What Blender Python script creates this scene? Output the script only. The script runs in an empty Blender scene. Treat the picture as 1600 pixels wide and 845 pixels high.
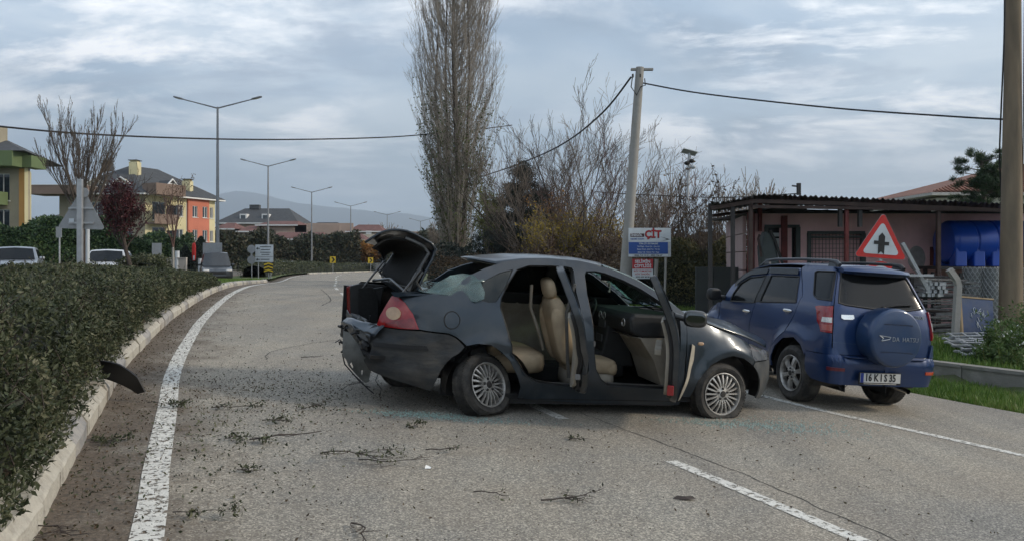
import bpy, bmesh, math, random
import numpy as np
from mathutils import Vector, Matrix
from mathutils.geometry import delaunay_2d_cdt
from mathutils import noise as mnoise

random.seed(7)
RNG = np.random.default_rng(11)
SC = bpy.context.scene
COL = SC.collection
PI = math.pi

# ---------------------------------------------------------------- camera, light, sky
EYE = 1.53; HAZE = True
cam_data = bpy.data.cameras.new('camera')
cam = bpy.data.objects.new('camera', cam_data); COL.objects.link(cam)
cam.location = (0, 0, EYE); cam.rotation_euler = (PI/2, 0, 0)
cam_data.sensor_width = 36.0; cam_data.lens = 1155/1600*36
cam_data.shift_y = -20.5/1600
cam_data.clip_end = 20000; cam_data.clip_start = .05
SC.camera = cam
SC.render.resolution_x = 1024; SC.render.resolution_y = 540
SC.view_settings.view_transform = 'Standard'; SC.view_settings.look = 'None'
SC.view_settings.exposure = 0.8; SC.view_settings.gamma = 1.0

SUN_EL = math.radians(27); SUN_AZ = math.radians(97)     # azimuth clockwise from +Y: light from the right
sun_data = bpy.data.lights.new('sun', 'SUN'); sun_data.energy = 2.1; sun_data.angle = math.radians(8)
sun_data.color = (1.0, .88, .72)
sun = bpy.data.objects.new('sun', sun_data); COL.objects.link(sun)
sd = Vector((math.sin(SUN_AZ)*math.cos(SUN_EL), math.cos(SUN_AZ)*math.cos(SUN_EL), math.sin(SUN_EL)))
sun.rotation_euler = sd.to_track_quat('Z', 'Y').to_euler()
sun.location = (20, 0, 20)

world = bpy.data.worlds.new('World'); SC.world = world; world.use_nodes = True
def build_world():
    nt = world.node_tree; N = nt.nodes; Lk = nt.links; N.clear()
    def nd(t, **k):
        n = N.new(t)
        for a, b in k.items(): setattr(n, a, b)
        return n
    out = nd('ShaderNodeOutputWorld'); bg = nd('ShaderNodeBackground'); bg.inputs['Strength'].default_value = .1
    Lk.new(bg.outputs[0], out.inputs[0])
    sky = nd('ShaderNodeTexSky'); sky.sky_type = 'NISHITA'; sky.sun_disc = False
    sky.sun_elevation = SUN_EL; sky.sun_rotation = SUN_AZ; sky.air_density = 1.2; sky.dust_density = 2.0
    tc = nd('ShaderNodeTexCoord')
    # project the view direction on a flat cloud deck: (x, y) / (z + k)
    sep = nd('ShaderNodeSeparateXYZ'); Lk.new(tc.outputs['Generated'], sep.inputs[0])
    ab = nd('ShaderNodeMath', operation='MAXIMUM'); ab.inputs[1].default_value = 0.0; Lk.new(sep.outputs['Z'], ab.inputs[0])
    az = nd('ShaderNodeMath', operation='ADD'); az.inputs[1].default_value = .16; Lk.new(ab.outputs[0], az.inputs[0])
    dx = nd('ShaderNodeMath', operation='DIVIDE'); Lk.new(sep.outputs['X'], dx.inputs[0]); Lk.new(az.outputs[0], dx.inputs[1])
    dy = nd('ShaderNodeMath', operation='DIVIDE'); Lk.new(sep.outputs['Y'], dy.inputs[0]); Lk.new(az.outputs[0], dy.inputs[1])
    cmb = nd('ShaderNodeCombineXYZ'); Lk.new(dx.outputs[0], cmb.inputs[0]); Lk.new(dy.outputs[0], cmb.inputs[1])
    def noise(scale, det, rough, off, sx=1, sy=1, dist=0.0):
        mp = nd('ShaderNodeMapping'); mp.inputs['Location'].default_value = off
        mp.inputs['Scale'].default_value = (sx, sy, 1); Lk.new(cmb.outputs[0], mp.inputs[0])
        n = nd('ShaderNodeTexNoise'); n.inputs['Scale'].default_value = scale; n.inputs['Detail'].default_value = det
        n.inputs['Roughness'].default_value = rough; n.inputs['Distortion'].default_value = dist
        Lk.new(mp.outputs[0], n.inputs['Vector']); return n.outputs['Fac']
    def ramp(src, stops):
        r = nd('ShaderNodeValToRGB'); e = r.color_ramp.elements
        while len(e) < len(stops): e.new(.5)
        for q, (p, c) in zip(e, stops): q.position = p; q.color = (*c, 1) if len(c) == 3 else c
        Lk.new(src, r.inputs[0]); return r.outputs[0]
    def mix(fac, a, b):
        m = nd('ShaderNodeMix', data_type='RGBA')
        Lk.new(fac, m.inputs[0])
        for s, v in ((m.inputs[6], a), (m.inputs[7], b)):
            if isinstance(v, tuple): s.default_value = (*v, 1)
            else: Lk.new(v, s)
        return m.outputs[2]
    k = SKYK
    # thin layer: hazy blue sky seen through and between clouds
    deck = ramp(noise(.80, 11, .60, (2.4, .6, 0), .9, 1.15, .35),
                [(.36, tuple(v*k for v in (1.15, 1.6, 2.2))), (.48, tuple(v*k for v in (2.55, 3.3, 4.2))), (.62, tuple(v*k for v in (5.3, 5.7, 6.0)))])
    base = mix(ramp(noise(.55, 2, .5, (5, 1, 0)), [(.35, (.25,)*3), (.7, (.85,)*3)]), sky.outputs[0], deck)
    # brighter cumulus tops
    c1 = ramp(noise(1.5, 13, .66, (7.3, 3.1, 0), .9, 1.25, .3), [(.48, (0, 0, 0)), (.60, (.95, .95, .95))])
    w = ramp(noise(.8, 3, .5, (1.3, 9.2, 3)), [(.38, (.0,)*3), (.56, (1.,)*3)])
    mm = nd('ShaderNodeMath', operation='MULTIPLY'); Lk.new(c1, mm.inputs[0]); Lk.new(w, mm.inputs[1])
    s2 = mix(mm.outputs[0], base, tuple(v*k for v in (7.2, 7.1, 7.0)))
    # darker grey bellies
    c2 = ramp(noise(1.35, 12, .63, (3.9, 5.5, 1), .8, 1.4, .3), [(.54, (0, 0, 0)), (.64, (.75,)*3)])
    s3 = mix(c2, s2, tuple(v*k for v in (1.65, 2.1, 2.7)))
    # haze band at the horizon
    hz = ramp(sep.outputs['Z'], [(.0, (.75,)*3), (.16, (.0,)*3)])
    s4 = mix(hz, s3, tuple(v*k for v in (3.3, 4.3, 5.1)))
    Lk.new(s4, bg.inputs['Color'])
SKYK = 1.7
build_world()

# ---------------------------------------------------------------- materials
def mat(name, col, rough=.7, metal=0., var=.15, scale=8., bump=0., bscale=None, coat=0., spec=.5, dirt=None, dscale=2., dfac=.5,
        trans=0., alpha=1., ior=1.45, detail=5, emit=None, coords='Object', stretch=None, sheen=0):
    m = bpy.data.materials.new(name); m.use_nodes = True
    nt = m.node_tree; N = nt.nodes; Lk = nt.links
    b = N['Principled BSDF']
    b.inputs['Roughness'].default_value = rough; b.inputs['Metallic'].default_value = metal
    b.inputs['Specular IOR Level'].default_value = spec; b.inputs['IOR'].default_value = ior
    b.inputs['Coat Weight'].default_value = coat; b.inputs['Coat Roughness'].default_value = .06
    b.inputs['Transmission Weight'].default_value = trans; b.inputs['Alpha'].default_value = alpha
    if emit: b.inputs['Emission Color'].default_value = (*emit[0], 1); b.inputs['Emission Strength'].default_value = emit[1]
    tc = N.new('ShaderNodeTexCoord'); vec = tc.outputs[coords]
    if stretch:
        mp = N.new('ShaderNodeMapping'); mp.inputs['Scale'].default_value = stretch; Lk.new(vec, mp.inputs[0]); vec = mp.outputs[0]
    n = N.new('ShaderNodeTexNoise'); n.inputs['Scale'].default_value = scale; n.inputs['Detail'].default_value = detail
    Lk.new(vec, n.inputs['Vector'])
    r = N.new('ShaderNodeValToRGB')
    lo = tuple(max(0, c*(1-var)) for c in col); hi = tuple(min(1, c*(1+var)) for c in col)
    r.color_ramp.elements[0].position = .3; r.color_ramp.elements[0].color = (*lo, 1)
    r.color_ramp.elements[1].position = .7; r.color_ramp.elements[1].color = (*hi, 1)
    Lk.new(n.outputs['Fac'], r.inputs[0]); cur = r.outputs[0]
    if dirt:
        n2 = N.new('ShaderNodeTexNoise'); n2.inputs['Scale'].default_value = dscale; n2.inputs['Detail'].default_value = 8
        n2.inputs['Roughness'].default_value = .65; Lk.new(vec, n2.inputs['Vector'])
        r2 = N.new('ShaderNodeValToRGB'); r2.color_ramp.elements[0].position = .42; r2.color_ramp.elements[0].color = (0, 0, 0, 1)
        r2.color_ramp.elements[1].position = .68; r2.color_ramp.elements[1].color = (dfac,)*3 + (1,)
        Lk.new(n2.outputs['Fac'], r2.inputs[0])
        mx = N.new('ShaderNodeMix'); mx.data_type = 'RGBA'; Lk.new(r2.outputs[0], mx.inputs[0]); Lk.new(cur, mx.inputs[6])
        mx.inputs[7].default_value = (*dirt, 1); cur = mx.outputs[2]
        mr = N.new('ShaderNodeMix'); mr.data_type = 'FLOAT'; Lk.new(r2.outputs[0], mr.inputs[0]); mr.inputs[2].default_value = rough; mr.inputs[3].default_value = max(rough, .75)
        Lk.new(mr.outputs[0], b.inputs['Roughness'])
    Lk.new(cur, b.inputs['Base Color'])
    if bump:
        nb = N.new('ShaderNodeTexNoise'); nb.inputs['Scale'].default_value = bscale or scale*4; nb.inputs['Detail'].default_value = 6
        Lk.new(vec, nb.inputs['Vector'])
        bp = N.new('ShaderNodeBump'); bp.inputs['Strength'].default_value = bump; bp.inputs['Distance'].default_value = .02
        Lk.new(nb.outputs['Fac'], bp.inputs['Height']); Lk.new(bp.outputs[0], b.inputs['Normal'])
    return m

def leafmat(name, cols, rough=.55, scale=1.5, trans=.25):
    """foliage colour that differs from leaf to leaf (noise over position), with a little light coming through"""
    m = bpy.data.materials.new(name); m.use_nodes = True
    nt = m.node_tree; N = nt.nodes; Lk = nt.links; b = N['Principled BSDF']
    b.inputs['Roughness'].default_value = rough; b.inputs['Specular IOR Level'].default_value = .35
    geo = N.new('ShaderNodeNewGeometry')
    tc = N.new('ShaderNodeTexCoord')
    n = N.new('ShaderNodeTexNoise'); n.inputs['Scale'].default_value = scale; n.inputs['Detail'].default_value = 3; Lk.new(tc.outputs['Object'], n.inputs['Vector'])
    ad = N.new('ShaderNodeMath'); ad.operation = 'MULTIPLY_ADD'; ad.inputs[1].default_value = .65
    sb = N.new('ShaderNodeMath'); sb.operation = 'MULTIPLY_ADD'; sb.inputs[1].default_value = 1.1; sb.inputs[2].default_value = -.38
    Lk.new(n.outputs['Fac'], sb.inputs[0]); Lk.new(sb.outputs[0], ad.inputs[2]); Lk.new(geo.outputs['Random Per Island'], ad.inputs[0])
    r = N.new('ShaderNodeValToRGB'); e = r.color_ramp.elements
    while len(e) < len(cols): e.new(.5)
    for i, c in enumerate(cols): e[i].position = i/(len(cols)-1); e[i].color = (*c, 1)
    Lk.new(ad.outputs[0], r.inputs[0]); Lk.new(r.outputs[0], b.inputs['Base Color'])
    if trans:
        t = N.new('ShaderNodeBsdfTranslucent'); Lk.new(r.outputs[0], t.inputs[0])
        ms = N.new('ShaderNodeMixShader'); ms.inputs[0].default_value = trans
        Lk.new(b.outputs[0], ms.inputs[1]); Lk.new(t.outputs[0], ms.inputs[2]); Lk.new(ms.outputs[0], N['Material Output'].inputs[0])
    return m

# ---------------------------------------------------------------- mesh helpers
class MB:
    def __init__(s): s.v = []; s.f = []; s.mi = []
    def add(s, vs, fs, m=0):
        o = len(s.v); s.v += [tuple(v) for v in vs]; s.f += [tuple(i+o for i in f) for f in fs]; s.mi += [m]*len(fs)
    def box(s, c, d, rot=None, m=0, taper=1.):
        hx, hy, hz = d[0]/2, d[1]/2, d[2]/2
        vs = [Vector((sx*hx*(taper if sz > 0 else 1), sy*hy*(taper if sz > 0 else 1), sz*hz)) for sz in (-1, 1) for sx, sy in ((-1, -1), (1, -1), (1, 1), (-1, 1))]
        if rot is not None: vs = [rot @ v for v in vs]
        c = Vector(c)
        s.add([v+c for v in vs], [(3, 2, 1, 0), (4, 5, 6, 7), (0, 1, 5, 4), (1, 2, 6, 5), (2, 3, 7, 6), (3, 0, 4, 7)], m); return s
    def tube(s, pts, rad, n=8, cap=True, m=0):
        pts = [Vector(p) for p in pts]; k = len(pts)
        if not hasattr(rad, '__len__'): rad = [rad]*k
        up = None; vs = []
        for i, p in enumerate(pts):
            t = (pts[min(i+1, k-1)] - pts[max(i-1, 0)])
            t = t.normalized() if t.length > 1e-9 else Vector((0, 0, 1))
            if up is None:
                up = t.orthogonal().normalized()
            else:
                up = (up - t*up.dot(t)); up = up.normalized() if up.length > 1e-6 else t.orthogonal().normalized()
            sd_ = t.cross(up)
            for j in range(n):
                a = 2*PI*j/n; vs.append(p + (up*math.cos(a) + sd_*math.sin(a))*rad[i])
        fs = [(i*n+j, i*n+(j+1) % n, (i+1)*n+(j+1) % n, (i+1)*n+j) for i in range(k-1) for j in range(n)]
        if cap: fs += [tuple(range(n-1, -1, -1)), tuple((k-1)*n+j for j in range(n))]
        s.add(vs, fs, m); return s
    def prism(s, poly, vec, m=0):
        """poly: 3D loop; extruded by vec"""
        n = len(poly); v = Vector(vec); a = [Vector(p) for p in poly]
        s.add(a + [p+v for p in a], [tuple(range(n-1, -1, -1)), tuple(range(n, 2*n))] + [(i, (i+1) % n, n+(i+1) % n, n+i) for i in range(n)], m); return s
    def lathe(s, prof, c=(0, 0, 0), axis='z', n=32, m=0, close=False):
        """prof: list of (r, h); spun round an axis through c"""
        vs = []; k = len(prof)
        for r, hh in prof:
            for j in range(n):
                a = 2*PI*j/n; x, y = r*math.cos(a), r*math.sin(a)
                vs.append({'z': (x, y, hh), 'y': (x, hh, y), 'x': (hh, x, y)}[axis])
        c = Vector(c); vs = [Vector(v)+c for v in vs]
        fs = [(i*n+j, i*n+(j+1) % n, (i+1)*n+(j+1) % n, (i+1)*n+j) for i in range(k-1) for j in range(n)]
        if close: fs += [tuple(range(n-1, -1, -1)), tuple((k-1)*n+j for j in range(n))]
        s.add(vs, fs, m); return s
    def ellip(s, c, r, n=12, k=8, m=0, rot=None, p=2.):
        vs = []; c = Vector(c)
        def pw(v, e): return math.copysign(abs(v)**e, v)
        e = 2./p
        for i in range(k+1):
            t = -PI/2 + PI*i/k
            for j in range(n):
                a = 2*PI*j/n
                v = Vector((r[0]*pw(math.cos(t), e)*pw(math.cos(a), e), r[1]*pw(math.cos(t), e)*pw(math.sin(a), e), r[2]*pw(math.sin(t), e)))
                if rot is not None: v = rot @ v
                vs.append(v+c)
        s.add(vs, [(i*n+j, i*n+(j+1) % n, (i+1)*n+(j+1) % n, (i+1)*n+j) for i in range(k) for j in range(n)], m); return s
    def mesh(s, name, mats, smooth=None):
        me = bpy.data.meshes.new(name); me.from_pydata(s.v, [], s.f)
        for q in (mats if isinstance(mats, (list, tuple)) else [mats]): me.materials.append(q)
        if any(s.mi): me.polygons.foreach_set('material_index', s.mi)
        bm = bmesh.new(); bm.from_mesh(me); bmesh.ops.recalc_face_normals(bm, faces=bm.faces); bm.to_mesh(me); bm.free()
        if smooth: smooth_mesh(me, smooth)
        me.update(); return me
    def build(s, name, mats, parent=None, smooth=None, bevel=0., loc=None):
        o = bpy.data.objects.new(name, s.mesh(name, mats, smooth)); COL.objects.link(o)
        if parent: o.parent = parent
        if loc is not None: o.location = loc
        if bevel:
            b = o.modifiers.new('bevel', 'BEVEL'); b.width = bevel; b.segments = 2; b.limit_method = 'ANGLE'; b.angle_limit = math.radians(40)
        return o
def smooth_mesh(me, ang=35):
    me.polygons.foreach_set('use_smooth', [True]*len(me.polygons)); me.set_sharp_from_angle(angle=math.radians(ang))
def tag(o, label=None, cat=None, group=None, kind=None):
    if label: o['label'] = label
    if cat: o['category'] = cat
    if group: o['group'] = group
    if kind: o['kind'] = kind
    return o
def empty(name, loc=(0, 0, 0), rz=0, label=None, cat=None, group=None, matrix=None):
    o = bpy.data.objects.new(name, None); COL.objects.link(o); o.empty_display_size = .2
    if matrix is not None: o.matrix_world = matrix
    else: o.location = loc; o.rotation_euler = (0, 0, rz)
    return tag(o, label, cat, group)
def copy_tree(o, parent=None):
    c = o.copy(); COL.objects.link(c)
    if parent: c.parent = parent
    for ch in list(o.children): copy_tree(ch, c)
    return c
def link_copy(o, loc=None, parent=None):
    c = o.copy(); COL.objects.link(c)
    if loc is not None: c.location = loc
    if parent: c.parent = parent
    return c
def raw(name, verts, faces_idx, nper, mats, parent=None, smooth=False):
    """big mesh from numpy: verts (n,3), faces (m,nper)"""
    me = bpy.data.meshes.new(name); nv = len(verts); nf = len(faces_idx)
    me.vertices.add(nv); me.vertices.foreach_set('co', np.asarray(verts, np.float32).ravel())
    me.loops.add(nf*nper); me.loops.foreach_set('vertex_index', np.asarray(faces_idx, np.int32).ravel())
    me.polygons.add(nf); me.polygons.foreach_set('loop_start', np.arange(nf, dtype=np.int32)*nper)
    if smooth: me.polygons.foreach_set('use_smooth', [True]*nf)
    me.materials.append(mats); me.update(calc_edges=True)
    o = bpy.data.objects.new(name, me); COL.objects.link(o)
    if parent: o.parent = parent
    return o
def leaves(name, P, size, m, parent=None, aspect=.5, up=0., jitter=.35, fold=True):
    """one small leaf at each of P (n,3): two triangles folded on the midrib, random orientation"""
    P = np.asarray(P, float); n = len(P)
    d = RNG.normal(size=(n, 3)); d[:, 2] += up; d /= np.linalg.norm(d, axis=1)[:, None]
    q = RNG.normal(size=(n, 3)); q -= (q*d).sum(1)[:, None]*d; q /= np.linalg.norm(q, axis=1)[:, None]
    nn = np.cross(d, q)
    s = (np.asarray(size)*(1 + RNG.uniform(-jitter, jitter, n)))[:, None]
    a = P; b = P + d*s
    mid = P + d*s*.45
    e = mid + q*s*aspect*.5 + nn*s*.08; f_ = mid - q*s*aspect*.5 + nn*s*.08
    V = np.stack([a, e, b, f_], 1).reshape(-1, 3)
    i = np.arange(n)*4
    F = np.concatenate([np.stack([i, i+1, i+2], 1), np.stack([i, i+2, i+3], 1)])
    return raw(name, V, F, 3, m, parent)
def text(s, size, m, name, parent=None, mw=None, extrude=.0015, align='LEFT', sx=1., bold=0.):
    """flat printed lettering as thin mesh; mw = matrix (text lies in its XY plane)"""
    cu = bpy.data.curves.new('t', 'FONT'); cu.body = s; cu.size = size; cu.extrude = extrude; cu.align_x = align; cu.align_y = 'CENTER'
    cu.resolution_u = 2; cu.offset = bold
    to = bpy.data.objects.new('t', cu); COL.objects.link(to)
    bpy.context.view_layer.update()
    me = bpy.data.meshes.new_from_object(to.evaluated_get(bpy.context.evaluated_depsgraph_get()))
    bpy.data.objects.remove(to); bpy.data.curves.remove(cu)
    me.materials.clear(); me.materials.append(m)
    if sx != 1: me.transform(Matrix.Scale(sx, 4, (1, 0, 0)))
    o = bpy.data.objects.new(name, me); COL.objects.link(o)
    if mw is not None: me.transform(mw)
    if parent: o.parent = parent
    return o
def pip(p, poly):
    x, y = p; c = False; j = len(poly)-1
    for i in range(len(poly)):
        xi, yi = poly[i]; xj, yj = poly[j]
        if (yi > y) != (yj > y) and x < (xj-xi)*(y-yi)/(yj-yi)+xi: c = not c
        j = i
    return c
def resample(loop, step):
    out = []
    for i, a in enumerate(loop):
        b = loop[(i+1) % len(loop)]; d = math.dist(a, b); n = max(1, int(d/step+.5))
        for k in range(n): out.append((a[0]+(b[0]-a[0])*k/n, a[1]+(b[1]-a[1])*k/n))
    return out
def patch(name, outer, f, m, parent=None, holes=(), step=.06, thick=.018, inner=None, deform=None):
    """a sheet-metal panel: outline and holes in the (a, b) plane, lifted onto the surface f(a, b) and given thickness"""
    loops = [resample(outer, step)] + [resample(hh, step) for hh in holes]
    pts = []; edges = []
    for lp in loops:
        o = len(pts); pts += lp; edges += [(o+i, o+(i+1) % len(lp)) for i in range(len(lp))]
    xs = [p[0] for p in outer]; ys = [p[1] for p in outer]
    bnd = list(pts)
    bx = np.array(bnd)
    x = min(xs)+step*.5; row = 0
    while x < max(xs):
        y = min(ys)+step*(.5 if row % 2 else .1)
        while y < max(ys):
            if pip((x, y), outer) and not any(pip((x, y), hh) for hh in holes):
                if np.min(np.hypot(bx[:, 0]-x, bx[:, 1]-y)) > step*.45: pts.append((x, y))
            y += step
        x += step*.87; row += 1
    vs, es, fs, _, _, _ = delaunay_2d_cdt([Vector(p) for p in pts], edges, [], 0, 1e-6)
    keep = []
    for t in fs:
        c = (sum(vs[i][0] for i in t)/3, sum(vs[i][1] for i in t)/3)
        if pip(c, outer) and not any(pip(c, hh) for hh in holes): keep.append(tuple(t))
    e = 1e-3; P3 = []; NN = []
    for v in vs:
        p = Vector(f(v[0], v[1])); pa = Vector(f(v[0]+e, v[1])); pb = Vector(f(v[0], v[1]+e))
        pa2 = Vector(f(v[0]-e, v[1])); pb2 = Vector(f(v[0], v[1]-e))
        nrm = (pa-pa2).cross(pb-pb2); P3.append(p); NN.append(nrm.normalized() if nrm.length > 1e-12 else Vector((0, 0, 1)))
    n = len(vs); sgn = 1
    if inner is not None:
        k = Vector(inner); s = sum((k-p).dot(q) for p, q in zip(P3, NN)); sgn = 1 if s > 0 else -1
    back = [p + q*sgn*thick for p, q in zip(P3, NN)]
    from collections import Counter
    cnt = Counter()
    for t in keep:
        for a, b in ((t[0], t[1]), (t[1], t[2]), (t[2], t[0])): cnt[(min(a, b), max(a, b))] += 1
    faces = list(keep) + [tuple(i+n for i in reversed(t)) for t in keep]
    for t in keep:
        for a, b in ((t[0], t[1]), (t[1], t[2]), (t[2], t[0])):
            if cnt[(min(a, b), max(a, b))] == 1: faces.append((a, a+n, b+n, b))
    V = P3 + back
    if deform: V = [Vector(deform(v)) for v in V]
    mb = MB(); mb.add(V, faces)
    me = mb.mesh(name, m); smooth_mesh(me, 40)
    bm = bmesh.new(); bm.from_mesh(me)
    lo = [v for v in bm.verts if not v.link_faces]; bmesh.ops.delete(bm, geom=lo, context='VERTS'); bm.to_mesh(me); bm.free()
    o = bpy.data.objects.new(name, me); COL.objects.link(o)
    if parent: o.parent = parent
    return o
def lerp_tab(tab, x):
    if x <= tab[0][0]: return tab[0][1]
    for (a, b), (c, d) in zip(tab, tab[1:]):
        if x <= c: return b + (d-b)*(x-a)/(c-a)
    return tab[-1][1]
def smooth_tab(tab, n=200, w=3):
    """dense, slightly smoothed lookup of a polyline table"""
    x0, x1 = tab[0][0], tab[-1][0]; X = np.linspace(x0, x1, n); Y = np.array([lerp_tab(tab, x) for x in X])
    k = w; Yp = np.pad(Y, k, mode='edge'); ker = np.ones(2*k+1)/(2*k+1); Y = np.convolve(Yp, ker, 'valid')
    return lambda x: float(np.interp(x, X, Y))
def sst(t): t = max(0., min(1., t)); return t*t*(3-2*t)

# ---------------------------------------------------------------- lie of the land
BANK = .065
def g(x, y):
    """road banked in the bend, levelling out with distance"""
    xx = max(-14., min(8., x)); return -BANK*xx*(1-sst((y-12)/38)) - .6*sst((y-52)/60)
# ================================================================ SETTING: ground, road, median, verge
def catmull(pts, step):
    """dense polyline through pts"""
    out = []; P = [Vector(p) for p in pts]; P = [P[0]*2-P[1]] + P + [P[-1]*2-P[-2]]
    for i in range(1, len(P)-2):
        a, b, c, d = P[i-1:i+3]; n = max(1, int((c-b).length/step))
        for k in range(n):
            t = k/n; out.append(.5*((2*b) + (c-a)*t + (2*a-5*b+4*c-d)*t*t + (3*b-a-3*c+d)*t**3))
    out.append(P[-2]); return out
def normals(L):
    r = []
    for i in range(len(L)):
        t = (L[min(i+1, len(L)-1)] - L[max(0, i-1)]).normalized(); r.append(Vector((t.y, -t.x)))
    return r
LINE_PTS = [(-.75, .4), (-1.33, 2.2), (-1.83, 3.7), (-2.28, 4.73), (-3.03, 6.5), (-3.8, 8.3), (-4.8, 11), (-6.06, 14.7), (-8.65, 23.1), (-11.1, 32),
            (-13.9, 44), (-17.2, 58), (-19.8, 72), (-21.3, 86), (-21.5, 99), (-19.5, 112), (-15, 122), (-8, 130), (2, 136), (16, 140), (40, 142)]
LL = catmull([(-.2, -2)] + LINE_PTS, .4); LN = normals(LL)
def off(d0, d1=None):
    return [p + n*d0 for p, n in zip(LL, LN)]
RR_PTS = [(9.2, 0), (6.85, 3.6), (4.75, 6.85), (3.17, 9.2), (1.75, 12.5), (.4, 16.4), (-1.9, 24.9)]
def right_line():
    far = [LL[i] + LN[i]*6.9 for i in range(0, len(LL), 12) if LL[i].y > 28]
    return catmull(RR_PTS + [tuple(p) for p in far], .4)
RR = right_line(); RN = normals(RR)
def strip(name, A, Bq, zoff, m, n=1, parent=None, zf=None, uv=False):
    """ribbon between polylines A and B (same length), n quads across"""
    V = []; F = []; k = n+1
    for a, b in zip(A, Bq):
        for j in range(k):
            p = a.lerp(b, j/n); V.append((p.x, p.y, (zf or g)(p.x, p.y) + zoff))
    for i in range(len(A)-1):
        for j in range(n): F.append((i*k+j, i*k+j+1, (i+1)*k+j+1, (i+1)*k+j))
    me = bpy.data.meshes.new(name); me.from_pydata(V, [], F); me.materials.append(m)
    me.polygons.foreach_set('use_smooth', [True]*len(F))
    o = bpy.data.objects.new(name, me); COL.objects.link(o)
    if parent: o.parent = parent
    if name == 'road':
        at = me.attributes.new('lateral', 'FLOAT', 'POINT')
        L2 = [(p.x, p.y) for p in LL]; arr = np.array(L2)
        vals = []
        for v in V:
            dd = np.hypot(arr[:, 0]-v[0], arr[:, 1]-v[1]); i = int(np.argmin(dd)); vals.append(max(0., (v[0]-arr[i, 0])*LN[i].x+(v[1]-arr[i, 1])*LN[i].y+.5))
        at.data.foreach_set('value', vals)
    return o
def nearest_pairs(A, Bq):
    """for each station of A the point of B at the same fraction of the way along"""
    out = []
    def cum(P):
        c = [0.]
        for a, b in zip(P, P[1:]): c.append(c[-1] + (b-a).length)
        return c
    ca, cb = cum(A), cum(Bq); j = 0
    for i in range(len(A)):
        t = ca[i]/ca[-1]*cb[-1]
        while j < len(cb)-2 and cb[j+1] < t: j += 1
        u = (t-cb[j])/max(1e-9, cb[j+1]-cb[j]); out.append(Bq[j].lerp(Bq[j+1], min(1, max(0, u))))
    return out

def asphalt():
    m = bpy.data.materials.new('asphalt'); m.use_nodes = True; nt = m.node_tree; N = nt.nodes; Lk = nt.links; b = N['Principled BSDF']
    b.inputs['Roughness'].default_value = .82; b.inputs['Specular IOR Level'].default_value = .35
    tc = N.new('ShaderNodeTexCoord')
    def noise(sc, det=2, rough=.5, st=None):
        n = N.new('ShaderNodeTexNoise'); n.inputs['Scale'].default_value = sc; n.inputs['Detail'].default_value = det; n.inputs['Roughness'].default_value = rough
        v = tc.outputs['Object']
        if st:
            mp = N.new('ShaderNodeMapping'); mp.inputs['Scale'].default_value = st; mp.inputs['Rotation'].default_value = (0, 0, math.radians(-25)); Lk.new(v, mp.inputs[0]); v = mp.outputs[0]
        Lk.new(v, n.inputs['Vector']); return n.outputs['Fac']
    def ramp(src, stops):
        r = N.new('ShaderNodeValToRGB'); e = r.color_ramp.elements
        while len(e) < len(stops): e.new(.5)
        for q, (p, c) in zip(e, stops): q.position = p; q.color = (*c, 1)
        Lk.new(src, r.inputs[0]); return r.outputs[0]
    def mix(f, a, c, mode='MIX'):
        x = N.new('ShaderNodeMix'); x.data_type = 'RGBA'; x.blend_type = mode
        for s, v in ((x.inputs[0], f), (x.inputs[6], a), (x.inputs[7], c)):
            if isinstance(v, float): s.default_value = v
            elif isinstance(v, tuple): s.default_value = (*v, 1)
            else: Lk.new(v, s)
        return x.outputs[2]
    vo = N.new('ShaderNodeTexVoronoi'); vo.inputs['Scale'].default_value = 105; Lk.new(tc.outputs['Object'], vo.inputs['Vector'])
    sp = N.new('ShaderNodeSeparateColor'); Lk.new(vo.outputs['Color'], sp.inputs[0])
    stone = ramp(sp.outputs[0], [(0, (.055, .052, .047)), (.45, (.19, .178, .155)), (.78, (.36, .335, .285)), (1, (.64, .59, .50))])
    fine = ramp(noise(160, 3), [(.35, (.13, .127, .12)), (.65, (.36, .342, .305))])
    c = mix(.42, stone, fine)
    big = ramp(noise(.35, 5, .6), [(.3, (.80, .81, .83)), (.7, (1.18, 1.15, 1.08))])
    c = mix(1., c, big, 'MULTIPLY')
    track = ramp(noise(.5, 4, .6, (3.0, .25, 1)), [(.35, (.84, .84, .85)), (.65, (1.12, 1.1, 1.07))])
    c = mix(1., c, track, 'MULTIPLY')
    warm = ramp(noise(.8, 4, .6), [(.38, (0,)*3), (.75, (.6,)*3)])
    c = mix(warm, c, mix(.6, stone, (.30, .235, .16)))
    # earth and leaf dirt washed up along the kerb
    at = N.new('ShaderNodeAttribute'); at.attribute_name = 'lateral'
    mr = N.new('ShaderNodeMath'); mr.operation = 'MULTIPLY_ADD'; mr.inputs[1].default_value = 2.0; Lk.new(noise(2.2, 6, .7), mr.inputs[0]); 
    sg = N.new('ShaderNodeMath'); sg.operation = 'MULTIPLY'; sg.inputs[1].default_value = -.75; Lk.new(at.outputs['Fac'], sg.inputs[0]); Lk.new(sg.outputs[0], mr.inputs[2])
    d = ramp(mr.outputs[0], [(.25, (0,)*3), (.85, (.85,)*3)])
    dcol = ramp(noise(38, 5, .7), [(.3, (.035, .025, .018)), (.55, (.11, .08, .055)), (.8, (.24, .18, .13))])
    c = mix(d, c, dcol)
    Lk.new(c, b.inputs['Base Color'])
    bp = N.new('ShaderNodeBump'); bp.inputs['Strength'].default_value = .55; bp.inputs['Distance'].default_value = .012
    Lk.new(sp.outputs[0], bp.inputs['Height']); Lk.new(bp.outputs[0], b.inputs['Normal'])
    return m
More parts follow.
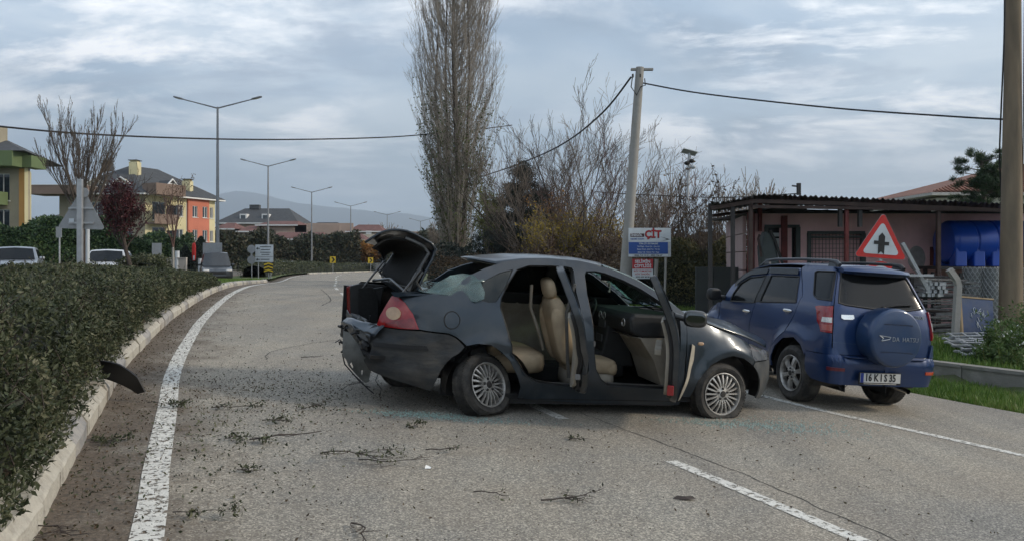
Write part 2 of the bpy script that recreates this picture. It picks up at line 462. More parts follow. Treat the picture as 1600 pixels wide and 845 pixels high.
def paint_mat():
    m = mat('road_paint', (.62, .60, .545), rough=.7, var=.12, scale=14, bump=.3, bscale=70)
    nt = m.node_tree; N = nt.nodes; Lk = nt.links; b = N['Principled BSDF']
    tc = N.new('ShaderNodeTexCoord'); n = N.new('ShaderNodeTexNoise'); n.inputs['Scale'].default_value = 26; n.inputs['Detail'].default_value = 8; n.inputs['Roughness'].default_value = .72
    Lk.new(tc.outputs['Object'], n.inputs['Vector']); r = N.new('ShaderNodeValToRGB')
    r.color_ramp.elements[0].position = .43; r.color_ramp.elements[0].color = (0,)*3+(1,); r.color_ramp.elements[1].position = .48; r.color_ramp.elements[1].color = (1,)*4
    Lk.new(n.outputs['Fac'], r.inputs[0]); Lk.new(r.outputs[0], b.inputs['Alpha'])
    return m
M_ASPH = asphalt(); M_PAINT = paint_mat()
M_GRASSG = mat('grass_ground', (.065, .085, .03), rough=.95, var=.45, scale=.9, bump=.6, bscale=25, dirt=(.10, .085, .05), dscale=.7, dfac=.7)
M_SOIL = mat('soil', (.085, .062, .042), rough=.95, var=.4, scale=5, bump=.8, bscale=30)
M_CONC = mat('kerb_concrete', (.40, .375, .33), rough=.85, var=.18, scale=6, bump=.5, bscale=35, dirt=(.16, .125, .09), dscale=5, dfac=.85)
M_CONCY = mat('kerb_faded_paint', (.50, .47, .40), rough=.85, var=.2, scale=4, bump=.5, bscale=35, dirt=(.13, .115, .10), dscale=3.5, dfac=.85)
M_CONCD = mat('kerb_dark_paint', (.27, .265, .26), rough=.85, var=.2, scale=4, bump=.5, bscale=35, dirt=(.42, .38, .32), dscale=4.5, dfac=.8)
M_WALLC = mat('weathered_concrete', (.22, .21, .19), rough=.9, var=.2, scale=3, bump=.5, bscale=20, dirt=(.08, .085, .06), dscale=2, dfac=.6)

def wall_d(x, y): return (x-7.75)*.84 + (y-11.2)*.54
def terrain_z(x, y):
    z = g(x, y) - .05
    w = sst((wall_d(x, y)-.02)/.12) * (1-sst((y-24)/8)) * sst((x-2)/3)
    if w > 0: z = z*(1-w) + w*(-.27)
    return z
def build_terrain():
    xs = sorted(set([round(v, 2) for v in np.arange(-16, 26, .6)] + [-6000, -3000, -1500, -700, -350, -200, -120, -80, -60, -45, -34, -26, -20] + [28, 34, 42, 60, 90, 150, 300, 700, 1500, 3000, 6000]))
    ys = sorted(set([round(v, 2) for v in np.arange(-4, 40, .6)] + [-3000, -500, -60, -12, 43, 48, 54, 60, 68, 78, 90, 105, 120, 150, 200, 300, 500, 900, 1800, 3500, 7000]))
    V = [(x, y, terrain_z(x, y)) for y in ys for x in xs]; k = len(xs)
    F = [(j*k+i, j*k+i+1, (j+1)*k+i+1, (j+1)*k+i) for j in range(len(ys)-1) for i in range(k-1)]
    me = bpy.data.meshes.new('ground'); me.from_pydata(V, [], F); me.materials.append(M_GRASSG); me.polygons.foreach_set('use_smooth', [True]*len(F))
    o = bpy.data.objects.new('ground', me); COL.objects.link(o); tag(o, kind='structure')
build_terrain()

KERB_D = -.50                                                       # kerb face, left of the white edge line
ROADR = [p + n*(.95+1.75*(1-sst((p.y-9)/9))) for p, n in zip(RR, RN)]
A = [p + n*(KERB_D-.25) for p, n in zip(LL, LN)]
tag(strip('road', A, nearest_pairs(LL, ROADR), 0, M_ASPH, n=26), kind='structure')
tag(strip('road_edge_line', [p - n*.08 for p, n in zip(LL, LN)], [p + n*.08 for p, n in zip(LL, LN)], .005, M_PAINT), kind='structure')
tag(strip('road_edge_line', [p - n*.06 for p, n in zip(RR, RN)], [p + n*.06 for p, n in zip(RR, RN)], .005, M_PAINT), kind='structure')
CEN = catmull([(3.9, .6), (2.85, 2.7), (2.05, 4.34), (1.26, 5.85), (.5, 7.15), (-.55, 9.4), (-2.1, 13), (-3.7, 17.2)] +
              [tuple(LL[i]+LN[i]*3.35) for i in range(0, len(LL), 10) if LL[i].y > 22], .25)
def dashes():
    c = [0.]
    for a, b in zip(CEN, CEN[1:]): c.append(c[-1]+(b-a).length)
    i0 = min(range(len(CEN)), key=lambda i: (CEN[i]-Vector((1.26, 5.85))).length); s0 = c[i0]
    N_ = normals(CEN); k = 0
    spans = [(s0-3.2, s0), (s0+1.35, s0+3.3)]; s = s0+8
    while s < c[-1]-4: spans.append((s, s+3)); s += 5.5
    for a, b in spans:
        ids = [i for i in range(len(CEN)) if a <= c[i] <= b]
        if len(ids) > 1:
            tag(strip('lane_dash', [CEN[i]-N_[i]*.06 for i in ids], [CEN[i]+N_[i]*.06 for i in ids], .005, M_PAINT), kind='structure')
dashes()
# cracks and sealed joints
M_CRACK = mat('crack', (.03, .028, .026), rough=.95, var=.3, scale=20)
def crack(pts, w, name='road_crack'):
    P = catmull(pts, .06); N_ = normals(P); A_ = []; B_ = []
    for i, (p, n) in enumerate(zip(P, N_)):
        j = mnoise.noise((p.x*6, p.y*6, 3))*.035; ww = w*(.6+.6*abs(mnoise.noise((p.x*9, p.y*9, 9))))
        A_.append(p+n*(j-ww)); B_.append(p+n*(j+ww))
    tag(strip(name, A_, B_, .0025, M_CRACK), kind='structure')
crack([(.7, 7.5), (.98, 7.0), (1.75, 5.62), (2.28, 4.38), (2.9, 3.2), (3.5, 2)], .006)
crack([(-3.2, 9.6), (-3.35, 10.3), (-3.15, 11.3), (-2.75, 12.6), (-2.9, 14.5), (-3.9, 17)], .009)
crack([(-4.9, 19), (-5.4, 22), (-7.5, 29)], .02)

# kerbs: single stones laid end to end
def arc_tab(P):
    c = [0.]
    for a, b in zip(P, P[1:]): c.append(c[-1]+(b-a).length)
    return c
def at_arc(P, c, s):
    i = int(np.searchsorted(c, s))-1; i = max(0, min(len(P)-2, i)); u = (s-c[i])/max(1e-9, c[i+1]-c[i]); p = P[i].lerp(P[i+1], u)
    t = (P[i+1]-P[i]).normalized(); return p, t
KW, KH = .20, .17
def stone_mesh(ln, k):
    mb = MB(); n = 4; rnd = random.Random(k); V = []
    prof = [(0, -.12), (0, KH*.62), (.045, KH), (KW, KH+.005), (KW, -.12)]
    for i in range(n+1):
        x = ln*i/n - ln/2; e = .004 if i in (0, n) else 0
        for (a, z) in prof:
            V.append((x, -a + (rnd.uniform(-.006, .006) if z > 0 else 0) - e*(1 if a == 0 else 0), z + (rnd.uniform(-.008, .004) if z > .05 else 0) - e))
    m = len(prof); F = [(i*m+j, i*m+j+1, (i+1)*m+j+1, (i+1)*m+j) for i in range(n) for j in range(m-1)] + [tuple(range(m)), tuple(n*m+j for j in range(m-1, -1, -1))]
    mb.add(V, F); return mb
KMATS = [M_CONCY, M_CONCD, M_CONC]
def kerb(path, parent, s0, s1, step=.62, side=1, alt=3):
    c = arc_tab(path); meshes = {}
    for q in range(6): meshes[q] = stone_mesh(step-.016, q).mesh('kerbstone', [KMATS[[0, 1, 0, 2, 1, 0][q]]])
    s = s0; k = 0
    while s+step < min(s1, c[-1]):
        p, t = at_arc(path, c, s+step/2); o = bpy.data.objects.new('kerbstone', meshes[(k*5+k//3) % 6]); COL.objects.link(o); o.parent = parent
        z0 = g(p.x, p.y); ta = Vector((t.x*side, t.y*side))
        ex = Vector((ta.x, ta.y, (g(p.x+ta.x, p.y+ta.y)-g(p.x-ta.x, p.y-ta.y))/2)).normalized(); ez = Vector((0, 0, 1)); ey = ez.cross(ex).normalized(); ez = ex.cross(ey)
        M = Matrix((ex, ey, ez)).transposed().to_4x4()
        M.translation = Vector((p.x, p.y, z0)) + ey*-.0
        # stone body lies on the far side of the face
        o.matrix_world = M @ Matrix.Rotation(random.uniform(-.01, .01), 4, 'Z') @ Matrix.Translation((0, random.uniform(-.008, .008), random.uniform(-.01, .006)))
        s += step; k += 1
MED_W = 3.3
KPATH = [p + n*KERB_D for p, n in zip(LL, LN)]
cK = arc_tab(KPATH); iTip = min(range(len(LL)), key=lambda i: abs(LL[i].y-43.0)); i2 = min(range(len(LL)), key=lambda i: abs(LL[i].y-46.6))
kp = empty('kerb', (0, 0, 0), label='long worn black and white painted kerb edging the hedge median at left', cat='kerb')
# far side of the stone: flip direction so that the body lies left of travel
path1 = [p for p in KPATH[:iTip]]
# rounded nose of the median
pN, nN = KPATH[iTip], LN[iTip]; tN = Vector((-nN.y, nN.x))
for q in range(1, 10):
    a = PI*q/10; path1.append(pN - nN*(MED_W/2) + nN*(MED_W/2)*math.cos(a) + tN*(MED_W/2)*math.sin(a)*.8)
def stones(path, parent, s0, s1, step):
    kerb([p for p in reversed(path)], parent, s0, s1, step)
L1 = arc_tab(path1)[-1]
stones(path1, kp, 0, L1, .62)
kp2 = empty('kerb', (0, 0, 0), label='pale kerb along the far median hedge curving right behind the wreck', cat='kerb')
path2 = []
pM, nM = KPATH[i2], LN[i2]; tM = Vector((-nM.y, nM.x))
for q in range(9, 0, -1):
    a = PI*q/10; path2.append(pM - nM*(MED_W/2) + nM*(MED_W/2)*math.cos(a) - tM*(MED_W/2)*math.sin(a)*.8)
path2 += KPATH[i2:]
stones(path2, kp2, 0, 110, 1.0)
# planted soil on top of the medians
def medz(x, y): return g(x, y) + KH - .02
tag(strip('median_soil', [p-n*.17 for p, n in zip(KPATH[:iTip+2], LN)], [p-n*MED_W for p, n in zip(KPATH[:iTip+2], LN)], 0, M_SOIL, n=4, zf=medz), kind='structure')
M_GRASSL = mat('lawn', (.085, .125, .035), rough=.95, var=.35, scale=2.5, bump=.8, bscale=60, dirt=(.14, .12, .06), dscale=1.3, dfac=.6)
iG = min(range(len(LL)), key=lambda i: abs(LL[i].y-24))
tag(strip('median_lawn', [p-n*.16 for p, n in zip(KPATH[iG:iTip+2], LN[iG:])], [p-n*(MED_W+.1) for p, n in zip(KPATH[iG:iTip+2], LN[iG:])], .015, M_GRASSL, n=4, zf=medz), kind='structure')
tag(strip('median_lawn', [p-n*.16 for p, n in zip(KPATH[i2:], LN[i2:])], [p-n*MED_W for p, n in zip(KPATH[i2:], LN[i2:])], .015, M_GRASSL, n=4, zf=medz), kind='structure')
# the other carriageway, beyond the median, with its far kerb and pavement
OPP = [p-n*(MED_W+.2) for p, n in zip(KPATH, LN)]
tag(strip('opposite_road', OPP, [p-n*8.2 for p, n in zip(OPP, LN)], 0, M_ASPH, n=10, zf=lambda x, y: g(x, y)-.0), kind='structure')
tag(strip('pavement', [p-n*8.2 for p, n in zip(OPP, LN)], [p-n*10.4 for p, n in zip(OPP, LN)], .14, mat('pale_paving', (.42, .39, .34), rough=.9, var=.15, scale=3), n=2), kind='structure')
tag(strip('road_edge_line', [p-n*.6 for p, n in zip(OPP, LN)], [p-n*.75 for p, n in zip(OPP, LN)], .006, M_PAINT), kind='structure')
# bare asphalt in the gap between the two medians
pa, na = KPATH[iTip-4], LN[iTip-4]; pb, nb = KPATH[i2+4], LN[i2+4]
tag(strip('road_gap', [pa+na*.3, pb+nb*.3], [pa-na*(MED_W+.6), pb-nb*(MED_W+.6)], -.006, M_ASPH), kind='structure')
# ================================================================ VEHICLE MATERIALS
def paint(name, col, metal=.35, rough=.34, dirt=(.13, .115, .095), dfac=.35, dscale=2.2, bump=.03):
    return mat(name, col, rough=rough, metal=metal, var=.10, scale=1.6, coat=.55, dirt=dirt, dscale=dscale, dfac=dfac, bump=bump, bscale=2.2)
M_GREY = paint('dark_grey_car_paint', (.014, .024, .036), metal=.3, dfac=.16, rough=.28)
M_GREYD = paint('dusty_dark_plastic_paint', (.016, .020, .024), metal=.1, rough=.45, dfac=.35)
M_BLUE = paint("blue_car_paint", (.006, .028, .100), metal=.3, dfac=.10, rough=.3)
M_BLUEC = paint('blue_cover_paint', (.014, .040, .105), metal=.2, dfac=.15, rough=.38)
M_BLACK = mat('black_trim', (.012, .012, .013), rough=.5, var=.3, scale=6)
M_DARKIN = mat('dark_interior_plastic', (.018, .019, .02), rough=.65, var=.2, scale=12, bump=.1, bscale=200)
M_CARPET = mat('dark_carpet', (.012, .012, .012), rough=.95, var=.3, scale=30)
M_BEIGE = mat('beige_upholstery', (.40, .315, .21), rough=.85, var=.14, scale=5, bump=.25, bscale=60, dirt=(.17, .13, .085), dscale=3, dfac=.5)
M_BEIGEP = mat('beige_plastic', (.34, .305, .25), rough=.6, var=.1, scale=5, dirt=(.12, .105, .08), dscale=3, dfac=.5)
M_RUBBER = mat('tyre_rubber', (.022, .021, .020), rough=.85, var=.25, scale=10, bump=.3, bscale=90, dirt=(.13, .115, .095), dscale=6, dfac=.6)
M_ALLOY = mat('dirty_alloy', (.48, .465, .44), rough=.42, metal=.7, var=.12, scale=12, dirt=(.13, .11, .09), dscale=9, dfac=.75)
M_RIMIN = mat('rim_inside', (.035, .032, .03), rough=.7, metal=.3, var=.3, scale=8)
M_CHROME = mat('chrome', (.75, .75, .74), rough=.12, metal=1, var=.05)
M_STEEL = mat('bare_steel', (.20, .20, .20), rough=.5, metal=.7, var=.25, scale=9, dirt=(.06, .05, .045), dscale=7, dfac=.7)
M_REDL = mat('red_lens', (.25, .006, .009), rough=.1, var=.15, scale=30, coat=.8)
M_REDD = mat('red_lens_dark', (.16, .006, .008), rough=.12, var=.2, scale=30, coat=.8)
M_AMBER = mat('amber_lens', (.42, .27, .16), rough=.15, var=.12, scale=30, coat=.7)
M_HEADL = mat('clouded_headlamp', (.16, .17, .175), rough=.15, var=.35, scale=14, coat=.8, metal=.3)
M_PINKL = mat('pink_lens', (.40, .10, .08), rough=.15, var=.2, scale=50, coat=.7)
M_CLEAR = mat('clear_lens', (.62, .60, .56), rough=.12, var=.2, scale=60, coat=.8, metal=.2)
M_MIRROR = mat('mirror_glass', (.10, .105, .11), rough=.03, metal=1, var=.02)
M_WHITE = mat('white_plastic', (.75, .75, .73), rough=.5, var=.05)
M_INK = mat('black_ink', (.012, .012, .012), rough=.5, var=.1)
M_TORN = mat('torn_cream_plastic', (.50, .43, .33), rough=.7, var=.15, scale=9)
def glass(name, col, alpha, rough=.03):
    m = bpy.data.materials.new(name); m.use_nodes = True; nt = m.node_tree; N = nt.nodes; Lk = nt.links; N.remove(N['Principled BSDF'])
    tr = N.new('ShaderNodeBsdfTransparent'); tr.inputs[0].default_value = (*col, 1)
    gl = N.new('ShaderNodeBsdfGlossy'); gl.inputs['Roughness'].default_value = rough; gl.inputs[0].default_value = (.9, .95, .95, 1)
    df = N.new('ShaderNodeBsdfDiffuse'); df.inputs[0].default_value = (*[c*.5 for c in col], 1)
    fr = N.new('ShaderNodeFresnel'); fr.inputs[0].default_value = 1.5
    m1 = N.new('ShaderNodeMixShader'); m1.inputs[0].default_value = alpha; Lk.new(tr.outputs[0], m1.inputs[1]); Lk.new(df.outputs[0], m1.inputs[2])
    m2 = N.new('ShaderNodeMixShader'); Lk.new(fr.outputs[0], m2.inputs[0]); Lk.new(m1.outputs[0], m2.inputs[1]); Lk.new(gl.outputs[0], m2.inputs[2])
    Lk.new(m2.outputs[0], N['Material Output'].inputs[0]); return m
M_GLASSG = glass('greenish_glass', (.62, .80, .70), .32)
M_GLASSD = glass('dark_tinted_glass', (.09, .12, .12), .10)
M_GLASSS = glass('shattered_glass', (.42, .58, .57), .30, rough=.14)
M_GLASSB = mat('black_tinted_glass', (.008, .009, .010), rough=.10, var=.1, spec=.32)

def car_frame(heading, contact, yoff):
    F = Vector((math.cos(heading), math.sin(heading), -BANK*math.cos(heading))).normalized(); U = Vector((BANK, 0, 1)).normalized(); L = U.cross(F)
    O = Vector((contact[0], contact[1], g(*contact))) - yoff*L
    M = Matrix((F, L, U)).transposed().to_4x4(); M.translation = O; return M
def wheel(R, rr, width, spokes, spoke_w, parent, name='wheel', y=0, kind='multi', nuts=5, flat=0., tyre_m=None, seg=64):
    """wheel in the xz plane, outer face towards -y"""
    w = empty(name); w.parent = parent
    mb = MB(); hw = width/2; nb = seg
    prof = [(rr*.985, -hw+.012), (rr+.006, -hw+.004), (rr+.03, -hw-.006), (rr+(R-rr)*.55, -hw-.010), (R-.022, -hw+.008), (R-.004, -hw+.032), (R, -hw+.06), (R, hw-.06), (R-.004, hw-.03), (R-.03, hw), (rr, hw-.01)]
    mb.lathe(prof, axis='y', n=nb)
    # tread blocks
    for j in range(nb):
        a = 2*PI*(j+.5)/nb; rot = Matrix.Rotation(-a, 3, 'Y')
        for yy, ww in ((-hw+.045, .04), (-.03, .035), (.03, .035), (hw-.045, .04)):
            mb.box(rot @ Vector((R-.0012, yy, 0)), (.005, ww, 2*PI*R/nb*.72), rot)
    if flat:
        V = []
        for v in mb.v:
            v = Vector(v); d = -v.z - (R-flat)
            if d > 0:
                v.z += d; v.y *= 1 + .9*d
            elif -v.z > R*.45:
                k = (-v.z/R-.45)/.55; v.y *= 1+.22*k*flat/.07
            V.append(tuple(v))
        mb.v = V
    t = mb.build('tyre', tyre_m or M_RUBBER, w, smooth=30)
    rb = MB()
    rb.lathe([(rr-.004, -hw+.006), (rr, -hw-.004), (rr-.008, -hw-.006), (rr-.016, -hw+.004), (rr-.022, -hw+.03), (rr-.04, hw-.06), (.05, hw-.05)], axis='y', n=48)
    rim = rb.build('rim', M_ALLOY, w, smooth=30)
    ib = MB(); ib.lathe([(rr-.024, -hw+.065), (.04, -hw+.06)], axis='y', n=32); ib.lathe([(rr*.62, -hw+.04), (rr*.62, -hw+.058), (.03, -hw+.05)], axis='y', n=32); ib.build('brake_disc', M_RIMIN, w, smooth=30)
    sb = MB()
    if kind == 'multi':
        for j in range(spokes):
            a = 2*PI*j/spokes; rot = Matrix.Rotation(-a, 3, 'Y'); r0, r1 = .055, rr-.012; w0, w1 = spoke_w*.75, spoke_w
            V = []
            for r_, w_, yo in ((r0, w0, -.018), ((r0+r1)/2, (w0+w1)*.5, -.026), (r1, w1, -.004)):
                for (dx, dy) in ((-w_/2, .022), (-w_*.36, 0), (w_*.36, 0), (w_/2, .022)):
                    V.append(rot @ Vector((r_, -hw+.02+yo+dy, dx)))
            F = [(i*4+q, i*4+q+1, (i+1)*4+q+1, (i+1)*4+q) for i in range(2) for q in range(3)]; sb.add(V, F)
    else:
        for j in range(spokes):
            a = 2*PI*j/spokes + .3; rot = Matrix.Rotation(-a, 3, 'Y'); V = []
            for r_, w_, yo in ((.05, spoke_w*.55, -.01), (rr*.55, spoke_w*.75, -.02), (rr-.012, spoke_w*1.1, .002)):
                for (dx, dy) in ((-w_/2, .035), (-w_*.36, 0), (w_*.36, 0), (w_/2, .035)):
                    V.append(rot @ Vector((r_, -hw+.02+yo+dy, dx)))
            F = [(i*4+q, i*4+q+1, (i+1)*4+q+1, (i+1)*4+q) for i in range(2) for q in range(3)]; sb.add(V, F)
    sb.build('spoke_set', M_ALLOY, w, smooth=22)
    hb = MB(); hb.lathe([(.085, -hw+.02), (.078, -hw+.004), (.045, -hw-.002), (.034, -hw-.004)], axis='y', n=28)
    hb.build('hub', M_ALLOY, w, smooth=40)
    cb = MB(); cb.lathe([(.033, -hw-.002), (.031, -hw-.009), (.0, -hw-.011)], axis='y', n=20); cb.build('hub_cap', M_RIMIN, w, smooth=40)
    for j in range(nuts):
        a = 2*PI*j/nuts+.35; nbb = MB(); nbb.lathe([(.013, 0), (.013, -.012), (.0, -.014)], c=(.057*math.cos(a), -hw+.002, .057*math.sin(a)), axis='y', n=8)
        nbb.build('wheel_nut', M_RIMIN, w)
    return w

# ================================================================ WRECKED SEDAN  (local frame: x forward, y to its left, z up; the near side is y < 0)
HEAD = math.radians(14)
sedan = empty('wrecked_sedan', matrix=car_frame(HEAD, (-.24, 7.15), -.85),
              label='wrecked dark grey sedan standing across the road with boot up and doors open', cat='car')
ZT = smooth_tab([(-1.25, 1.05), (-.95, 1.10), (-.57, 1.13), (-.3, 1.10), (.02, 1.06), (1.9, 1.05), (2.05, 1.03), (2.30, .975), (2.43, .935), (2.82, .835), (3.1, .74), (3.3, .66), (3.5, .60)], n=300, w=5)
SL = 1.17
def kz_front(z): return lerp_tab([(.12, .96), (.22, .99), (.5, 1.), (.57, .995), (.66, .965), (.78, .90), (.9, .88)], z)
def kz_rear(z): return lerp_tab([(.2, .93), (.34, 1.), (.62, 1.), (.70, .95), (1.1, .90), (1.2, .9)], z)
def drop(z, zt):
    d = 0.
    if z < .38: d += .05*((.38-z)/.2)**1.5
    if z > .66:
        t = min(1, (z-.66)/max(.06, zt-.66)); d += .075*t**2.2
    if z > zt: d += .43*(z-zt)+.1*(z-zt)**2
    return d
def flare(x, z):
    r = math.hypot(x-.0, z-.27); a = .028*math.exp(-((r-.43)/.055)**2) if r > .36 else .028
    r2 = math.hypot(x-2.62, z-.27); b = .03*math.exp(-((r2-.42)/.06)**2) if r2 > .36 else .03
    c = .012*math.exp(-((z-.80)/.018)**2)*sst((x+.3)/.5)*sst((2.0-x)/.3)      # shoulder crease
    return max(a, b) + c*0
def car(a, z, side=-1):
    """body surface: a runs along the flank and wraps round nose (a = 3.5) and tail (a = -1.5)"""
    W = .87
    if a > 2.25:
        t = min(1., (a-2.25)/1.25)*PI/2; x = math.sin(t)**(2/2.4); yy = max(0, math.cos(t))**(2/2.4)
        zt = ZT(min(3.45, 2.25+SL*x)); k = (W-drop(z, zt))/W; xx = 2.25 + SL*x*kz_front(z)*(1-(1-k)*.5)
        fl = flare(2.25+SL*x, z)*yy
        return Vector((xx, side*(W*yy*k+fl), z))
    if a < -.35:
        t = min(1., (-.35-a)/1.15)*PI/2; x = math.sin(t)**(2/3.2); yy = max(0, math.cos(t))**(2/3.2)
        zt = ZT(-.35-.85*x); k = (W-drop(z, zt))/W
        return Vector((-.35-.85*x*kz_rear(z), side*(W*yy*k+flare(-.35-.85*x, z)*yy), z))
    return Vector((a, side*(W-drop(z, ZT(a))+flare(a, z)), z))
def A_(x):
    if x > 2.25: return 2.25+1.25*2/PI*math.asin(min(1., ((x-2.25)/SL))**1.2)
    if x < -.35: return -.35-1.15*2/PI*math.asin(min(1., ((-.35-x)/.85))**1.6)
    return x
def skew(v):
    """the tail was knocked sideways in the crash"""
    t = sst(-(v[0]+.1)/.8); return Vector((v[0]-t*.17*(v[1]+.85), v[1], v[2] + t*.02*(v[1]+.85)))
def cp(name, poly, m, holes=(), off_=0., side=-1, parent=None, step=.055, thick=.016, extra=None):
    def f(a, z):
        p = car(a, z, side); p.y += -side*off_
        if extra: p = extra(p)
        return p
    P = [(A_(x), z) for x, z in poly]; Hh = [[(A_(x), z) for x, z in hh] for hh in holes]
    return patch(name, P, f, m, parent or sedan, Hh, step, thick, inner=(1.2, 0, .7), deform=skew)
RDOOR = [(.80, 1.468), (.62, 1.470), (.387, 1.457), (.259, 1.41), (.149, 1.258), (.081, 1.126), (.066, 1.034), (.13, .838), (.185, .67), (.197, .59), (.293, .457), (.374, .366), (.47, .322), (.6, .30), (.93, .275),
         (.952, .40), (.935, .65), (.925, .91), (.90, 1.08), (.872, 1.22), (.862, 1.43), (.845, 1.46)]
FDOOR = [(1.0, 1.435), (.978, 1.40), (.981, 1.219), (1.003, 1.045), (1.022, .914), (1.046, .626), (1.078, .457), (1.145, .352), (1.22, .30), (1.72, .285), (1.96, .275), (1.985, .32), (1.99, 1.0), (1.95, 1.055),
         (1.852, 1.13), (1.714, 1.215), (1.588, 1.287), (1.396, 1.369), (1.201, 1.428), (1.10, 1.443)]
QGL = [(-.195, 1.105), (-.141, 1.225), (-.062, 1.292), (.071, 1.362), (.219, 1.409), (.137, 1.233), (.034, 1.080), (-.037, 1.072)]
FRAME = [(-.727, .792), (-.803, .936), (-.882, 1.035), (-.935, 1.075), (-.9, 1.105), (-.75, 1.12), (-.57, 1.13), (-.47, 1.14), (-.39, 1.20), (-.30, 1.27), (-.215, 1.331), (-.071, 1.402), (.096, 1.462), (.183, 1.487), (.366, 1.513),
         (.619, 1.533), (.945, 1.528), (1.277, 1.474), (1.535, 1.384), (1.725, 1.283), (1.884, 1.18), (2.03, 1.085), (2.085, 1.03), (2.06, .97), (2.05, .6), (2.05, .3), (2.05, .11), (1.77, .105), (1.2, .11), (.78, .125), (.30, .16),
         (.311, .271), (.266, .386), (.182, .527), (.091, .618), (-.019, .676), (-.146, .686), (-.255, .660), (-.262, .672), (-.354, .741), (-.436, .770)]
def dent_r(p):
    w = sst((-.15-p.x)/.5)*sst((1.05-p.z)/.2); d = mnoise.noise(Vector((p.x*4.2, p.z*3.6, 2.5)))*.022 + mnoise.noise(Vector((p.x*10, p.z*8, 7.5)))*.005 - .012*math.exp(-((p.x+.62+.4*(p.z-.9))/.05)**2)
    return Vector((p.x, p.y - d*w, p.z))
cp('body_side', FRAME, M_GREY, holes=[RDOOR, FDOOR, QGL], step=.05, extra=dent_r)
# far flank, closed, with dark windows
FAR = [(-1.05, .79), (-1.0, 1.09), (-.57, 1.13), (-.47, 1.14), (-.215, 1.331), (-.071, 1.402), (.183, 1.487), (.619, 1.533), (.945, 1.528), (1.277, 1.474), (1.535, 1.384), (1.884, 1.18), (2.085, 1.03), (2.4, .94), (2.82, .832), (3.1, .735),
       (3.2, .60), (3.2, .2), (3.03, .2), (3.0, .42), (2.9, .55), (2.75, .63), (2.6, .65), (2.45, .62), (2.3, .5), (2.22, .35), (2.18, .11), (.30, .14), (.311, .271), (.182, .527), (-.019, .676), (-.146, .686), (-.277, .665), (-.45, .50), (-.5, .3), (-.9, .3)]
WF1 = [(1.02, 1.09), (1.02, 1.42), (1.2, 1.415), (1.55, 1.29), (1.85, 1.10)]
WF2 = [(.12, 1.09), (.30, 1.42), (.5, 1.45), (.95, 1.44), (.95, 1.09)]
cp('far_body_side', FAR, M_GREY, holes=[WF1, WF2], side=1, step=.08)
for w_ in (WF1, WF2): cp('window_glass', [(x, z) for x, z in w_], M_GLASSD, side=1, off_=.008, step=.1, thick=.004)
cp('far_door_trim', [(.15, .2), (.15, 1.06), (1.95, 1.04), (1.95, .2)], M_BEIGEP, side=1, off_=.07, step=.1, thick=.02)
cp('far_pillar_trim', [(.93, 1.04), (.95, 1.46), (1.06, 1.45), (1.08, 1.04)], M_DARKIN, side=1, off_=.06, step=.1, thick=.02)
tg = [(1.10, 1.03), (.11, 1.04), (.06, 1.09), (1.10, 1.09)]
cp('far_belt_trim', [(.05, 1.0), (.05, 1.12), (1.84, 1.112), (1.98, 1.0)], M_DARKIN, side=1, off_=.05, step=.1, thick=.04)
# quarter glass with its black seal
cp('quarter_glass', [(x*1.0+(.01-x)*.03, z+(1.22-z)*.02) for x, z in QGL], M_GLASSD, off_=.012, step=.07, thick=.004)
# jamb strips round the two openings
def jamb(loop, m, depth=.09, side=-1, name='door_frame', parent=None, seal=True):
    mb = MB(); P = resample(loop, .06); n = len(P); V = []
    cx = sum(p[0] for p in P)/n; cz = sum(p[1] for p in P)/n
    for x, z in P:
        s = car(A_(x), z, side); ux, uz = cx-x, cz-z; l = math.hypot(ux, uz); ux, uz = ux/l, uz/l
        V += [skew(s + Vector((0, -side*.008, 0))), skew(s + Vector((ux*.012, -side*.03, uz*.012))), skew(s + Vector((ux*.020, -side*depth, uz*.020))), skew(s + Vector((-ux*.03, -side*(depth+.03), -uz*.03)))]
    mb.add(V, [(i*4+q, i*4+q+1, ((i+1) % n)*4+q+1, ((i+1) % n)*4+q) for i in range(n) for q in range(3)])
    o = mb.build(name, m, parent or sedan, smooth=50)
    if seal:
        sb = MB(); sb.tube([skew(Vector(V[i*4+1])) if False else V[i*4+1] for i in range(n)] + [V[1]], .007, 6, cap=False); sb.build('door_seal', M_BLACK, parent or sedan, smooth=60)
    return o
jamb(RDOOR, M_GREYD); jamb(FDOOR, M_GREYD); jamb(QGL, M_BLACK, .03, name='window_seal', seal=False)
# fuel flap: a ring groove and a lid
def on_side(x, z, off_=0., side=-1): p = car(A_(x), z, side); p.y += side*off_; return skew(p)
mb = MB(); ring = [on_side(-.408+.082*math.cos(t), .895+.082*math.sin(t), .001) for t in np.linspace(0, 2*PI, 29)]
mb.tube(ring, .005, 6, cap=False); mb.build('fuel_flap_gap', M_BLACK, sedan)
cp('fuel_flap', [(-.408+.076*math.cos(t), .895+.076*math.sin(t)) for t in np.linspace(0, 2*PI, 24, endpoint=False)], M_GREY, off_=-.004, step=.03, thick=.006)
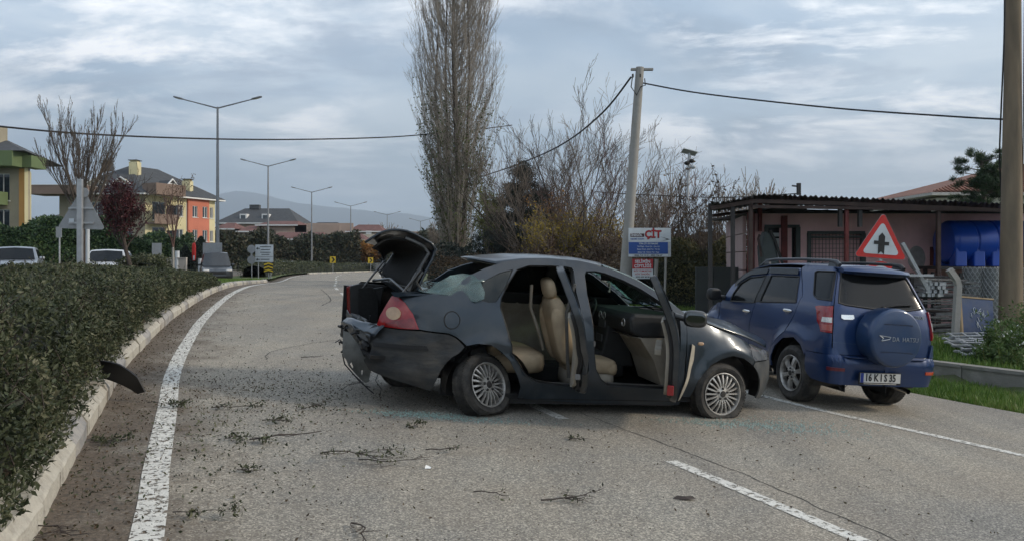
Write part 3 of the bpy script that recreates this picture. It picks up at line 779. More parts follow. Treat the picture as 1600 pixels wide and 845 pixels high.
# front wing, bonnet, lamp, bumper
FEND = [(2.062, .20), (2.062, .98), (2.10, 1.012), (2.32, .963), (2.43, .925), (2.62, .878), (2.82, .824), (2.93, .78), (2.90, .70), (2.875, .63), (2.905, .585), (2.882, .546), (2.749, .623), (2.607, .648), (2.457, .613), (2.332, .55), (2.25, .455), (2.19, .35), (2.14, .20)]
def dent(p):
    d = mnoise.noise(Vector((p.x*3.1, p.z*3.4, 5)))*.018 + mnoise.noise(Vector((p.x*8, p.z*7, 9)))*.006
    w = sst((p.x-2.1)/.6); return Vector((p.x, p.y - (-1 if p.y < 0 else 1)*d*w, p.z))
cp('front_wing', FEND, M_GREY, extra=dent, step=.045)
LAMP = [(2.912, .590), (2.885, .63), (2.91, .70), (2.94, .765), (3.05, .755), (3.2, .70), (3.32, .635), (3.36, .59), (3.2, .585)]
cp('headlamp', LAMP, M_HEADL, step=.04, extra=dent)
M_SCUFF = mat('scuffed_bumper_paint', (.050, .056, .060), rough=.5, metal=.1, var=.25, scale=7, bump=.15, bscale=20, dirt=(.12, .115, .105), dscale=5, dfac=.6)
BUMP = [(2.912, .580), (3.1, .575), (3.36, .582), (3.419, .58), (3.419, .16), (3.2, .15), (3.075, .17), (3.06, .26), (3.02, .38), (2.97, .46), (2.89, .54)]
def dent2(p):
    d = mnoise.noise(Vector((p.x*5, p.z*4, 7)))*.02; return Vector((p.x, p.y+d, p.z))
bum = cp('front_bumper', BUMP, M_SCUFF, extra=dent2, step=.05)
cp('front_bumper', [(2.9, .575), (3.1, .575), (3.419, .58), (3.419, .18), (3.05, .18)], M_GREYD, side=1, step=.08)
# inner arch linings
for cx_, sd in ((.0, -1), (2.62, -1), (.0, 1), (2.62, 1)):
    mb = MB(); V = []; n = 16
    for i in range(n+1):
        a = PI*i/n*1.12-.19; r = .40
        lx, lz = cx_+r*math.cos(a)*1.05, .26+r*math.sin(a)
        for yy in (min(.85, abs(car(A_(lx), max(.15, lz)).y)-.03), .5): V.append((lx, sd*yy, lz))
    mb.add(V, [(i*2, i*2+1, i*2+3, i*2+2) for i in range(n)]); mb.box((cx_-.12, sd*.5, .36), (.60, .01, .50)); mb.build('arch_liner', M_BLACK, sedan)
def top_patch(name, m, xr, edge, crown, zoff=0., nx=22, ny=14, vmax=1., bow=0., thick=.012, wob=0., rear_bow=0., parent=None, dropf=None, deform=skew):
    """a crowned panel between left and right edge curves; bow pushes its middle forward at the front end, rear_bow backward at the rear end"""
    mb = MB(); V = []
    for i in range(nx+1):
        u = i/nx; x = xr[0]+(xr[1]-xr[0])*u; ye, ze = edge(x)
        for j in range(ny+1):
            v = -1+2*j/ny; v *= vmax; q = 1-abs(v)**2.2
            px = x + bow*q*u - rear_bow*q*(1-u)
            cr = crown(x)*q + zoff + wob*mnoise.noise(Vector((px*4, v*3, 2)))*q
            V.append(deform(Vector((px, ye*v, ze + cr))))
    F = [(i*(ny+1)+j, i*(ny+1)+j+1, (i+1)*(ny+1)+j+1, (i+1)*(ny+1)+j) for i in range(nx) for j in range(ny)]
    mb.add(V, F); o = mb.build(name, m, parent or sedan, smooth=40)
    if thick: md = o.modifiers.new('thickness', 'SOLIDIFY'); md.thickness = thick; md.offset = -1
    return o
RAIL = smooth_tab([(-.57, 1.135), (-.47, 1.14), (-.39, 1.20), (-.215, 1.331), (-.071, 1.402), (.096, 1.462), (.366, 1.513), (.619, 1.533), (.945, 1.528), (1.277, 1.474), (1.535, 1.384), (1.725, 1.283), (1.884, 1.18), (2.085, 1.03)], n=300, w=4)
def rail_edge(x): z = RAIL(x); return abs(car(x, z).y)-.004, z
top_patch('roof', M_GREY, (.06, 1.17), rail_edge, lambda x: .045, rear_bow=.25, bow=.12, nx=20, ny=16, zoff=.002)
top_patch('headlining', M_BEIGEP, (.10, 1.12), rail_edge, lambda x: .035, rear_bow=.22, bow=.1, nx=12, ny=10, zoff=-.03, vmax=.95, thick=.005)
top_patch('windscreen', M_GLASSG, (1.20, 2.07), rail_edge, lambda x: .035, bow=.16, nx=12, ny=12, vmax=.985, thick=.004, rear_bow=-.1)
def hood_edge(x): zt = ZT(x); p = car(A_(min(x, 3.3)), zt); return abs(p.y)+.0, zt
mb_h = top_patch('bonnet', M_GREY, (2.12, 3.16), lambda x: ((abs(car(A_(x), ZT(x)-.01).y))-.004, ZT(x)-.004+.012), lambda x: lerp_tab([(2.1, .03), (2.4, .07), (2.8, .085), (3.2, .06)], x), bow=.20, rear_bow=-.12, nx=22, ny=20, wob=.03)
top_patch('scuttle', M_BLACK, (2.03, 2.16), lambda x: (.70, 1.0), lambda x: .02, rear_bow=-.1, bow=.12, nx=3, ny=8)
mb = MB()
for y0 in (-.35, .15): mb.tube([(2.14, y0, 1.03), (2.02, y0+.25, 1.09), (1.93, y0+.5, 1.14)], .009, 5)
mb.build('wiper', M_BLACK, sedan)
# deck beside and behind the missing rear window, shelf and boot well
mb = MB()
V = [skew(Vector(v)) for v in [(-.95, -.80, 1.085), (-.95, -.66, 1.115), (-.57, -.64, 1.145), (-.47, -.62, 1.16), (-.20, -.60, 1.14), (-.20, -.74, 1.10), (-.57, -.785, 1.125)]]
mb.add(V, [(0, 1, 2, 6), (6, 2, 3), (6, 3, 4, 5)]); mb.build('rear_deck', M_GREY, sedan, smooth=40)
mb = MB(); V = [skew(Vector(v)) for v in [(-.95, .80, 1.085), (-.95, .66, 1.115), (-.57, .64, 1.145), (-.20, .60, 1.14), (-.20, .74, 1.10), (-.57, .785, 1.125)]]
mb.add(V, [(0, 1, 2, 5), (5, 2, 3, 4)]); mb.build('rear_deck', M_GREY, sedan)
mb = MB(); mb.box((-.32, 0, 1.085), (.45, 1.28, .03)); mb.build('parcel_shelf', M_DARKIN, sedan, bevel=.01)
mb = MB(); mb.box((-.1, 0, 1.04), (.05, 1.3, .1)); mb.box((-.53, 0, 1.12), (.06, 1.22, .045)); mb.build('shelf_brace', M_GREYD, sedan, bevel=.01)
# glass sheet hanging crumpled over the deck
mb = MB(); V = []; nx, ny = 16, 14
for i in range(nx+1):
    for j in range(ny+1):
        u, v = i/nx, j/ny; y = -.74+1.34*v
        x = -.70+.60*u + .04*math.sin(v*5) + (.10*(1-v)*u); z = 1.15+.05*math.sin(v*7+1)*u + .16*math.exp(-((u-.85)/.30)**2)*(.5+.5*math.cos((v-.12)*4)) + .012*mnoise.noise(Vector((u*6, v*9, 1))) - .07*sst((.14-v)/.14)*(u**.7)
        V.append(skew(Vector((x, y, z))))
F = [(i*(ny+1)+j, i*(ny+1)+j+1, (i+1)*(ny+1)+j+1, (i+1)*(ny+1)+j) for i in range(nx) for j in range(ny) if not (i > nx-3 and j < 2)]
mb.add(V, F); o = mb.build('broken_rear_window', M_GLASSS, sedan, smooth=60); o['label'] = 'shattered rear window glass sagging over the boot edge'
md = o.modifiers.new('thickness', 'SOLIDIFY'); md.thickness = .005
o = patch('broken_glass_flap', [(-.66, 1.135), (-.55, 1.24), (-.43, 1.31), (-.30, 1.335), (-.19, 1.33), (-.125, 1.265), (-.09, 1.17), (-.10, 1.11), (-.182, 1.072), (-.29, 1.10), (-.38, 1.12)],
    lambda a, z: Vector((a, -.70-(1.33-z)*.42+.02*math.sin(a*16)+.012*math.sin(z*22+a*9), z)), M_GLASSS, sedan, step=.035, thick=.006)
# boot: lid raised and bent
def quad_grid(c00, c10, c11, c01, n, m, bulge, nrm):
    """grid between four corners, bulged along nrm"""
    V = []
    for i in range(n+1):
        for j in range(m+1):
            u, v = i/n, j/m; p = (Vector(c00)*(1-u)+Vector(c10)*u)*(1-v) + (Vector(c01)*(1-u)+Vector(c11)*u)*v
            V.append(p + Vector(nrm)*bulge(u, v))
    return V, [(i*(m+1)+j, i*(m+1)+j+1, (i+1)*(m+1)+j+1, (i+1)*(m+1)+j) for i in range(n) for j in range(m)]
hN, hF = Vector((-.70, -.60, 1.13)), Vector((-.98, .60, 1.17))        # hinge line, near and far
tN_, tF_ = Vector((-.555, -.62, 1.565)), Vector((-.86, .62, 1.755))    # folded edge of the lid
eN, eF = Vector((-.985, -.56, 1.455)), Vector((-1.24, .60, 1.595))     # lower lip of its rear face
lid_pts = []
nI, nJ = 14, 16
LN_ = [(-.743, 1.09), (-.65, 1.33), (-.561, 1.555), (-.70, 1.655), (-.86, 1.715), (-1.01, 1.715), (-1.13, 1.67), (-1.255, 1.575)]
LF_ = [(-.96, 1.15), (-.90, 1.30), (-.84, 1.47), (-.82, 1.53), (-.86, 1.56), (-.90, 1.55), (-.94, 1.51), (-.965, 1.46)]
def lid_point(u, v, inner=0.):
    k = u*7; i = min(6, int(k)); t = k-i
    def cr(T, q):
        p = [Vector(T[max(0, min(7, q+d))]) for d in (-1, 0, 1, 2)]
        return .5*((2*p[1]) + (p[2]-p[0])*t + (2*p[0]-5*p[1]+4*p[2]-p[3])*t*t + (3*p[1]-p[0]-3*p[2]+p[3])*t**3)
    a = cr(LN_, i); b = cr(LF_, i); c = a.lerp(b, v)
    m_ = Vector((sum(q[0] for q in LN_+LF_)/16-.15, sum(q[1] for q in LN_+LF_)/16-.15)); d = (m_-c).normalized()
    bow = .05*math.sin(PI*v)
    return Vector((c.x - d.x*bow + d.x*inner, -.60+1.2*v, c.y - d.y*bow + d.y*inner))
V = [lid_point(i/nI, j/nJ) for i in range(nI+1) for j in range(nJ+1)]
F = [(i*(nJ+1)+j, i*(nJ+1)+j+1, (i+1)*(nJ+1)+j+1, (i+1)*(nJ+1)+j) for i in range(nI) for j in range(nJ)]
mb = MB(); mb.add(V, F); lid = mb.build('boot_lid', M_GREY, sedan, smooth=50); md = lid.modifiers.new('thickness', 'SOLIDIFY'); md.thickness = .02; md.offset = 0
V = [lid_point(.04+.93*i/nI, .05+.90*j/nJ, .075) for i in range(nI+1) for j in range(nJ+1)]
mb = MB(); mb.add(V, F); ll = mb.build('lid_lining', M_CARPET, lid, smooth=50); md = ll.modifiers.new('thickness', 'SOLIDIFY'); md.thickness = .02
mb = MB()
for v_ in (.03, .97): mb.tube([lid_point(u, v_, .07) for u in np.linspace(0, .55, 7)], .022, 6)
mb.tube([lid_point(.03, v, .07) for v in np.linspace(.03, .97, 9)], .02, 6)
mb.build('lid_rim', M_GREYD, lid, smooth=50)
mb = MB()
for yy in (-.60, .58):
    k_ = (yy+.60)/1.2; base = hN.lerp(hF, k_)
    mb.tube([base+Vector((.16, 0, -.12)), base+Vector((.05, 0, -.02)), base+Vector((-.04, 0, .10)), base+Vector((.02, 0, .2))], .014, 6)
    mb.tube([base+Vector((-.22, 0, -.10)), base+Vector((.00, 0, .22))], .012, 6)
    mb.tube([base+Vector((-.26, .0, -.14)), base+Vector((.12, 0, -.04))], .010, 6)
mb.tube([hN+Vector((-.1, .05, -.03)), hN.lerp(hF, .5)+Vector((-.1, 0, .07)), hF+Vector((-.1, -.05, .0))], .016, 6)
mb.tube([hN+Vector((0, .05, -.02)), hN.lerp(hF, .5)+Vector((0, 0, .02)), hF+Vector((0, -.05, .0))], .02, 6)
mb.build('hinge_arm', M_GREYD, lid, smooth=50)
rnd = random.Random(5); mb = MB()
for k in range(11):
    p = hN+Vector((rnd.uniform(-.1, .25), rnd.uniform(-.08, .5), rnd.uniform(-.04, .02))); pts = [p]
    for q in range(5): p = p+Vector((rnd.uniform(-.07, .07), rnd.uniform(-.06, .06), rnd.uniform(-.04, .045))); pts.append(p)
    mb.tube(pts, .006, 5)
tag(mb.build('loose_wiring', M_BLACK, sedan), kind='stuff')
# boot well
mb = MB()
for v in (MB().box((-.65, 0, .50), (.95, 1.5, .03)), MB().box((-.62, .74, .78), (1.0, .03, .56)), MB().box((-.50, -.70, .78), (.60, .03, .56)), MB().box((-.16, 0, .78), (.03, 1.5, .55))):
    mb.add([skew(Vector(q)) for q in v.v], v.f)
mb.build('boot_well', M_CARPET, sedan)
# far rear corner standing out behind, with its lamp
def corner(name, pts, m, w, parent=sedan):
    mb = MB(); mb.prism(pts, w); return mb.build(name, m, parent, bevel=.008)
corner('far_rear_corner', [(-1.30, .62, .72), (-1.33, .62, 1.09), (-1.20, .62, 1.13), (-.95, .62, 1.12), (-1.0, .62, .70)], M_BLACK, (0.02, .22, 0))
corner('far_tail_lamp', [(-1.335, .66, .76), (-1.365, .66, 1.08), (-1.30, .66, 1.10), (-1.29, .66, .76)], M_REDD, (.01, .19, 0))
corner('inner_panel', [(-1.22, .50, .70), (-1.24, .50, 1.08), (-1.10, .50, 1.10), (-1.02, .50, .95), (-1.0, .50, .68)], M_CARPET, (0.02, .04, 0))
# tail lamp, near side: red shell with round amber lens
TL = [(-.737, .795), (-.808, .936), (-.885, 1.030), (-.945, 1.075), (-1.005, 1.085), (-1.045, 1.0), (-1.085, .885), (-1.10, .79), (-.9, .788)]
tl = cp('tail_lamp', TL, M_REDL, off_=-.012, step=.035, thick=.03)
mb = MB()
cc = on_side(-.985, .925, .018); nrm = (on_side(-.985, .925, .05)-on_side(-.985, .925, 0)).normalized()
fwd = (on_side(-.95, .925, 0)-on_side(-1.02, .925, 0)).normalized(); nn_ = fwd.cross(Vector((0, 0, 1))).normalized()
up_ = fwd.cross(nn_)
def disc(mb, c, ax, r, h, n=20, dome=.3):
    ax = Vector(ax).normalized(); u = ax.orthogonal().normalized(); v = ax.cross(u); c = Vector(c)
    pr = [(1, 0), (1, .5), (.92, .85), (.6, 1+dome*.5), (.0, 1+dome)]
    V = [c + (u*math.cos(2*PI*j/n)+v*math.sin(2*PI*j/n))*r*a + ax*h*b for a, b in pr for j in range(n)]
    mb.add(V, [(i*n+j, i*n+(j+1) % n, (i+1)*n+(j+1) % n, (i+1)*n+j) for i in range(len(pr)-1) for j in range(n)] + [tuple(range(n-1, -1, -1))])
cp('indicator_lens', [(-.985+.062*math.cos(t), .925+.060*math.sin(t)) for t in np.linspace(0, 2*PI, 22, endpoint=False)], M_AMBER, off_=-.03, step=.02, thick=.02, parent=tl)
cp('lamp_reflector_band', [(-.76, .80), (-.80, .90), (-1.03, .83), (-1.05, .80)], M_REDD, off_=-.016, step=.05, thick=.006, parent=tl)
# rear bumper corner with its rubbing strip, torn end
RB = [(-.275, .648), (-.362, .727), (-.436, .757), (-.714, .777), (-.95, .775), (-1.12, .778), (-1.165, .70), (-1.19, .655), (-1.12, .625), (-1.09, .60), (-1.10, .52), (-1.14, .44), (-1.10, .36), (-.99, .325), (-.8, .275), (-.575, .215), (-.525, .315), (-.48, .425), (-.38, .555)]
rbm = cp('rear_bumper', RB, mat('scuffed_rear_bumper', (.020, .023, .026), rough=.48, metal=.1, var=.3, scale=5, bump=.15, bscale=16, dirt=(.075, .068, .058), dscale=3.5, dfac=.6, stretch=(1, 1, 2.5)), off_=-.006, step=.04, extra=dent_r)
cp('rubbing_strip', [(-1.10, .636), (-.646, .645), (-.615, .603), (-1.08, .592)], M_BLACK, off_=-.018, step=.05, thick=.012, parent=rbm)
# crumpled tail: bare metal, foam and hanging bumper skin
def crumple(name, grid, m, amp, seed, parent=sedan, n=9, k=7, thick=.006):
    V = []; c00, c10, c11, c01 = [Vector(c) for c in grid]
    for i in range(n+1):
        for j in range(k+1):
            u, v = i/n, j/k; p = c00.lerp(c10, u).lerp(c01.lerp(c11, u), v)
            s = Vector((p.x*7+seed, p.y*7, p.z*7)); V.append(p + mnoise.noise_vector(s)*amp + mnoise.noise_vector(s*2.7)*amp*.45)
    F = [(i*(k+1)+j, i*(k+1)+j+1, (i+1)*(k+1)+j+1, (i+1)*(k+1)+j) for i in range(n) for j in range(k)]
    mb = MB(); mb.add(V, F); o = mb.build(name, m, parent, smooth=25); md = o.modifiers.new('thickness', 'SOLIDIFY'); md.thickness = thick; return o
crumple('crushed_rear_panel', [(-1.08, -.6, .80), (-1.36, .6, .82), (-1.30, .55, .42), (-1.10, -.5, .42)], M_GREYD, .07, 1, n=14, k=10)
crumple('crushed_rear_panel', [(-1.16, -.62, .70), (-1.42, .2, .74), (-1.36, .25, .55), (-1.12, -.6, .55)], M_GREYD, .06, 4, n=12, k=8)
crumple('bumper_foam', [(-1.16, -.55, .62), (-1.40, .1, .70), (-1.30, .1, .50), (-1.12, -.55, .42)], M_BLACK, .07, 9, n=10, k=8)
crumple('torn_flap', [(-1.03, -.72, .80), (-1.36, .10, .79), (-1.40, .10, .73), (-1.12, -.72, .70)], M_GREY, .02, 12, n=10, k=4)
HB = [(-1.428, .712), (-1.43, .60), (-1.423, .48), (-1.386, .446), (-1.357, .373), (-1.243, .245), (-1.18, .196), (-1.146, .209), (-1.134, .319), (-1.133, .404), (-1.222, .477), (-1.29, .593), (-1.378, .698)]
o = patch('hanging_bumper_skin', HB, lambda a, z: Vector((a+.03, -.52+.10*math.sin((a+1.42)*7)+.05*math.sin(z*9)+.5*(a+1.28)**2, z)), mat('scuffed_bumper_back', (.13, .135, .13), rough=.7, var=.25, scale=4, dirt=(.03, .03, .03), dscale=5, dfac=.8, bump=.4, bscale=9), sedan, step=.045, thick=.012,
          holes=[[(-1.35, .40), (-1.335, .42), (-1.31, .36), (-1.32, .35)], [(-1.23, .33), (-1.215, .335), (-1.215, .28), (-1.225, .28)]])
o['label'] = 'scuffed bumper skin torn loose and hanging from the tail'
mb = MB()
mb.tube([(-1.39, -.34, .47), (-1.36, -.35, .37), (-1.22, -.36, .22), (-1.10, -.38, .12), (-1.06, -.38, .09)], .007, 5)
mb.tube([(-1.24, -.36, .25), (-1.15, -.4, .17), (-1.10, -.42, .16)], .006, 5)
mb.tube([(-1.03, -.5, .34), (-1.06, -.5, .24), (-1.00, -.5, .16), (-1.01, -.5, .08)], .004, 5)
rnd = random.Random(8)
for k in range(12):
    p = Vector((rnd.uniform(-1.42, -1.12), rnd.uniform(-.5, .3), rnd.uniform(.46, .78))); pts = [p]
    for q in range(4): p = p+Vector((rnd.uniform(-.07, .07), rnd.uniform(-.07, .07), rnd.uniform(-.07, .05))); pts.append(p)
    mb.tube(pts, rnd.uniform(.006, .014), 5)
tag(mb.build('torn_strips', M_BLACK, sedan), kind='stuff')
# cabin
mb = MB(); mb.box((1.0, 0, .17), (2.6, 1.62, .05)); mb.box((2.1, 0, .50), (.06, 1.6, .70)); mb.box((-.12, 0, .45), (.06, 1.5, .60)); mb.build('floor_pan', M_CARPET, sedan)
mb = MB(); mb.box((2.7, 0, .45), (.8, .9, .45)); mb.box((1.0, 0, .12), (2.0, 1.5, .06)); mb.box((-.6, 0, .42), (.9, 1.1, .1)); mb.build('underbody', M_BLACK, sedan)
mb = MB(); mb.box((.65, 0, .30), (1.7, .30, .22)); mb.box((1.45, 0, .42), (.5, .28, .30)); mb.build('centre_tunnel', M_DARKIN, sedan, bevel=.04)
mb = MB()
mb.prism([(1.46, -.78, .84), (1.44, -.78, .98), (1.50, -.78, 1.03), (2.05, -.78, 1.03), (2.08, -.78, .80), (1.6, -.78, .78)], (0, 1.56, 0))
dash = mb.build('dashboard', M_DARKIN, sedan, bevel=.03)
mb = MB(); mb.prism([(1.50, -.77, .79), (1.58, -.77, .78), (1.75, -.77, .55), (1.85, -.77, .30), (2.03, -.77, .30), (2.03, -.77, .80)], (0, .60, 0)); mb.build('glovebox', M_BEIGEP, dash, bevel=.03)
mb = MB(); mb.prism([(1.36, -.16, .40), (1.42, -.16, .62), (1.48, -.16, .98), (1.6, -.16, .98), (1.8, -.16, .4)], (0, .32, 0)); mb.build('centre_console', M_DARKIN, dash, bevel=.02)
mb = MB(); mb.box((1.452, 0, .86), (.02, .20, .09)); mb.box((1.425, 0, .70), (.02, .19, .08)); mb.build('radio', mat('radio_grey', (.06, .062, .065), rough=.4, var=.3, scale=30), dash, bevel=.005)
for yy, zz in ((-.06, .95), (.06, .95), (-.62, .93)):
    mb = MB(); mb.tube([Vector((1.445+.038*0, yy+.038*math.cos(t), zz+.038*math.sin(t))) for t in np.linspace(0, 2*PI, 17)], .006, 6, cap=False); mb.build('air_vent', M_ALLOY, dash, smooth=60)
mb = MB(); sc_ = Vector((1.40, .38, .93)); ax = Vector((-.9, 0, .42)).normalized(); uu = Vector((0, 1, 0)); vv = ax.cross(uu)
mb.tube([sc_+(uu*math.cos(t)+vv*math.sin(t))*.185 for t in np.linspace(0, 2*PI, 25)], .015, 8, cap=False)
mb.tube([sc_-uu*.18, sc_, sc_+uu*.18], .016, 6); mb.tube([sc_, sc_-vv*.17], .016, 6); mb.ellip(sc_, (.05, .06, .06)); mb.tube([sc_, sc_-ax*.3], .03, 8)
mb.build('steering_wheel', M_BLACK, sedan, smooth=60)
mb = MB(); mb.tube([(1.22, -.02, .42), (1.24, -.02, .58)], .011, 6); mb.ellip((1.24, -.02, .60), (.025, .025, .035)); mb.build('gear_lever', M_ALLOY, sedan, smooth=60)
mb = MB(); mb.box((1.47, 0, 1.37), (.02, .22, .07), Matrix.Rotation(.2, 3, 'Z')); mb.tube([(1.47, 0, 1.39), (1.46, 0, 1.44)], .008, 5); mb.build('rear_view_mirror', M_BLACK, sedan, bevel=.01)
mb = MB(); mb.box((1.50, -.02, 1.265), (.008, .05, .11)); mb.box((1.50, -.02, 1.35), (.003, .003, .08)); pm = mb.build('hanging_pendant', M_WHITE, sedan)
mb = MB(); mb.box((1.494, -.02, 1.285), (.004, .03, .03)); mb.box((1.494, -.02, 1.245), (.004, .03, .03)); mb.build('pendant_print', M_INK, pm)
def seat(x, y, w=.50, rear=False):
    s = empty('front_seat' if not rear else 'rear_seat'); s.parent = sedan
    tilt = Matrix.Rotation(-.30, 3, 'Y')
    mb = MB(); mb.ellip((x+.31, y, .45), (.27, w/2, .085), 16, 10, p=4.5); mb.ellip((x+.50, y, .43), (.09, w/2, .085), 14, 8, p=3); mb.build('seat_cushion', M_BEIGE, s, smooth=60)
    mb = MB(); mb.ellip((x+.30, y, .31), (.25, w/2-.02, .09), 14, 8, p=8); mb.build('seat_base', M_BEIGEP, s, smooth=60)
    mb = MB(); mb.ellip((x-.03, y, .79), (.085, w/2, .36), 16, 12, rot=tilt, p=4); mb.ellip((x-.045, y-w/2+.05, .76), (.10, .055, .30), 10, 10, rot=tilt, p=3); mb.ellip((x-.045, y+w/2-.05, .76), (.10, .055, .30), 10, 10, rot=tilt, p=3)
    mb.build('backrest', M_BEIGE, s, smooth=60)
    mb = MB(); mb.ellip((x-.17, y, 1.225), (.062, .135, .105), 14, 10, rot=tilt, p=3); mb.tube([(x-.13, y-.05, 1.05), (x-.16, y-.05, 1.2)], .008, 5); mb.tube([(x-.13, y+.05, 1.05), (x-.16, y+.05, 1.2)], .008, 5); mb.build('headrest', M_BEIGE, s, smooth=60)
    return s
seat(.85, -.38, .53); seat(1.06, .36)
rs = empty('rear_bench'); rs.parent = sedan
mb = MB(); mb.ellip((.34, 0, .46), (.34, .64, .12), 18, 10, p=4.5); mb.build('bench_cushion', M_BEIGE, rs, smooth=60)
mb = MB(); mb.ellip((.04, 0, .78), (.10, .64, .36), 18, 12, rot=Matrix.Rotation(-.35, 3, 'Y'), p=4); mb.build('bench_backrest', M_BEIGE, rs, smooth=60)
for yy in (-.36, .36):
    mb = MB(); mb.ellip((-.08, yy, 1.18), (.06, .13, .09), 12, 8, p=3); mb.build('bench_headrest', M_BEIGE, rs, smooth=60)
mb = MB(); mb.tube([(.86, -.70, 1.30), (.80, -.66, 1.0), (.83, -.70, .55), (.85, -.72, .35)], .018, 5); mb.build('seat_belt', mat('belt_grey', (.10, .095, .085), rough=.8), sedan)
mb = MB(); mb.tube([(.47, -.46, 1.26), (.475, -.46, 1.02), (.56, -.50, .80), (.63, -.50, .60)], .018, 5); mb.build('seat_belt', mat('belt_beige', (.16, .14, .11), rough=.8), sedan)
cp('torn_edge', [(2.105, .76), (2.135, .74), (2.13, .6), (2.105, .5), (2.095, .42), (2.07, .32), (2.03, .18), (2.015, .16), (2.03, .28), (2.065, .42), (2.085, .6)], M_TORN, off_=-.03, step=.04, thick=.008)
# wheels
w1 = wheel(.315, .218, .20, 20, .024, sedan, flat=.035); w1.matrix_local = Matrix.Translation((-.055, -.79, .258)) @ Matrix.Rotation(math.radians(31), 4, 'Z') @ Matrix.Rotation(math.radians(-20), 4, 'X')
w2 = wheel(.315, .222, .20, 20, .024, sedan, flat=.07); w2.matrix_local = Matrix.Translation((2.475, -.80, .248)) @ Matrix.Rotation(math.radians(7), 4, 'Z') @ Matrix.Rotation(math.radians(-2), 4, 'X')
for x_, y_ in ((-.66, .60), (2.55, .77)):
    w3 = wheel(.315, .218, .20, 20, .024, sedan); w3.matrix_local = Matrix.Translation((x_, y_, .285)) @ Matrix.Rotation(PI, 4, 'Z')
# open doors
def door(loop, hinge, ang, trimtop, is_front):
    d = empty('front_door' if is_front else 'rear_door'); d.parent = sedan
    cx = sum(p[0] for p in loop)/len(loop); cz = sum(p[1] for p in loop)/len(loop)
    def gsc(k): return [(cx+(x-cx)*(1+k/abs(x-cx+1e-6)*1 if False else 1)+(k if x > cx else -k), z+(k if z > cz else -k)) for x, z in loop]
    big = gsc(.012)
    belt = 1.07
    if is_front: win = [(1.045, 1.10), (1.035, 1.385), (1.19, 1.375), (1.38, 1.318), (1.57, 1.235), (1.70, 1.155), (1.76, 1.10)]
    else: win = [(.145, 1.10), (.20, 1.24), (.29, 1.36), (.40, 1.41), (.6, 1.42), (.82, 1.415), (.84, 1.22), (.85, 1.10)]
    A0 = patch('door_skin', big, lambda a, z: car(a, z), M_GREY, d, [win], .06, .012, inner=(1.2, 0, .7))
    low = [(x, z) for x, z in gsc(-.012)]
    def inw(o_): return lambda a, z: car(a, z)+Vector((0, o_, 0))
    lowpoly = [(x, min(z, belt+.01)) for x, z in low]
    # keep only distinct points below the belt
    L2 = []
    for p in lowpoly:
        if not L2 or math.dist(p, L2[-1]) > .012: L2.append(p)
    xs_ = [p[0] for p in low if p[1] <= belt+.01]
    poly = [p for p in low if p[1] < belt-.01]; xm, xM = min(p[0] for p in poly), max(p[0] for p in poly)
    patch('door_shell', big, inw(.012), M_GREYD, d, [win], .07, .045, inner=(1.2, 0, .7))
    lp = clip_below(low, belt)
    patch('door_inner', lp, inw(.05), M_BLACK, d, (), .08, .045, inner=(1.2, 0, .7))
    sb = MB(); sb.tube([car(a, z)+Vector((0, .062, 0)) for a, z in resample(low, .06)+[resample(low, .06)[0]]], .009, 6, cap=False); sb.build('door_seal', M_BLACK, d, smooth=60)
    hb = MB(); hx_ = max(p[0] for p in loop)-.01
    for zz in ((.45, .85) if is_front else (.48, .88)): pass
    ins = [(cx+(x-cx)*.90, .66+(z-.66)*.92) for x, z in lp]
    patch('door_trim', ins, inw(.097), M_BEIGEP, d, (), .08, .03, inner=(1.2, 0, .7))
    if is_front:
        ar = MB(); ar.prism([(1.25, -.70, .70), (1.80, -.70, .74), (1.80, -.70, .80), (1.25, -.70, .76)], (0, .07, 0)); ar.build('armrest', M_BEIGEP, d, bevel=.015)
        mb = MB(); mb.box((1.04, -.80, .42), (.03, .06, .09)); mb.build('door_reflector', M_REDL, d, bevel=.006)
        mb = MB(); mh = MB()
        mh.ellip((1.80, -1.00, 1.035), (.065, .115, .085), 18, 12, p=3.2, rot=Matrix.Rotation(.15, 3, 'Z')); mh.tube([(1.83, -.80, 1.05), (1.82, -.92, 1.02)], .03, 8)
        mir = mh.build('door_mirror', M_GREYD, d, smooth=60)
        mg = MB(); mg.ellip((1.738, -1.0, 1.035), (.006, .098, .068), 18, 10, p=3.2, rot=Matrix.Rotation(.15, 3, 'Z')); mg.build('mirror_glass', M_MIRROR, mir, smooth=60)
    else:
        mb = MB(); mb.box((.20, -.80, .50), (.02, .05, .05)); mb.build('latch', M_STEEL, d, bevel=.004)
    h_ = Vector(hinge); d.matrix_local = Matrix.Translation(h_) @ Matrix.Rotation(ang, 4, 'Z') @ Matrix.Translation(-h_)
    return d
def clip_below(poly, zc):
    out = []
    for i, a in enumerate(poly):
        b = poly[(i+1) % len(poly)]
        if a[1] <= zc: out.append(a)
        if (a[1] - zc)*(b[1]-zc) < 0: t = (zc-a[1])/(b[1]-a[1]); out.append((a[0]+(b[0]-a[0])*t, zc))
    return out
fd = door(FDOOR, (1.985, -.88, 0), math.radians(63.5), .7, True)
rd = door(RDOOR, (.955, -.87, 0), math.radians(71), .7, False)
mb = MB(); mb.box((1.05, -.845, .72), (.02, .03, .05)); mb.build('door_striker', M_STEEL, sedan)
mb = MB(); mb.prism([(.42, -.81, .318), (.92, -.81, .295), (.92, -.75, .295), (.42, -.75, .318)], (0, 0, .006)); mb.prism([(1.25, -.81, .318), (1.9, -.81, .300), (1.9, -.75, .300), (1.25, -.75, .318)], (0, 0, .006)); mb.build('sill_plate', M_STEEL, sedan)
mb = MB(); mb.ellip(on_side(2.215, .763, .004), (.036, .010, .018), 14, 8, p=2.6); mb.build('side_repeater', M_AMBER, sedan, smooth=60)
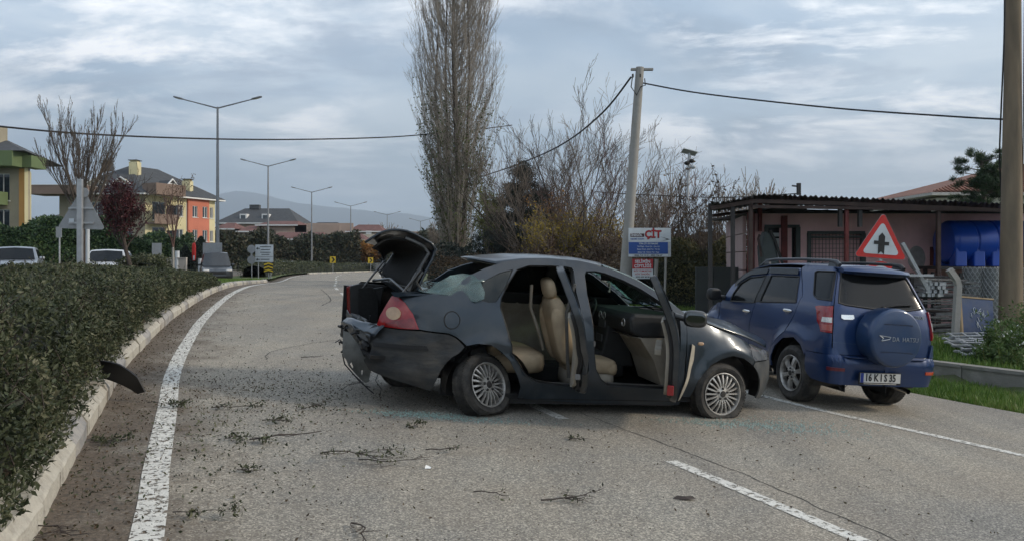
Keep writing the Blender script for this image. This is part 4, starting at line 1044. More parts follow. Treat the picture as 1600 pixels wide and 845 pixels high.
# ================================================================ BLUE OFF-ROADER  (local frame: x forward, y to its left; we see its left flank and tail)
YC = .12
suv = empty('blue_offroader', matrix=car_frame(math.radians(102), (3.43, 9.0), .82),
            label='blue compact off-roader with a spare wheel on its back, parked at the roadside', cat='car')
SW_T = [(.15, .60), (.35, .67), (.5, .695), (.8, .70), (1.0, .69), (1.15, .672), (1.22, .655), (1.6, .50), (1.66, .46), (1.72, .40)]
SWf = smooth_tab(SW_T, 300, 4)
XRf = smooth_tab([(.2, -.64), (.36, -.66), (.62, -.70), (.66, -.65), (1.0, -.62), (1.2, -.57), (1.6, -.38), (1.68, -.25)], 300, 2)
SPN = 9.
def a_x(x, z):
    if x > 2.15: return 2.15+1.2*2/PI*math.asin(min(1., (x-2.15)/.80)**1.3)
    if x < -.2: return -.2-1.2*2/PI*math.asin(min(1., max(0., (-.2-x)/(-.2-XRf(z))))**(SPN/2))
    return x
def a_y(y, z): return -.2-1.2*2/PI*math.acos(min(1., max(0., abs(y-YC)/SWf(z)))**(SPN/2))
def sflare(x, z):
    b = 0
    for c in (.09, 2.28):
        r = math.hypot(x-c, z-.36); b = max(b, .030*(math.exp(-((r-.47)/.07)**2) if r > .43 else .75))
    return b*sst((z-.25)/.2)
def sv(a, z, side=1):
    w = SWf(z)
    if a > 2.15:
        t = min(1., (a-2.15)/1.2)*PI/2; x = math.sin(t)**(2/2.6); yy = max(0, math.cos(t))**(2/2.6)
        kx = lerp_tab([(.3, .97), (.5, 1), (.7, .98), (.85, .9), (1.05, .85)], z); zt = lerp_tab([(2.0, 1.07), (2.25, 1.035), (2.44, .98), (2.62, .915), (2.75, .85), (2.95, .78)], 2.15+.8*x)
        w -= .09*sst((z-zt+.12)/.14)
        return Vector((2.15+.8*x*kx, YC+side*(w*yy+sflare(2.15+.8*x, z)*yy), z))
    if a < -.2:
        t = min(1., (-.2-a)/1.2)*PI/2; x = math.sin(t)**(2/SPN); yy = max(0, math.cos(t))**(2/SPN); L_ = -.2-XRf(z)
        return Vector((-.2-L_*x, YC+side*(w*yy+sflare(-.2-L_*x, z)*yy**6), z))
    zt = 1.075 if a > 1.9 else 2
    return Vector((a, YC+side*(w+sflare(a, z)), z))
def sp(name, poly, m, holes=(), side=1, off_=0., step=.06, thick=.018, parent=None, pins=(1.1, YC, .7)):
    """poly points (x, z), or (('y', y), z) on the tail"""
    def cv(q):
        if isinstance(q[0], tuple):
            if q[0][0] == 'q': return (-.2-1.2*2/PI*math.acos(q[0][1]**(SPN/2)), q[1])
            return (a_y(q[0][1], q[1]), q[1])
        return (a_x(q[0], q[1]), q[1])
    def f(a, z):
        p = sv(a, z, side)
        if off_:
            e = 2e-3; t1 = sv(a+e, z, side)-sv(a-e, z, side); t2 = sv(a, z+e, side)-sv(a, z-e, side); n = t1.cross(t2).normalized()
            if (Vector(pins)-p).dot(n) > 0: n = -n
            p = p + n*off_
        return p
    return patch(name, [cv(q) for q in poly], f, m, parent or suv, [[cv(q) for q in h] for h in holes], step, thick, inner=pins)
FW = [(1.73, 1.105), (1.70, 1.222), (1.62, 1.37), (1.443, 1.462), (1.06, 1.505), (1.07, 1.3), (1.09, 1.13)]
RW = [(.955, 1.15), (.945, 1.3), (.94, 1.512), (.30, 1.522), (.22, 1.35), (.14, 1.20)]
QW = [(.02, 1.585), (-.02, 1.605), (('q', .972), 1.608), (('q', .972), 1.27), (-.25, 1.275), (-.13, 1.33)]
def svc(q):
    if isinstance(q[0], tuple):
        if q[0][0] == 'q': return (-.2-1.2*2/PI*math.acos(q[0][1]**(SPN/2)), q[1])
        return (a_y(q[0][1], q[1]), q[1])
    return (a_x(q[0], q[1]), q[1])
FDR = [(1.99, .36), (2.01, 1.05), (1.90, 1.19), (1.84, 1.325), (1.64, 1.48), (1.40, 1.58), (1.03, 1.615), (1.05, 1.3), (1.065, 1.13), (1.146, .85), (1.140, .36)]
RDR = [(1.130, .36), (1.136, .85), (1.055, 1.13), (1.04, 1.3), (1.02, 1.615), (.355, 1.63), (.2, 1.45), (.075, 1.29), (.13, 1.063), (.27, .83), (.42, .73), (.56, .60), (.62, .45), (.62, .36)]
QTR = [(.345, 1.64), (.30, 1.67), (-.30, 1.665), (('q', .945), 1.655), (('q', .945), 1.22), (-.335, 1.203), (-.262, 1.185), (-.345, 1.028), (-.44, .903), (('q', .945), .90), (('q', .945), .665), (-.4, .66), (-.205, .655),
       (-.174, .60), (-.091, .71), (.059, .781), (.294, .745), (.457, .627), (.538, .484), (.55, .36), (.61, .36), (.61, .45), (.552, .595), (.412, .722), (.262, .822), (.122, 1.06), (.065, 1.292), (.19, 1.455)]
sp('rear_quarter', QTR, M_BLUE, [QW])
sp('front_door', FDR, M_BLUE, [FW]); sp('rear_door', RDR, M_BLUE, [RW])
sp('sill', [(2.0, .35), (.62, .35), (.62, .27), (2.0, .27)], M_BLACK, step=.1)
FN = [(2.02, .34), (2.02, 1.06), (2.25, 1.03), (2.44, .98), (2.62, .915), (2.75, .85), (2.86, .78), (2.90, .62), (2.90, .35), (2.72, .35), (2.70, .5), (2.6, .66), (2.45, .75), (2.28, .785), (2.1, .74), (1.97+.07, .6)]
sp('front_wing', FN, M_BLUE, step=.07); sp('front_wing', FN, M_BLUE, side=-1, step=.1)
sp('side_window', FW, M_GLASSB, off_=-.006, thick=.004); sp('side_window', RW, M_GLASSB, off_=-.006, thick=.004); sp('quarter_window', QW, M_GLASSB, off_=-.004, thick=.004)
for w_ in (FW, RW, QW):
    mb = MB(); P = resample([svc(q) for q in w_], .05); mb.tube([sv(a, z)+Vector((0, .002, 0)) for a, z in P+P[:1]], .010, 5, cap=False); mb.build('window_seal', M_BLACK, suv, smooth=60)
sp('pillar_cover', [(1.075, 1.13), (1.055, 1.51), (.95, 1.512), (.955, 1.3), (.97, 1.15)], M_BLACK, off_=.003, thick=.004)
sp('wind_deflector', [(1.74, 1.36), (1.60, 1.49), (1.40, 1.575), (1.03, 1.60), (1.04, 1.525), (1.42, 1.49), (1.6, 1.41), (1.71, 1.31)], M_GLASSB, off_=.022, thick=.006)
sp('wind_deflector', [(1.0, 1.60), (.37, 1.608), (.32, 1.54), (1.0, 1.53)], M_GLASSB, off_=.022, thick=.006)
RS = [(2.0, .30), (2.02, 1.05), (1.88, 1.22), (1.84, 1.335), (1.64, 1.49), (1.40, 1.59), (1.03, 1.65), (-.20, 1.665), (('q', .945), 1.655), (('q', .945), 1.22), (('q', .945), .66), (-.2, .655), (-.174, .60), (-.091, .71), (.059, .781), (.294, .745), (.457, .627), (.538, .484), (.55, .30)]
sp('right_flank', RS, M_BLUE, [[(1.73, 1.12), (1.62, 1.37), (1.4, 1.48), (1.06, 1.51), (1.08, 1.14)], RW, QW], side=-1, step=.09)
for w_ in ([(1.73, 1.12), (1.62, 1.37), (1.4, 1.48), (1.06, 1.51), (1.08, 1.14)], RW, QW): sp('side_window', w_, M_GLASSB, side=-1, off_=-.005, thick=.004, step=.1)
# tail: gate, glass, bumper
def tail(y, z, o=0.):
    q = min(1., abs(y-YC)/SWf(z)); return Vector((-.2-(-.2-XRf(z))*max(0., 1-q**SPN)**(1/SPN)-o, y, z))
def tp(name, poly, m, holes=(), off_=0., step=.055, thick=.02, parent=None):
    return patch(name, poly, lambda y, z: tail(y, z, off_), m, parent or suv, holes, step, thick, inner=(1, YC, .8))
RG = [(YC+.87*SWf(1.615), 1.612), (.12, 1.620), (YC-.87*SWf(1.615), 1.612), (YC-.87*SWf(1.52), 1.52), (YC-.87*SWf(1.42), 1.42), (YC-.87*SWf(1.32), 1.32), (YC-.87*SWf(1.236), 1.236), (-.213, 1.206), (.289, 1.208), (.60, 1.232), (YC+.87*SWf(1.252), 1.252), (YC+.87*SWf(1.35), 1.35), (YC+.87*SWf(1.45), 1.45), (YC+.87*SWf(1.54), 1.54)]
GZ = [.672, .9, 1.05, 1.2, 1.3, 1.4, 1.5, 1.6, 1.655]
GATE = [(YC-.935*SWf(z), z) for z in GZ] + [(YC+.935*SWf(z), z) for z in reversed(GZ)]
RGi = [(YC+(y-YC)*.99, z) for y, z in RG]
gate = tp('tailgate', GATE, M_BLUE, [RGi])
tp('rear_window', RGi, M_GLASSB, off_=-.004, thick=.005, parent=gate)
mb = MB(); P = resample(RG, .06); mb.tube([tail(y, z, .001) for y, z in P+P[:1]], .011, 5, cap=False); mb.build('window_seal', M_BLACK, gate, smooth=60)
mb = MB()
sp_ = []
for i in range(13):
    v = i/12; y = .555-.895*v; q = 1-abs(2*v-1)**3
    sp_.append([(-.28, y, 1.665+.028*q), (-.40-.10*q, y, 1.650+.022*q), (-.425-.12*q, y, 1.622), (-.40-.07*q, y, 1.598-.018*q), (-.34, y, 1.61)])
V = [p for r in sp_ for p in r]; mb.add(V, [(i*5+j, i*5+(j+1) % 5, (i+1)*5+(j+1) % 5, (i+1)*5+j) for i in range(12) for j in range(5)] + [(0, 1, 2, 3, 4), (64, 63, 62, 61, 60)])
mb.build('roof_spoiler', M_BLUE, gate, smooth=45)
mb = MB(); mb.box((-.47, .12, 1.612), (.02, .20, .014)); mb.build('brake_light', M_REDD, gate)
mb = MB(); mb.tube([tail(.12, 1.225, .03), tail(-.08, 1.262, .028), tail(-.28, 1.272, .02)], .009, 6); mb.ellip(tail(.12, 1.222, .02), (.025, .035, .02)); mb.build('rear_wiper', M_BLACK, gate, smooth=60)
tp('gate_handle', [(.685, 1.122), (.53, 1.126), (.525, 1.085), (.55, 1.072), (.66, 1.070), (.688, 1.085)], M_CHROME, off_=.022, thick=.02, parent=gate, step=.03)
tp('gate_crease', [(.775, .80), (.48, .79), (.48, .80), (.775, .81)], M_BLUEC, off_=.004, thick=.006, parent=gate)
BMP = [(('y', .78), .660), (-.50, .655), (-.21, .650), (-.207, .5), (-.20, .40), (-.283, .345), (-.45, .335), (('y', .70), .335), (('y', YC+.0001), .33), (('y', YC+.0001), .66)]
b1 = sp('rear_bumper', BMP, M_BLUE, off_=.01, thick=.02); b2 = sp('rear_bumper', BMP, M_BLUE, off_=.01, thick=.02, side=-1)
b2.parent = b1
mb = MB(); mb.box((-.685, YC, .50), (.03, .05, .30)); mb.build('bumper_joint', M_BLUE, b1)
mb = MB(); mb.prism([(-.64, -.44, .655), (-.64, .70, .655), (-.72, .62, .645), (-.735, .12, .64), (-.72, -.38, .645)], (0, 0, .012)); mb.build('bumper_step', M_BLUE, b1, bevel=.005)
# raised right end of the bumper that catches the light
sp('bumper_end', [(-.35, .66), (-.35, .70), (-.50, .80), (('y', -.50), .82), (('y', -.46), .66)], M_BLUE, off_=.022, thick=.02, side=-1, parent=b1)
sp('bumper_end', [(-.35, .66), (-.35, .70), (-.50, .74), (('y', .74), .74), (('y', .70), .66)], M_BLUE, off_=.006, thick=.02, side=1, parent=b1)
M_ORREF = mat('orange_red_reflector', (.42, .06, .02), rough=.2, var=.2, scale=50, coat=.6)
M_DRREF = mat('dull_red_reflector', (.10, .012, .02), rough=.3, var=.2, scale=50, coat=.4)
sp('bumper_reflector', [(('y', -.40), .515), (('y', -.56), .515), (-.57, .515), (-.57, .48), (('y', -.56), .48), (('y', -.40), .48)], M_ORREF, off_=.02, thick=.01, side=-1, parent=b1, step=.03)
sp('bumper_reflector', [(('y', .66), .525), (('y', .80), .525), (-.58, .525), (-.58, .49), (('y', .80), .49), (('y', .66), .49)], M_DRREF, off_=.02, thick=.01, side=1, parent=b1, step=.03)
# lamps
TLL = [(-.262, 1.183), (-.335, 1.200), (('q', .945), 1.208), (('q', .945), .908), (-.44, .905), (-.345, 1.026)]
l1 = sp('tail_lamp', TLL, M_REDL, off_=.012, thick=.03, step=.03)
sp('reversing_lens', [(-.44, 1.075), (('q', .95), 1.078), (('q', .95), 1.02), (-.44, 1.02)], M_CLEAR, off_=.017, thick=.01, step=.03, parent=l1)
sp('lower_lens', [(-.45, .995), (('q', .95), .995), (('q', .95), .93), (-.465, .93)], M_PINKL, off_=.017, thick=.01, step=.03, parent=l1)
TLR = [(('q', .92), 1.20), (-.45, 1.195), (-.36, 1.17), (-.45, 1.0), (-.56, .88), (('q', .92), .87)]
l2 = sp('tail_lamp', TLR, M_REDL, off_=.020, thick=.03, side=-1, step=.03)
sp('reversing_lens', [(('q', .93), 1.07), (-.44, 1.07), (-.47, .98), (('q', .93), .98)], M_CLEAR, off_=.026, thick=.01, side=-1, step=.03, parent=l2)
sp('lower_lens', [(('q', .93), .965), (-.48, .965), (-.50, .90), (('q', .93), .90)], M_PINKL, off_=.026, thick=.01, side=-1, step=.03, parent=l2)
# spare wheel cover with its lettering
SY, SZ = .185, .905
mb = MB(); R_ = .332
mb.lathe([(R_*.97, -.64), (R_*.985, -.70), (R_, -.80), (R_, -.86), (R_*.985, -.885), (R_*.95, -.902), (R_*.90, -.908), (.18, -.912), (.0, -.914)], c=(0, SY, SZ), axis='x', n=64)
cov = mb.build('spare_wheel_cover', M_BLUEC, suv, smooth=50)
mb = MB()
for zz, hw in ((.145, .19), (-.165, .21)):
    V = [(-.913, SY-hw, SZ+zz), (-.920, SY-hw*.9, SZ+zz+.012), (-.920, SY+hw*.9, SZ+zz+.016), (-.913, SY+hw, SZ+zz+.004), (-.905, SY+hw, SZ+zz-.01), (-.905, SY-hw, SZ+zz-.01)]
    mb.add(V, [(0, 1, 2, 3), (0, 3, 4, 5)])
mb.build('pressed_ridge', M_BLUEC, cov)
M_LET = mat('silver_lettering', (.24, .27, .31), rough=.4, metal=.3, var=.08)
def back_m(x, y, z): return Matrix(((0, 0, -1, x), (-1, 0, 0, y), (0, 1, 0, z), (0, 0, 0, 1)))
text('DA  HATSU', .072, M_LET, 'lettering', cov, back_m(-.916, SY+.07, SZ-.012), sx=.92, bold=-.0005)
mb = MB()
for a, b in (((.265, .025), (.12, .010)), ((.12, .010), (.135, -.012)), ((.135, -.012), (.235, -.033)), ((.235, -.033), (.215, -.002)), ((.215, -.002), (.265, .025))):
    mb.tube([(-.917, SY+a[0]-.03, SZ+a[1]), (-.917, SY+b[0]-.03, SZ+b[1])], .0055, 5)
mb.build('cover_emblem', M_LET, cov)
text('TERIOS', .052, M_LET, 'badge', gate, back_m(tail(-.37, 1.13).x-.006, -.29, 1.13), bold=.0015, sx=.80)
# number plate
mb = MB(); mb.box((-.735, .235, .425), (.012, .545, .135)); pl = mb.build('number_plate', M_BLACK, suv, bevel=.003)
mb = MB(); mb.box((-.744, .235, .432), (.008, .52, .105)); mb.build('plate_face', mat('plate_white', (.50, .50, .48), rough=.5, var=.1, scale=8, dirt=(.25, .23, .2), dscale=6), pl, bevel=.002)
mb = MB(); mb.box((-.749, .475, .432), (.003, .038, .105)); mb.build('plate_band', mat('plate_blue', (.01, .03, .20), rough=.5), pl)
text('16 K I S 35', .116, M_INK, 'plate_number', pl, back_m(-.7495, .440, .433), sx=.78, bold=.003)
mb = MB(); mb.box((-.743, .235, .366), (.004, .42, .006)); mb.build('plate_frame_line', M_CLEAR, pl)
# roof, screen, bonnet
SR = smooth_tab([(-.45, 1.60), (-.36, 1.655), (-.2, 1.668), (.661, 1.676), (1.071, 1.660), (1.418, 1.60), (1.658, 1.50), (1.85, 1.34), (1.93, 1.21), (2.03, 1.07)], 300, 4)
def top_s(name, m, xr, edge, crown, vmax=1., bow=0., rear_bow=0., nx=18, ny=14, zoff=0., thick=.01):
    mb = MB(); V = []
    for i in range(nx+1):
        u = i/nx; x = xr[0]+(xr[1]-xr[0])*u; w, z = edge(x)
        for j in range(ny+1):
            v = (-1+2*j/ny)*vmax; q = 1-abs(v)**2.4
            V.append((x+bow*q*u-rear_bow*q*(1-u), YC+w*v, z+crown(x)*q+zoff))
    mb.add(V, [(i*(ny+1)+j, i*(ny+1)+j+1, (i+1)*(ny+1)+j+1, (i+1)*(ny+1)+j) for i in range(nx) for j in range(ny)]); o = mb.build(name, m, suv, smooth=40)
    md = o.modifiers.new('thickness', 'SOLIDIFY'); md.thickness = thick; md.offset = -1; return o
top_s('roof', M_BLUE, (-.36, 1.44), lambda x: (SWf(SR(x))+.002, SR(x)), lambda x: .035, bow=.06, rear_bow=.06)
top_s('windscreen', M_GLASSB, (1.46, 2.03), lambda x: (SWf(SR(x))+.0, SR(x)), lambda x: .03, bow=.15, rear_bow=-.05)
top_s('bonnet', M_BLUE, (2.04, 2.80), lambda x: (abs(sv(a_x(x, .8), lerp_tab([(2.0, 1.07), (2.25, 1.035), (2.44, .98), (2.62, .915), (2.75, .85), (2.95, .78)], x)).y-YC), lerp_tab([(2.0, 1.07), (2.25, 1.035), (2.44, .98), (2.62, .915), (2.75, .85), (2.95, .78)], x)), lambda x: .06, bow=.12)
mb = MB(); mb.box((2.35, YC, .70), (1.0, .9, .4)); mb.box((1.0, YC, .36), (3.0, 1.1, .10)); mb.box((-.45, YC, .42), (.4, .9, .12)); mb.build('underbody', M_BLACK, suv)
mb = MB(); mb.box((1.0, YC, .75), (1.9, 1.1, .5)); mb.box((.9, YC+.30, 1.05), (.12, .4, .5)); mb.box((.9, YC-.30, 1.05), (.12, .4, .5)); mb.build('seats_mass', M_CARPET, suv, bevel=.03)
for s_ in (1, -1):
    mb = MB(); y = YC+s_*.435
    pts = [(1.40, y+.01, 1.655-.03), (1.22, y, 1.712), (1.0, y, 1.733), (.4, y, 1.745), (-.15, y, 1.738), (-.28, y, 1.722), (-.34, y, 1.685)]
    P = catmull3 = [Vector(p) for p in pts]; mb.tube(P, [.014, .018, .018, .018, .020, .028, .026], 8)
    for fx, sz in ((1.22, .06), (-.22, .075)): mb.box((fx, y, 1.70), (sz*2.2, .035, .07), taper=.6)
    mb.build('roof_rail', mat('rail_grey', (.07, .075, .085), rough=.45, metal=.3, var=.1) if s_ == 1 else M_BLACK, suv, smooth=50)
# door furniture
for hx, hz in ((1.242, 1.004), (.275, 1.092)):
    p = sv(hx, hz); mb = MB(); mb.ellip(p+Vector((0, .012, 0)), (.095, .018, .021), 14, 8, p=3); mb.build('door_handle', M_CHROME, suv, smooth=60)
    mb = MB(); mb.ellip(p+Vector((0, -.004, -.02)), (.06, .014, .035), 14, 8, p=3); mb.build('handle_recess', M_BLUEC, suv, smooth=60)
p = sv(2.3, .85); mb = MB(); mb.ellip(p, (.035, .012, .018), 12, 8); mb.build('side_repeater', M_CLEAR, suv, smooth=60)
mb = MB(); mb.ellip((1.90, YC+.86, 1.185), (.06, .105, .088), 18, 12, p=3.5, rot=Matrix.Rotation(.15, 3, 'Z')); mb.tube([(1.92, YC+.66, 1.14), (1.92, YC+.78, 1.15)], .035, 8); mb.build('door_mirror', M_BLACK, suv, smooth=60)
mb = MB(); mb.ellip((1.90, YC-.86, 1.185), (.06, .105, .088), 18, 12, p=3.5); mb.tube([(1.92, YC-.66, 1.14), (1.92, YC-.78, 1.15)], .035, 8); mb.build('door_mirror', M_BLACK, suv, smooth=60)
sp('rub_line', [(.98, .852), (.50, .868), (.50, .858), (.98, .842)], M_BLUEC, off_=.006, thick=.008)
for cx_ in (.09, 2.28):
    for s_ in (1, -1):
        mb = MB(); V = []; n = 16
        for i in range(n+1):
            a = PI*i/n*1.15-.24; r = .43
            for yy in (.68, .30): V.append((cx_+r*math.cos(a), YC+s_*yy, .36+r*math.sin(a)))
        mb.add(V, [(i*2, i*2+1, i*2+3, i*2+2) for i in range(n)]); mb.box((cx_, YC+s_*.28, .50), (.9, .01, .60)); mb.build('arch_liner', M_BLACK, suv)
for x_ in (.09, 2.28):
    for s_ in (1, -1):
        w_ = wheel(.342, .222, .225, 6, .075, suv, kind='fat'); w_.matrix_local = Matrix.Translation((x_, YC+s_*.60, .338)) @ (Matrix.Rotation(PI, 4, 'Z') if s_ > 0 else Matrix.Identity(4))
mb = MB(); mb.tube([(-.3, -.20, .30), (-.60, -.20, .285), (-.68, -.20, .275)], .028, 12, cap=False); mb.build('exhaust', M_CHROME, suv, smooth=60)
mb = MB(); mb.tube([(-.55, .66, .35), (-.58, .60, .25), (-.60, .54, .33), (-.55, .66, .35)], .010, 5, cap=False); mb.build('tow_hook', M_BLACK, suv)
mb = MB(); mb.box((-.25, YC, .34), (.05, 1.0, .05)); mb.lathe([(.0, -.1), (.07, -.1), (.07, .1), (0, .1)], c=(.09, YC, .33), axis='y', n=14); mb.tube([(.09, YC-.5, .33), (.09, YC+.5, .33)], .04, 10); mb.build('rear_axle', M_BLACK, suv)
# mirror edge seen inside the front window, antenna stub
# ================================================================ RIGHT SIDE: verge, yard, sheds, poles, signs
def px(u, v, D): return Vector(((u-800)/1155*D, D, EYE-(v-402)/1155*D))
M_POLE = mat('pole_concrete', (.30, .29, .27), rough=.85, var=.12, scale=3, bump=.3, bscale=30, dirt=(.17, .16, .14), dscale=3, dfac=.6)
M_WPOLE = mat('brown_weathered_pole', (.19, .145, .098), rough=.9, var=.22, scale=4, bump=.5, bscale=18, dirt=(.10, .085, .065), dscale=3, dfac=.6, stretch=(1, 1, .2))
M_GALV = mat('galvanised_steel', (.38, .39, .40), rough=.45, metal=.6, var=.12, scale=9)
M_SIGNB = mat('sign_back_grey', (.30, .31, .32), rough=.55, metal=.3, var=.12, scale=3, dirt=(.17, .17, .16), dscale=3, dfac=.6)
M_CABLE = mat('cable', (.018, .018, .02), rough=.7)
M_SRED = mat('sign_red', (.50, .018, .015), rough=.4, var=.08, scale=3, dirt=(.25, .06, .05), dscale=4, dfac=.3)
M_SWHITE = mat('sign_white', (.50, .54, .57), rough=.45, var=.07, scale=3, dirt=(.35, .36, .36), dscale=4, dfac=.4)
M_SBLUE = mat('sign_blue', (.015, .06, .24), rough=.4, var=.08, scale=3)
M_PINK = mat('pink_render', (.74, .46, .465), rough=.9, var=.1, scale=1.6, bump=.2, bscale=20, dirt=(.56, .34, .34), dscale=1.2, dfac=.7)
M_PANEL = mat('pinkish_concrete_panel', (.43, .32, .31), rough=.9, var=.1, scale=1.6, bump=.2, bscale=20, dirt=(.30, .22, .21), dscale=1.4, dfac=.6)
M_RUSTR = mat('red_oxide_steel', (.13, .022, .02), rough=.7, var=.25, scale=5, dirt=(.06, .02, .018), dscale=3, dfac=.6)
M_DBROWN = mat('dark_brown_steel', (.045, .026, .022), rough=.7, var=.3, scale=4)
M_SHEET = mat('dark_corrugated_sheet', (.022, .020, .020), rough=.6, var=.3, scale=4)
M_FRAMEG = mat('grey_green_frame', (.045, .055, .055), rough=.6, var=.2, scale=4)
M_TANK = mat('blue_polythene', (.005, .055, .36), rough=.35, var=.12, scale=2, coat=.2)
M_WOOD = mat('raw_timber', (.30, .22, .13), rough=.8, var=.2, scale=6, stretch=(1, 1, .2))
def pole(name, base, top, r0, r1, m, parent=None, n=14): mb = MB(); mb.tube([Vector(base).lerp(Vector(top), i/6) for i in range(7)], [r0+(r1-r0)*i/6 for i in range(7)], n); return mb.build(name, m, parent, smooth=50)
def cable(name, pts, r, label, cat='cable', group=None):
    P = [Vector(p) for p in pts]; out = []
    for i in range(len(P)-1):
        a, b, c, d = P[max(0, i-1)], P[i], P[i+1], P[min(len(P)-1, i+2)]
        for k in range(8):
            t = k/8; out.append(.5*((2*b)+(c-a)*t+(2*a-5*b+4*c-d)*t*t+(3*b-a-3*c+d)*t**3))
    out.append(P[-1]); mb = MB(); mb.tube(out, r, 5); return tag(mb.build(name, M_CABLE, smooth=60), label, cat, group)
# low wall along the verge
lw = empty('low_wall', label='low grey concrete wall between the roadside verge and the yard', cat='wall')
d_ = Vector((-.54, .84)).normalized(); W0 = Vector((7.75, 11.2)); k = 0
slab = None
for i in range(-6, 7):
    p = W0 + d_*(i*1.5+.1)
    if slab is None:
        mb = MB(); mb.box((0, 0, -.16), (1.485, .16, .62)); mb.box((0, 0, .165), (1.485, .20, .05)); me = mb.mesh('wall_section', M_WALLC)
        slab = me
    o = bpy.data.objects.new('wall_section', slab); COL.objects.link(o); o.parent = lw; o.location = (p.x, p.y, -.38+random.uniform(-.008, .008)); o.rotation_euler = (0, 0, math.atan2(d_.y, d_.x))
# ---- warning sign with the round sign beneath it
def tri_plate(c, s, roll, y0=0.):
    """equilateral sign outline, rounded corners, centre c, in the XZ plane"""
    R = s/math.sqrt(3); pts = []
    for q in range(3):
        a0 = PI/2+q*2*PI/3
        for e in (-1, -.33, .33, 1):
            a = a0; cx_, cz_ = (R-.09)*math.cos(a), (R-.09)*math.sin(a); b = a+e*PI/3; pts.append((cx_+.045*math.cos(b), cz_+.045*math.sin(b)))
    cr, sr = math.cos(roll), math.sin(roll)
    return [Vector((c[0]+x*cr-z*sr, c[1]+y0, c[2]+x*sr+z*cr)) for x, z in pts]
sg = px(1377, 379.5, 13.5); ROLL = math.radians(-4.2)
ws = empty('warning_sign', (sg.x, sg.y+.06, -.30), label='red bordered triangular warning sign with a black crossroads arrow, behind the blue off-roader', cat='road sign')
def local(o, root): o.matrix_parent_inverse = root.matrix_world.inverted(); return o
bpy.context.view_layer.update()
c0 = Vector((0, -.06, sg.z+.30))
mb = MB(); mb.prism(tri_plate(c0, .98, ROLL), (0, .006, 0)); mb.build('sign_plate', M_SIGNB, ws)
mb = MB(); mb.prism(tri_plate(c0, .965, ROLL, -.004), (0, .004, 0)); mb.build('sign_border', M_SRED, ws)
mb = MB(); mb.prism(tri_plate(c0+Vector((0, 0, -.008)), .70, ROLL, -.007), (0, .003, 0)); mb.build('sign_field', M_SWHITE, ws)
ar = [(-.055, -.20), (0, -.145), (.06, -.20), (.06, -.03), (.14, -.03), (.14, .035), (.06, .035), (.06, .13), (0, .20), (-.06, .13), (-.06, .045), (-.14, .045), (-.14, -.02), (-.06, -.02)]
cr, sr = math.cos(ROLL), math.sin(ROLL)
mb = MB(); V = [Vector((x*cr-(z-.015)*sr, -.069, c0.z+x*sr+(z-.015)*cr)) for x, z in ar]
vv, ee, ff, *_ = delaunay_2d_cdt([Vector((x, z)) for x, z in ar], [(i, (i+1) % len(ar)) for i in range(len(ar))], [], 1, 1e-6)
mb.add([Vector((x*cr-(z-.015)*sr, -.071, c0.z+x*sr+(z-.015)*cr)) for x, z in vv], [tuple(f) for f in ff]); mb.build('arrow_symbol', M_INK, ws)
rd_ = Vector((-.02, -.06, c0.z-.64))
mb = MB(); mb.lathe([(0, 0), (.31, 0), (.31, .006), (0, .006)], c=rd_, axis='y', n=40); rs_ = mb.build('round_sign', M_SIGNB, ws)
mb = MB(); mb.lathe([(.225, -.004), (.305, -.004)], c=rd_, axis='y', n=40); mb.build('round_border', M_SRED, rs_)
mb = MB(); mb.lathe([(0, -.003), (.225, -.003)], c=rd_, axis='y', n=40); mb.build('round_field', M_SWHITE, rs_)
mb = MB(); mb.tube([(0, 0, -.2), (.02, 0, c0.z+.1)], .03, 10); mb.build('sign_post', M_GALV, ws, smooth=50)
# ---- utility pole in the middle with its boards
b1_, t1_ = px(972, 480, 22), px(1000, 106, 22); b1_.z = -.3
up = empty('utility_pole', b1_, label='round concrete utility pole leaning slightly, sign boards at its foot', cat='pole')
def rel(v, root): return Vector(v)-root.location
pole('pole_shaft', (0, 0, 0), rel(t1_, up), .175, .12, M_POLE, up)
tt = rel(t1_, up)
mb = MB(); mb.box(tt+Vector((.06, 0, -.06)), (.66, .10, .07)); mb.build('crossarm', M_POLE, up, bevel=.01)
for dx in (-.2, .02):
    mb = MB(); mb.tube([tt+Vector((dx-.03, -.1, -.22)), tt+Vector((dx-.03, -.1, -.32))], .03, 8); mb.build('insulator', M_INK, up, smooth=50)
mb = MB(); mb.tube([tt+Vector((-.24, -.1, -.3)), tt+Vector((-.28, -.1, -.6)), tt+Vector((-.12, -.12, -.85)), tt+Vector((.0, -.12, -.6)), tt+Vector((.14, -.1, -.55)), tt+Vector((.12, -.1, -.35))], .016, 6); mb.build('cable_loop', M_CABLE, up, smooth=60)
cs = empty('fence_advert_board', px(1015, 379, 21.5), label='white and blue advertising board for fences, fixed to the utility pole', cat='sign board')
def tx(s_, size, m, x, z, parent, y=-.03, align='LEFT', bold=0., sx=1.): return text(s_, size, m, 'lettering', parent, Matrix(((1, 0, 0, x), (0, 0, -1, y), (0, 1, 0, z), (0, 0, 0, 1))), align=align, bold=bold, sx=sx, extrude=.001)
mb = MB(); mb.box((0, 0, 0), (1.24, .02, .84)); mb.build('board', M_GALV, cs)
mb = MB(); mb.box((0, -.013, .21), (1.22, .006, .40)); mb.build('white_field', M_SWHITE, cs)
mb = MB(); mb.box((-.04, -.014, -.165), (1.14, .006, .34)); mb.build('blue_field', M_SBLUE, cs)
mb = MB(); mb.box((-.04, -.013, -.375), (1.14, .006, .075)); mb.build('white_strip', M_SWHITE, cs)
mb = MB(); mb.box((-.36, -.018, .205), (.40, .004, .10)); mb.build('black_banner', mat('banner_maroon', (.05, .015, .02), rough=.5), cs)
M_DRED = mat('dark_red_print', (.32, .015, .02), rough=.5)
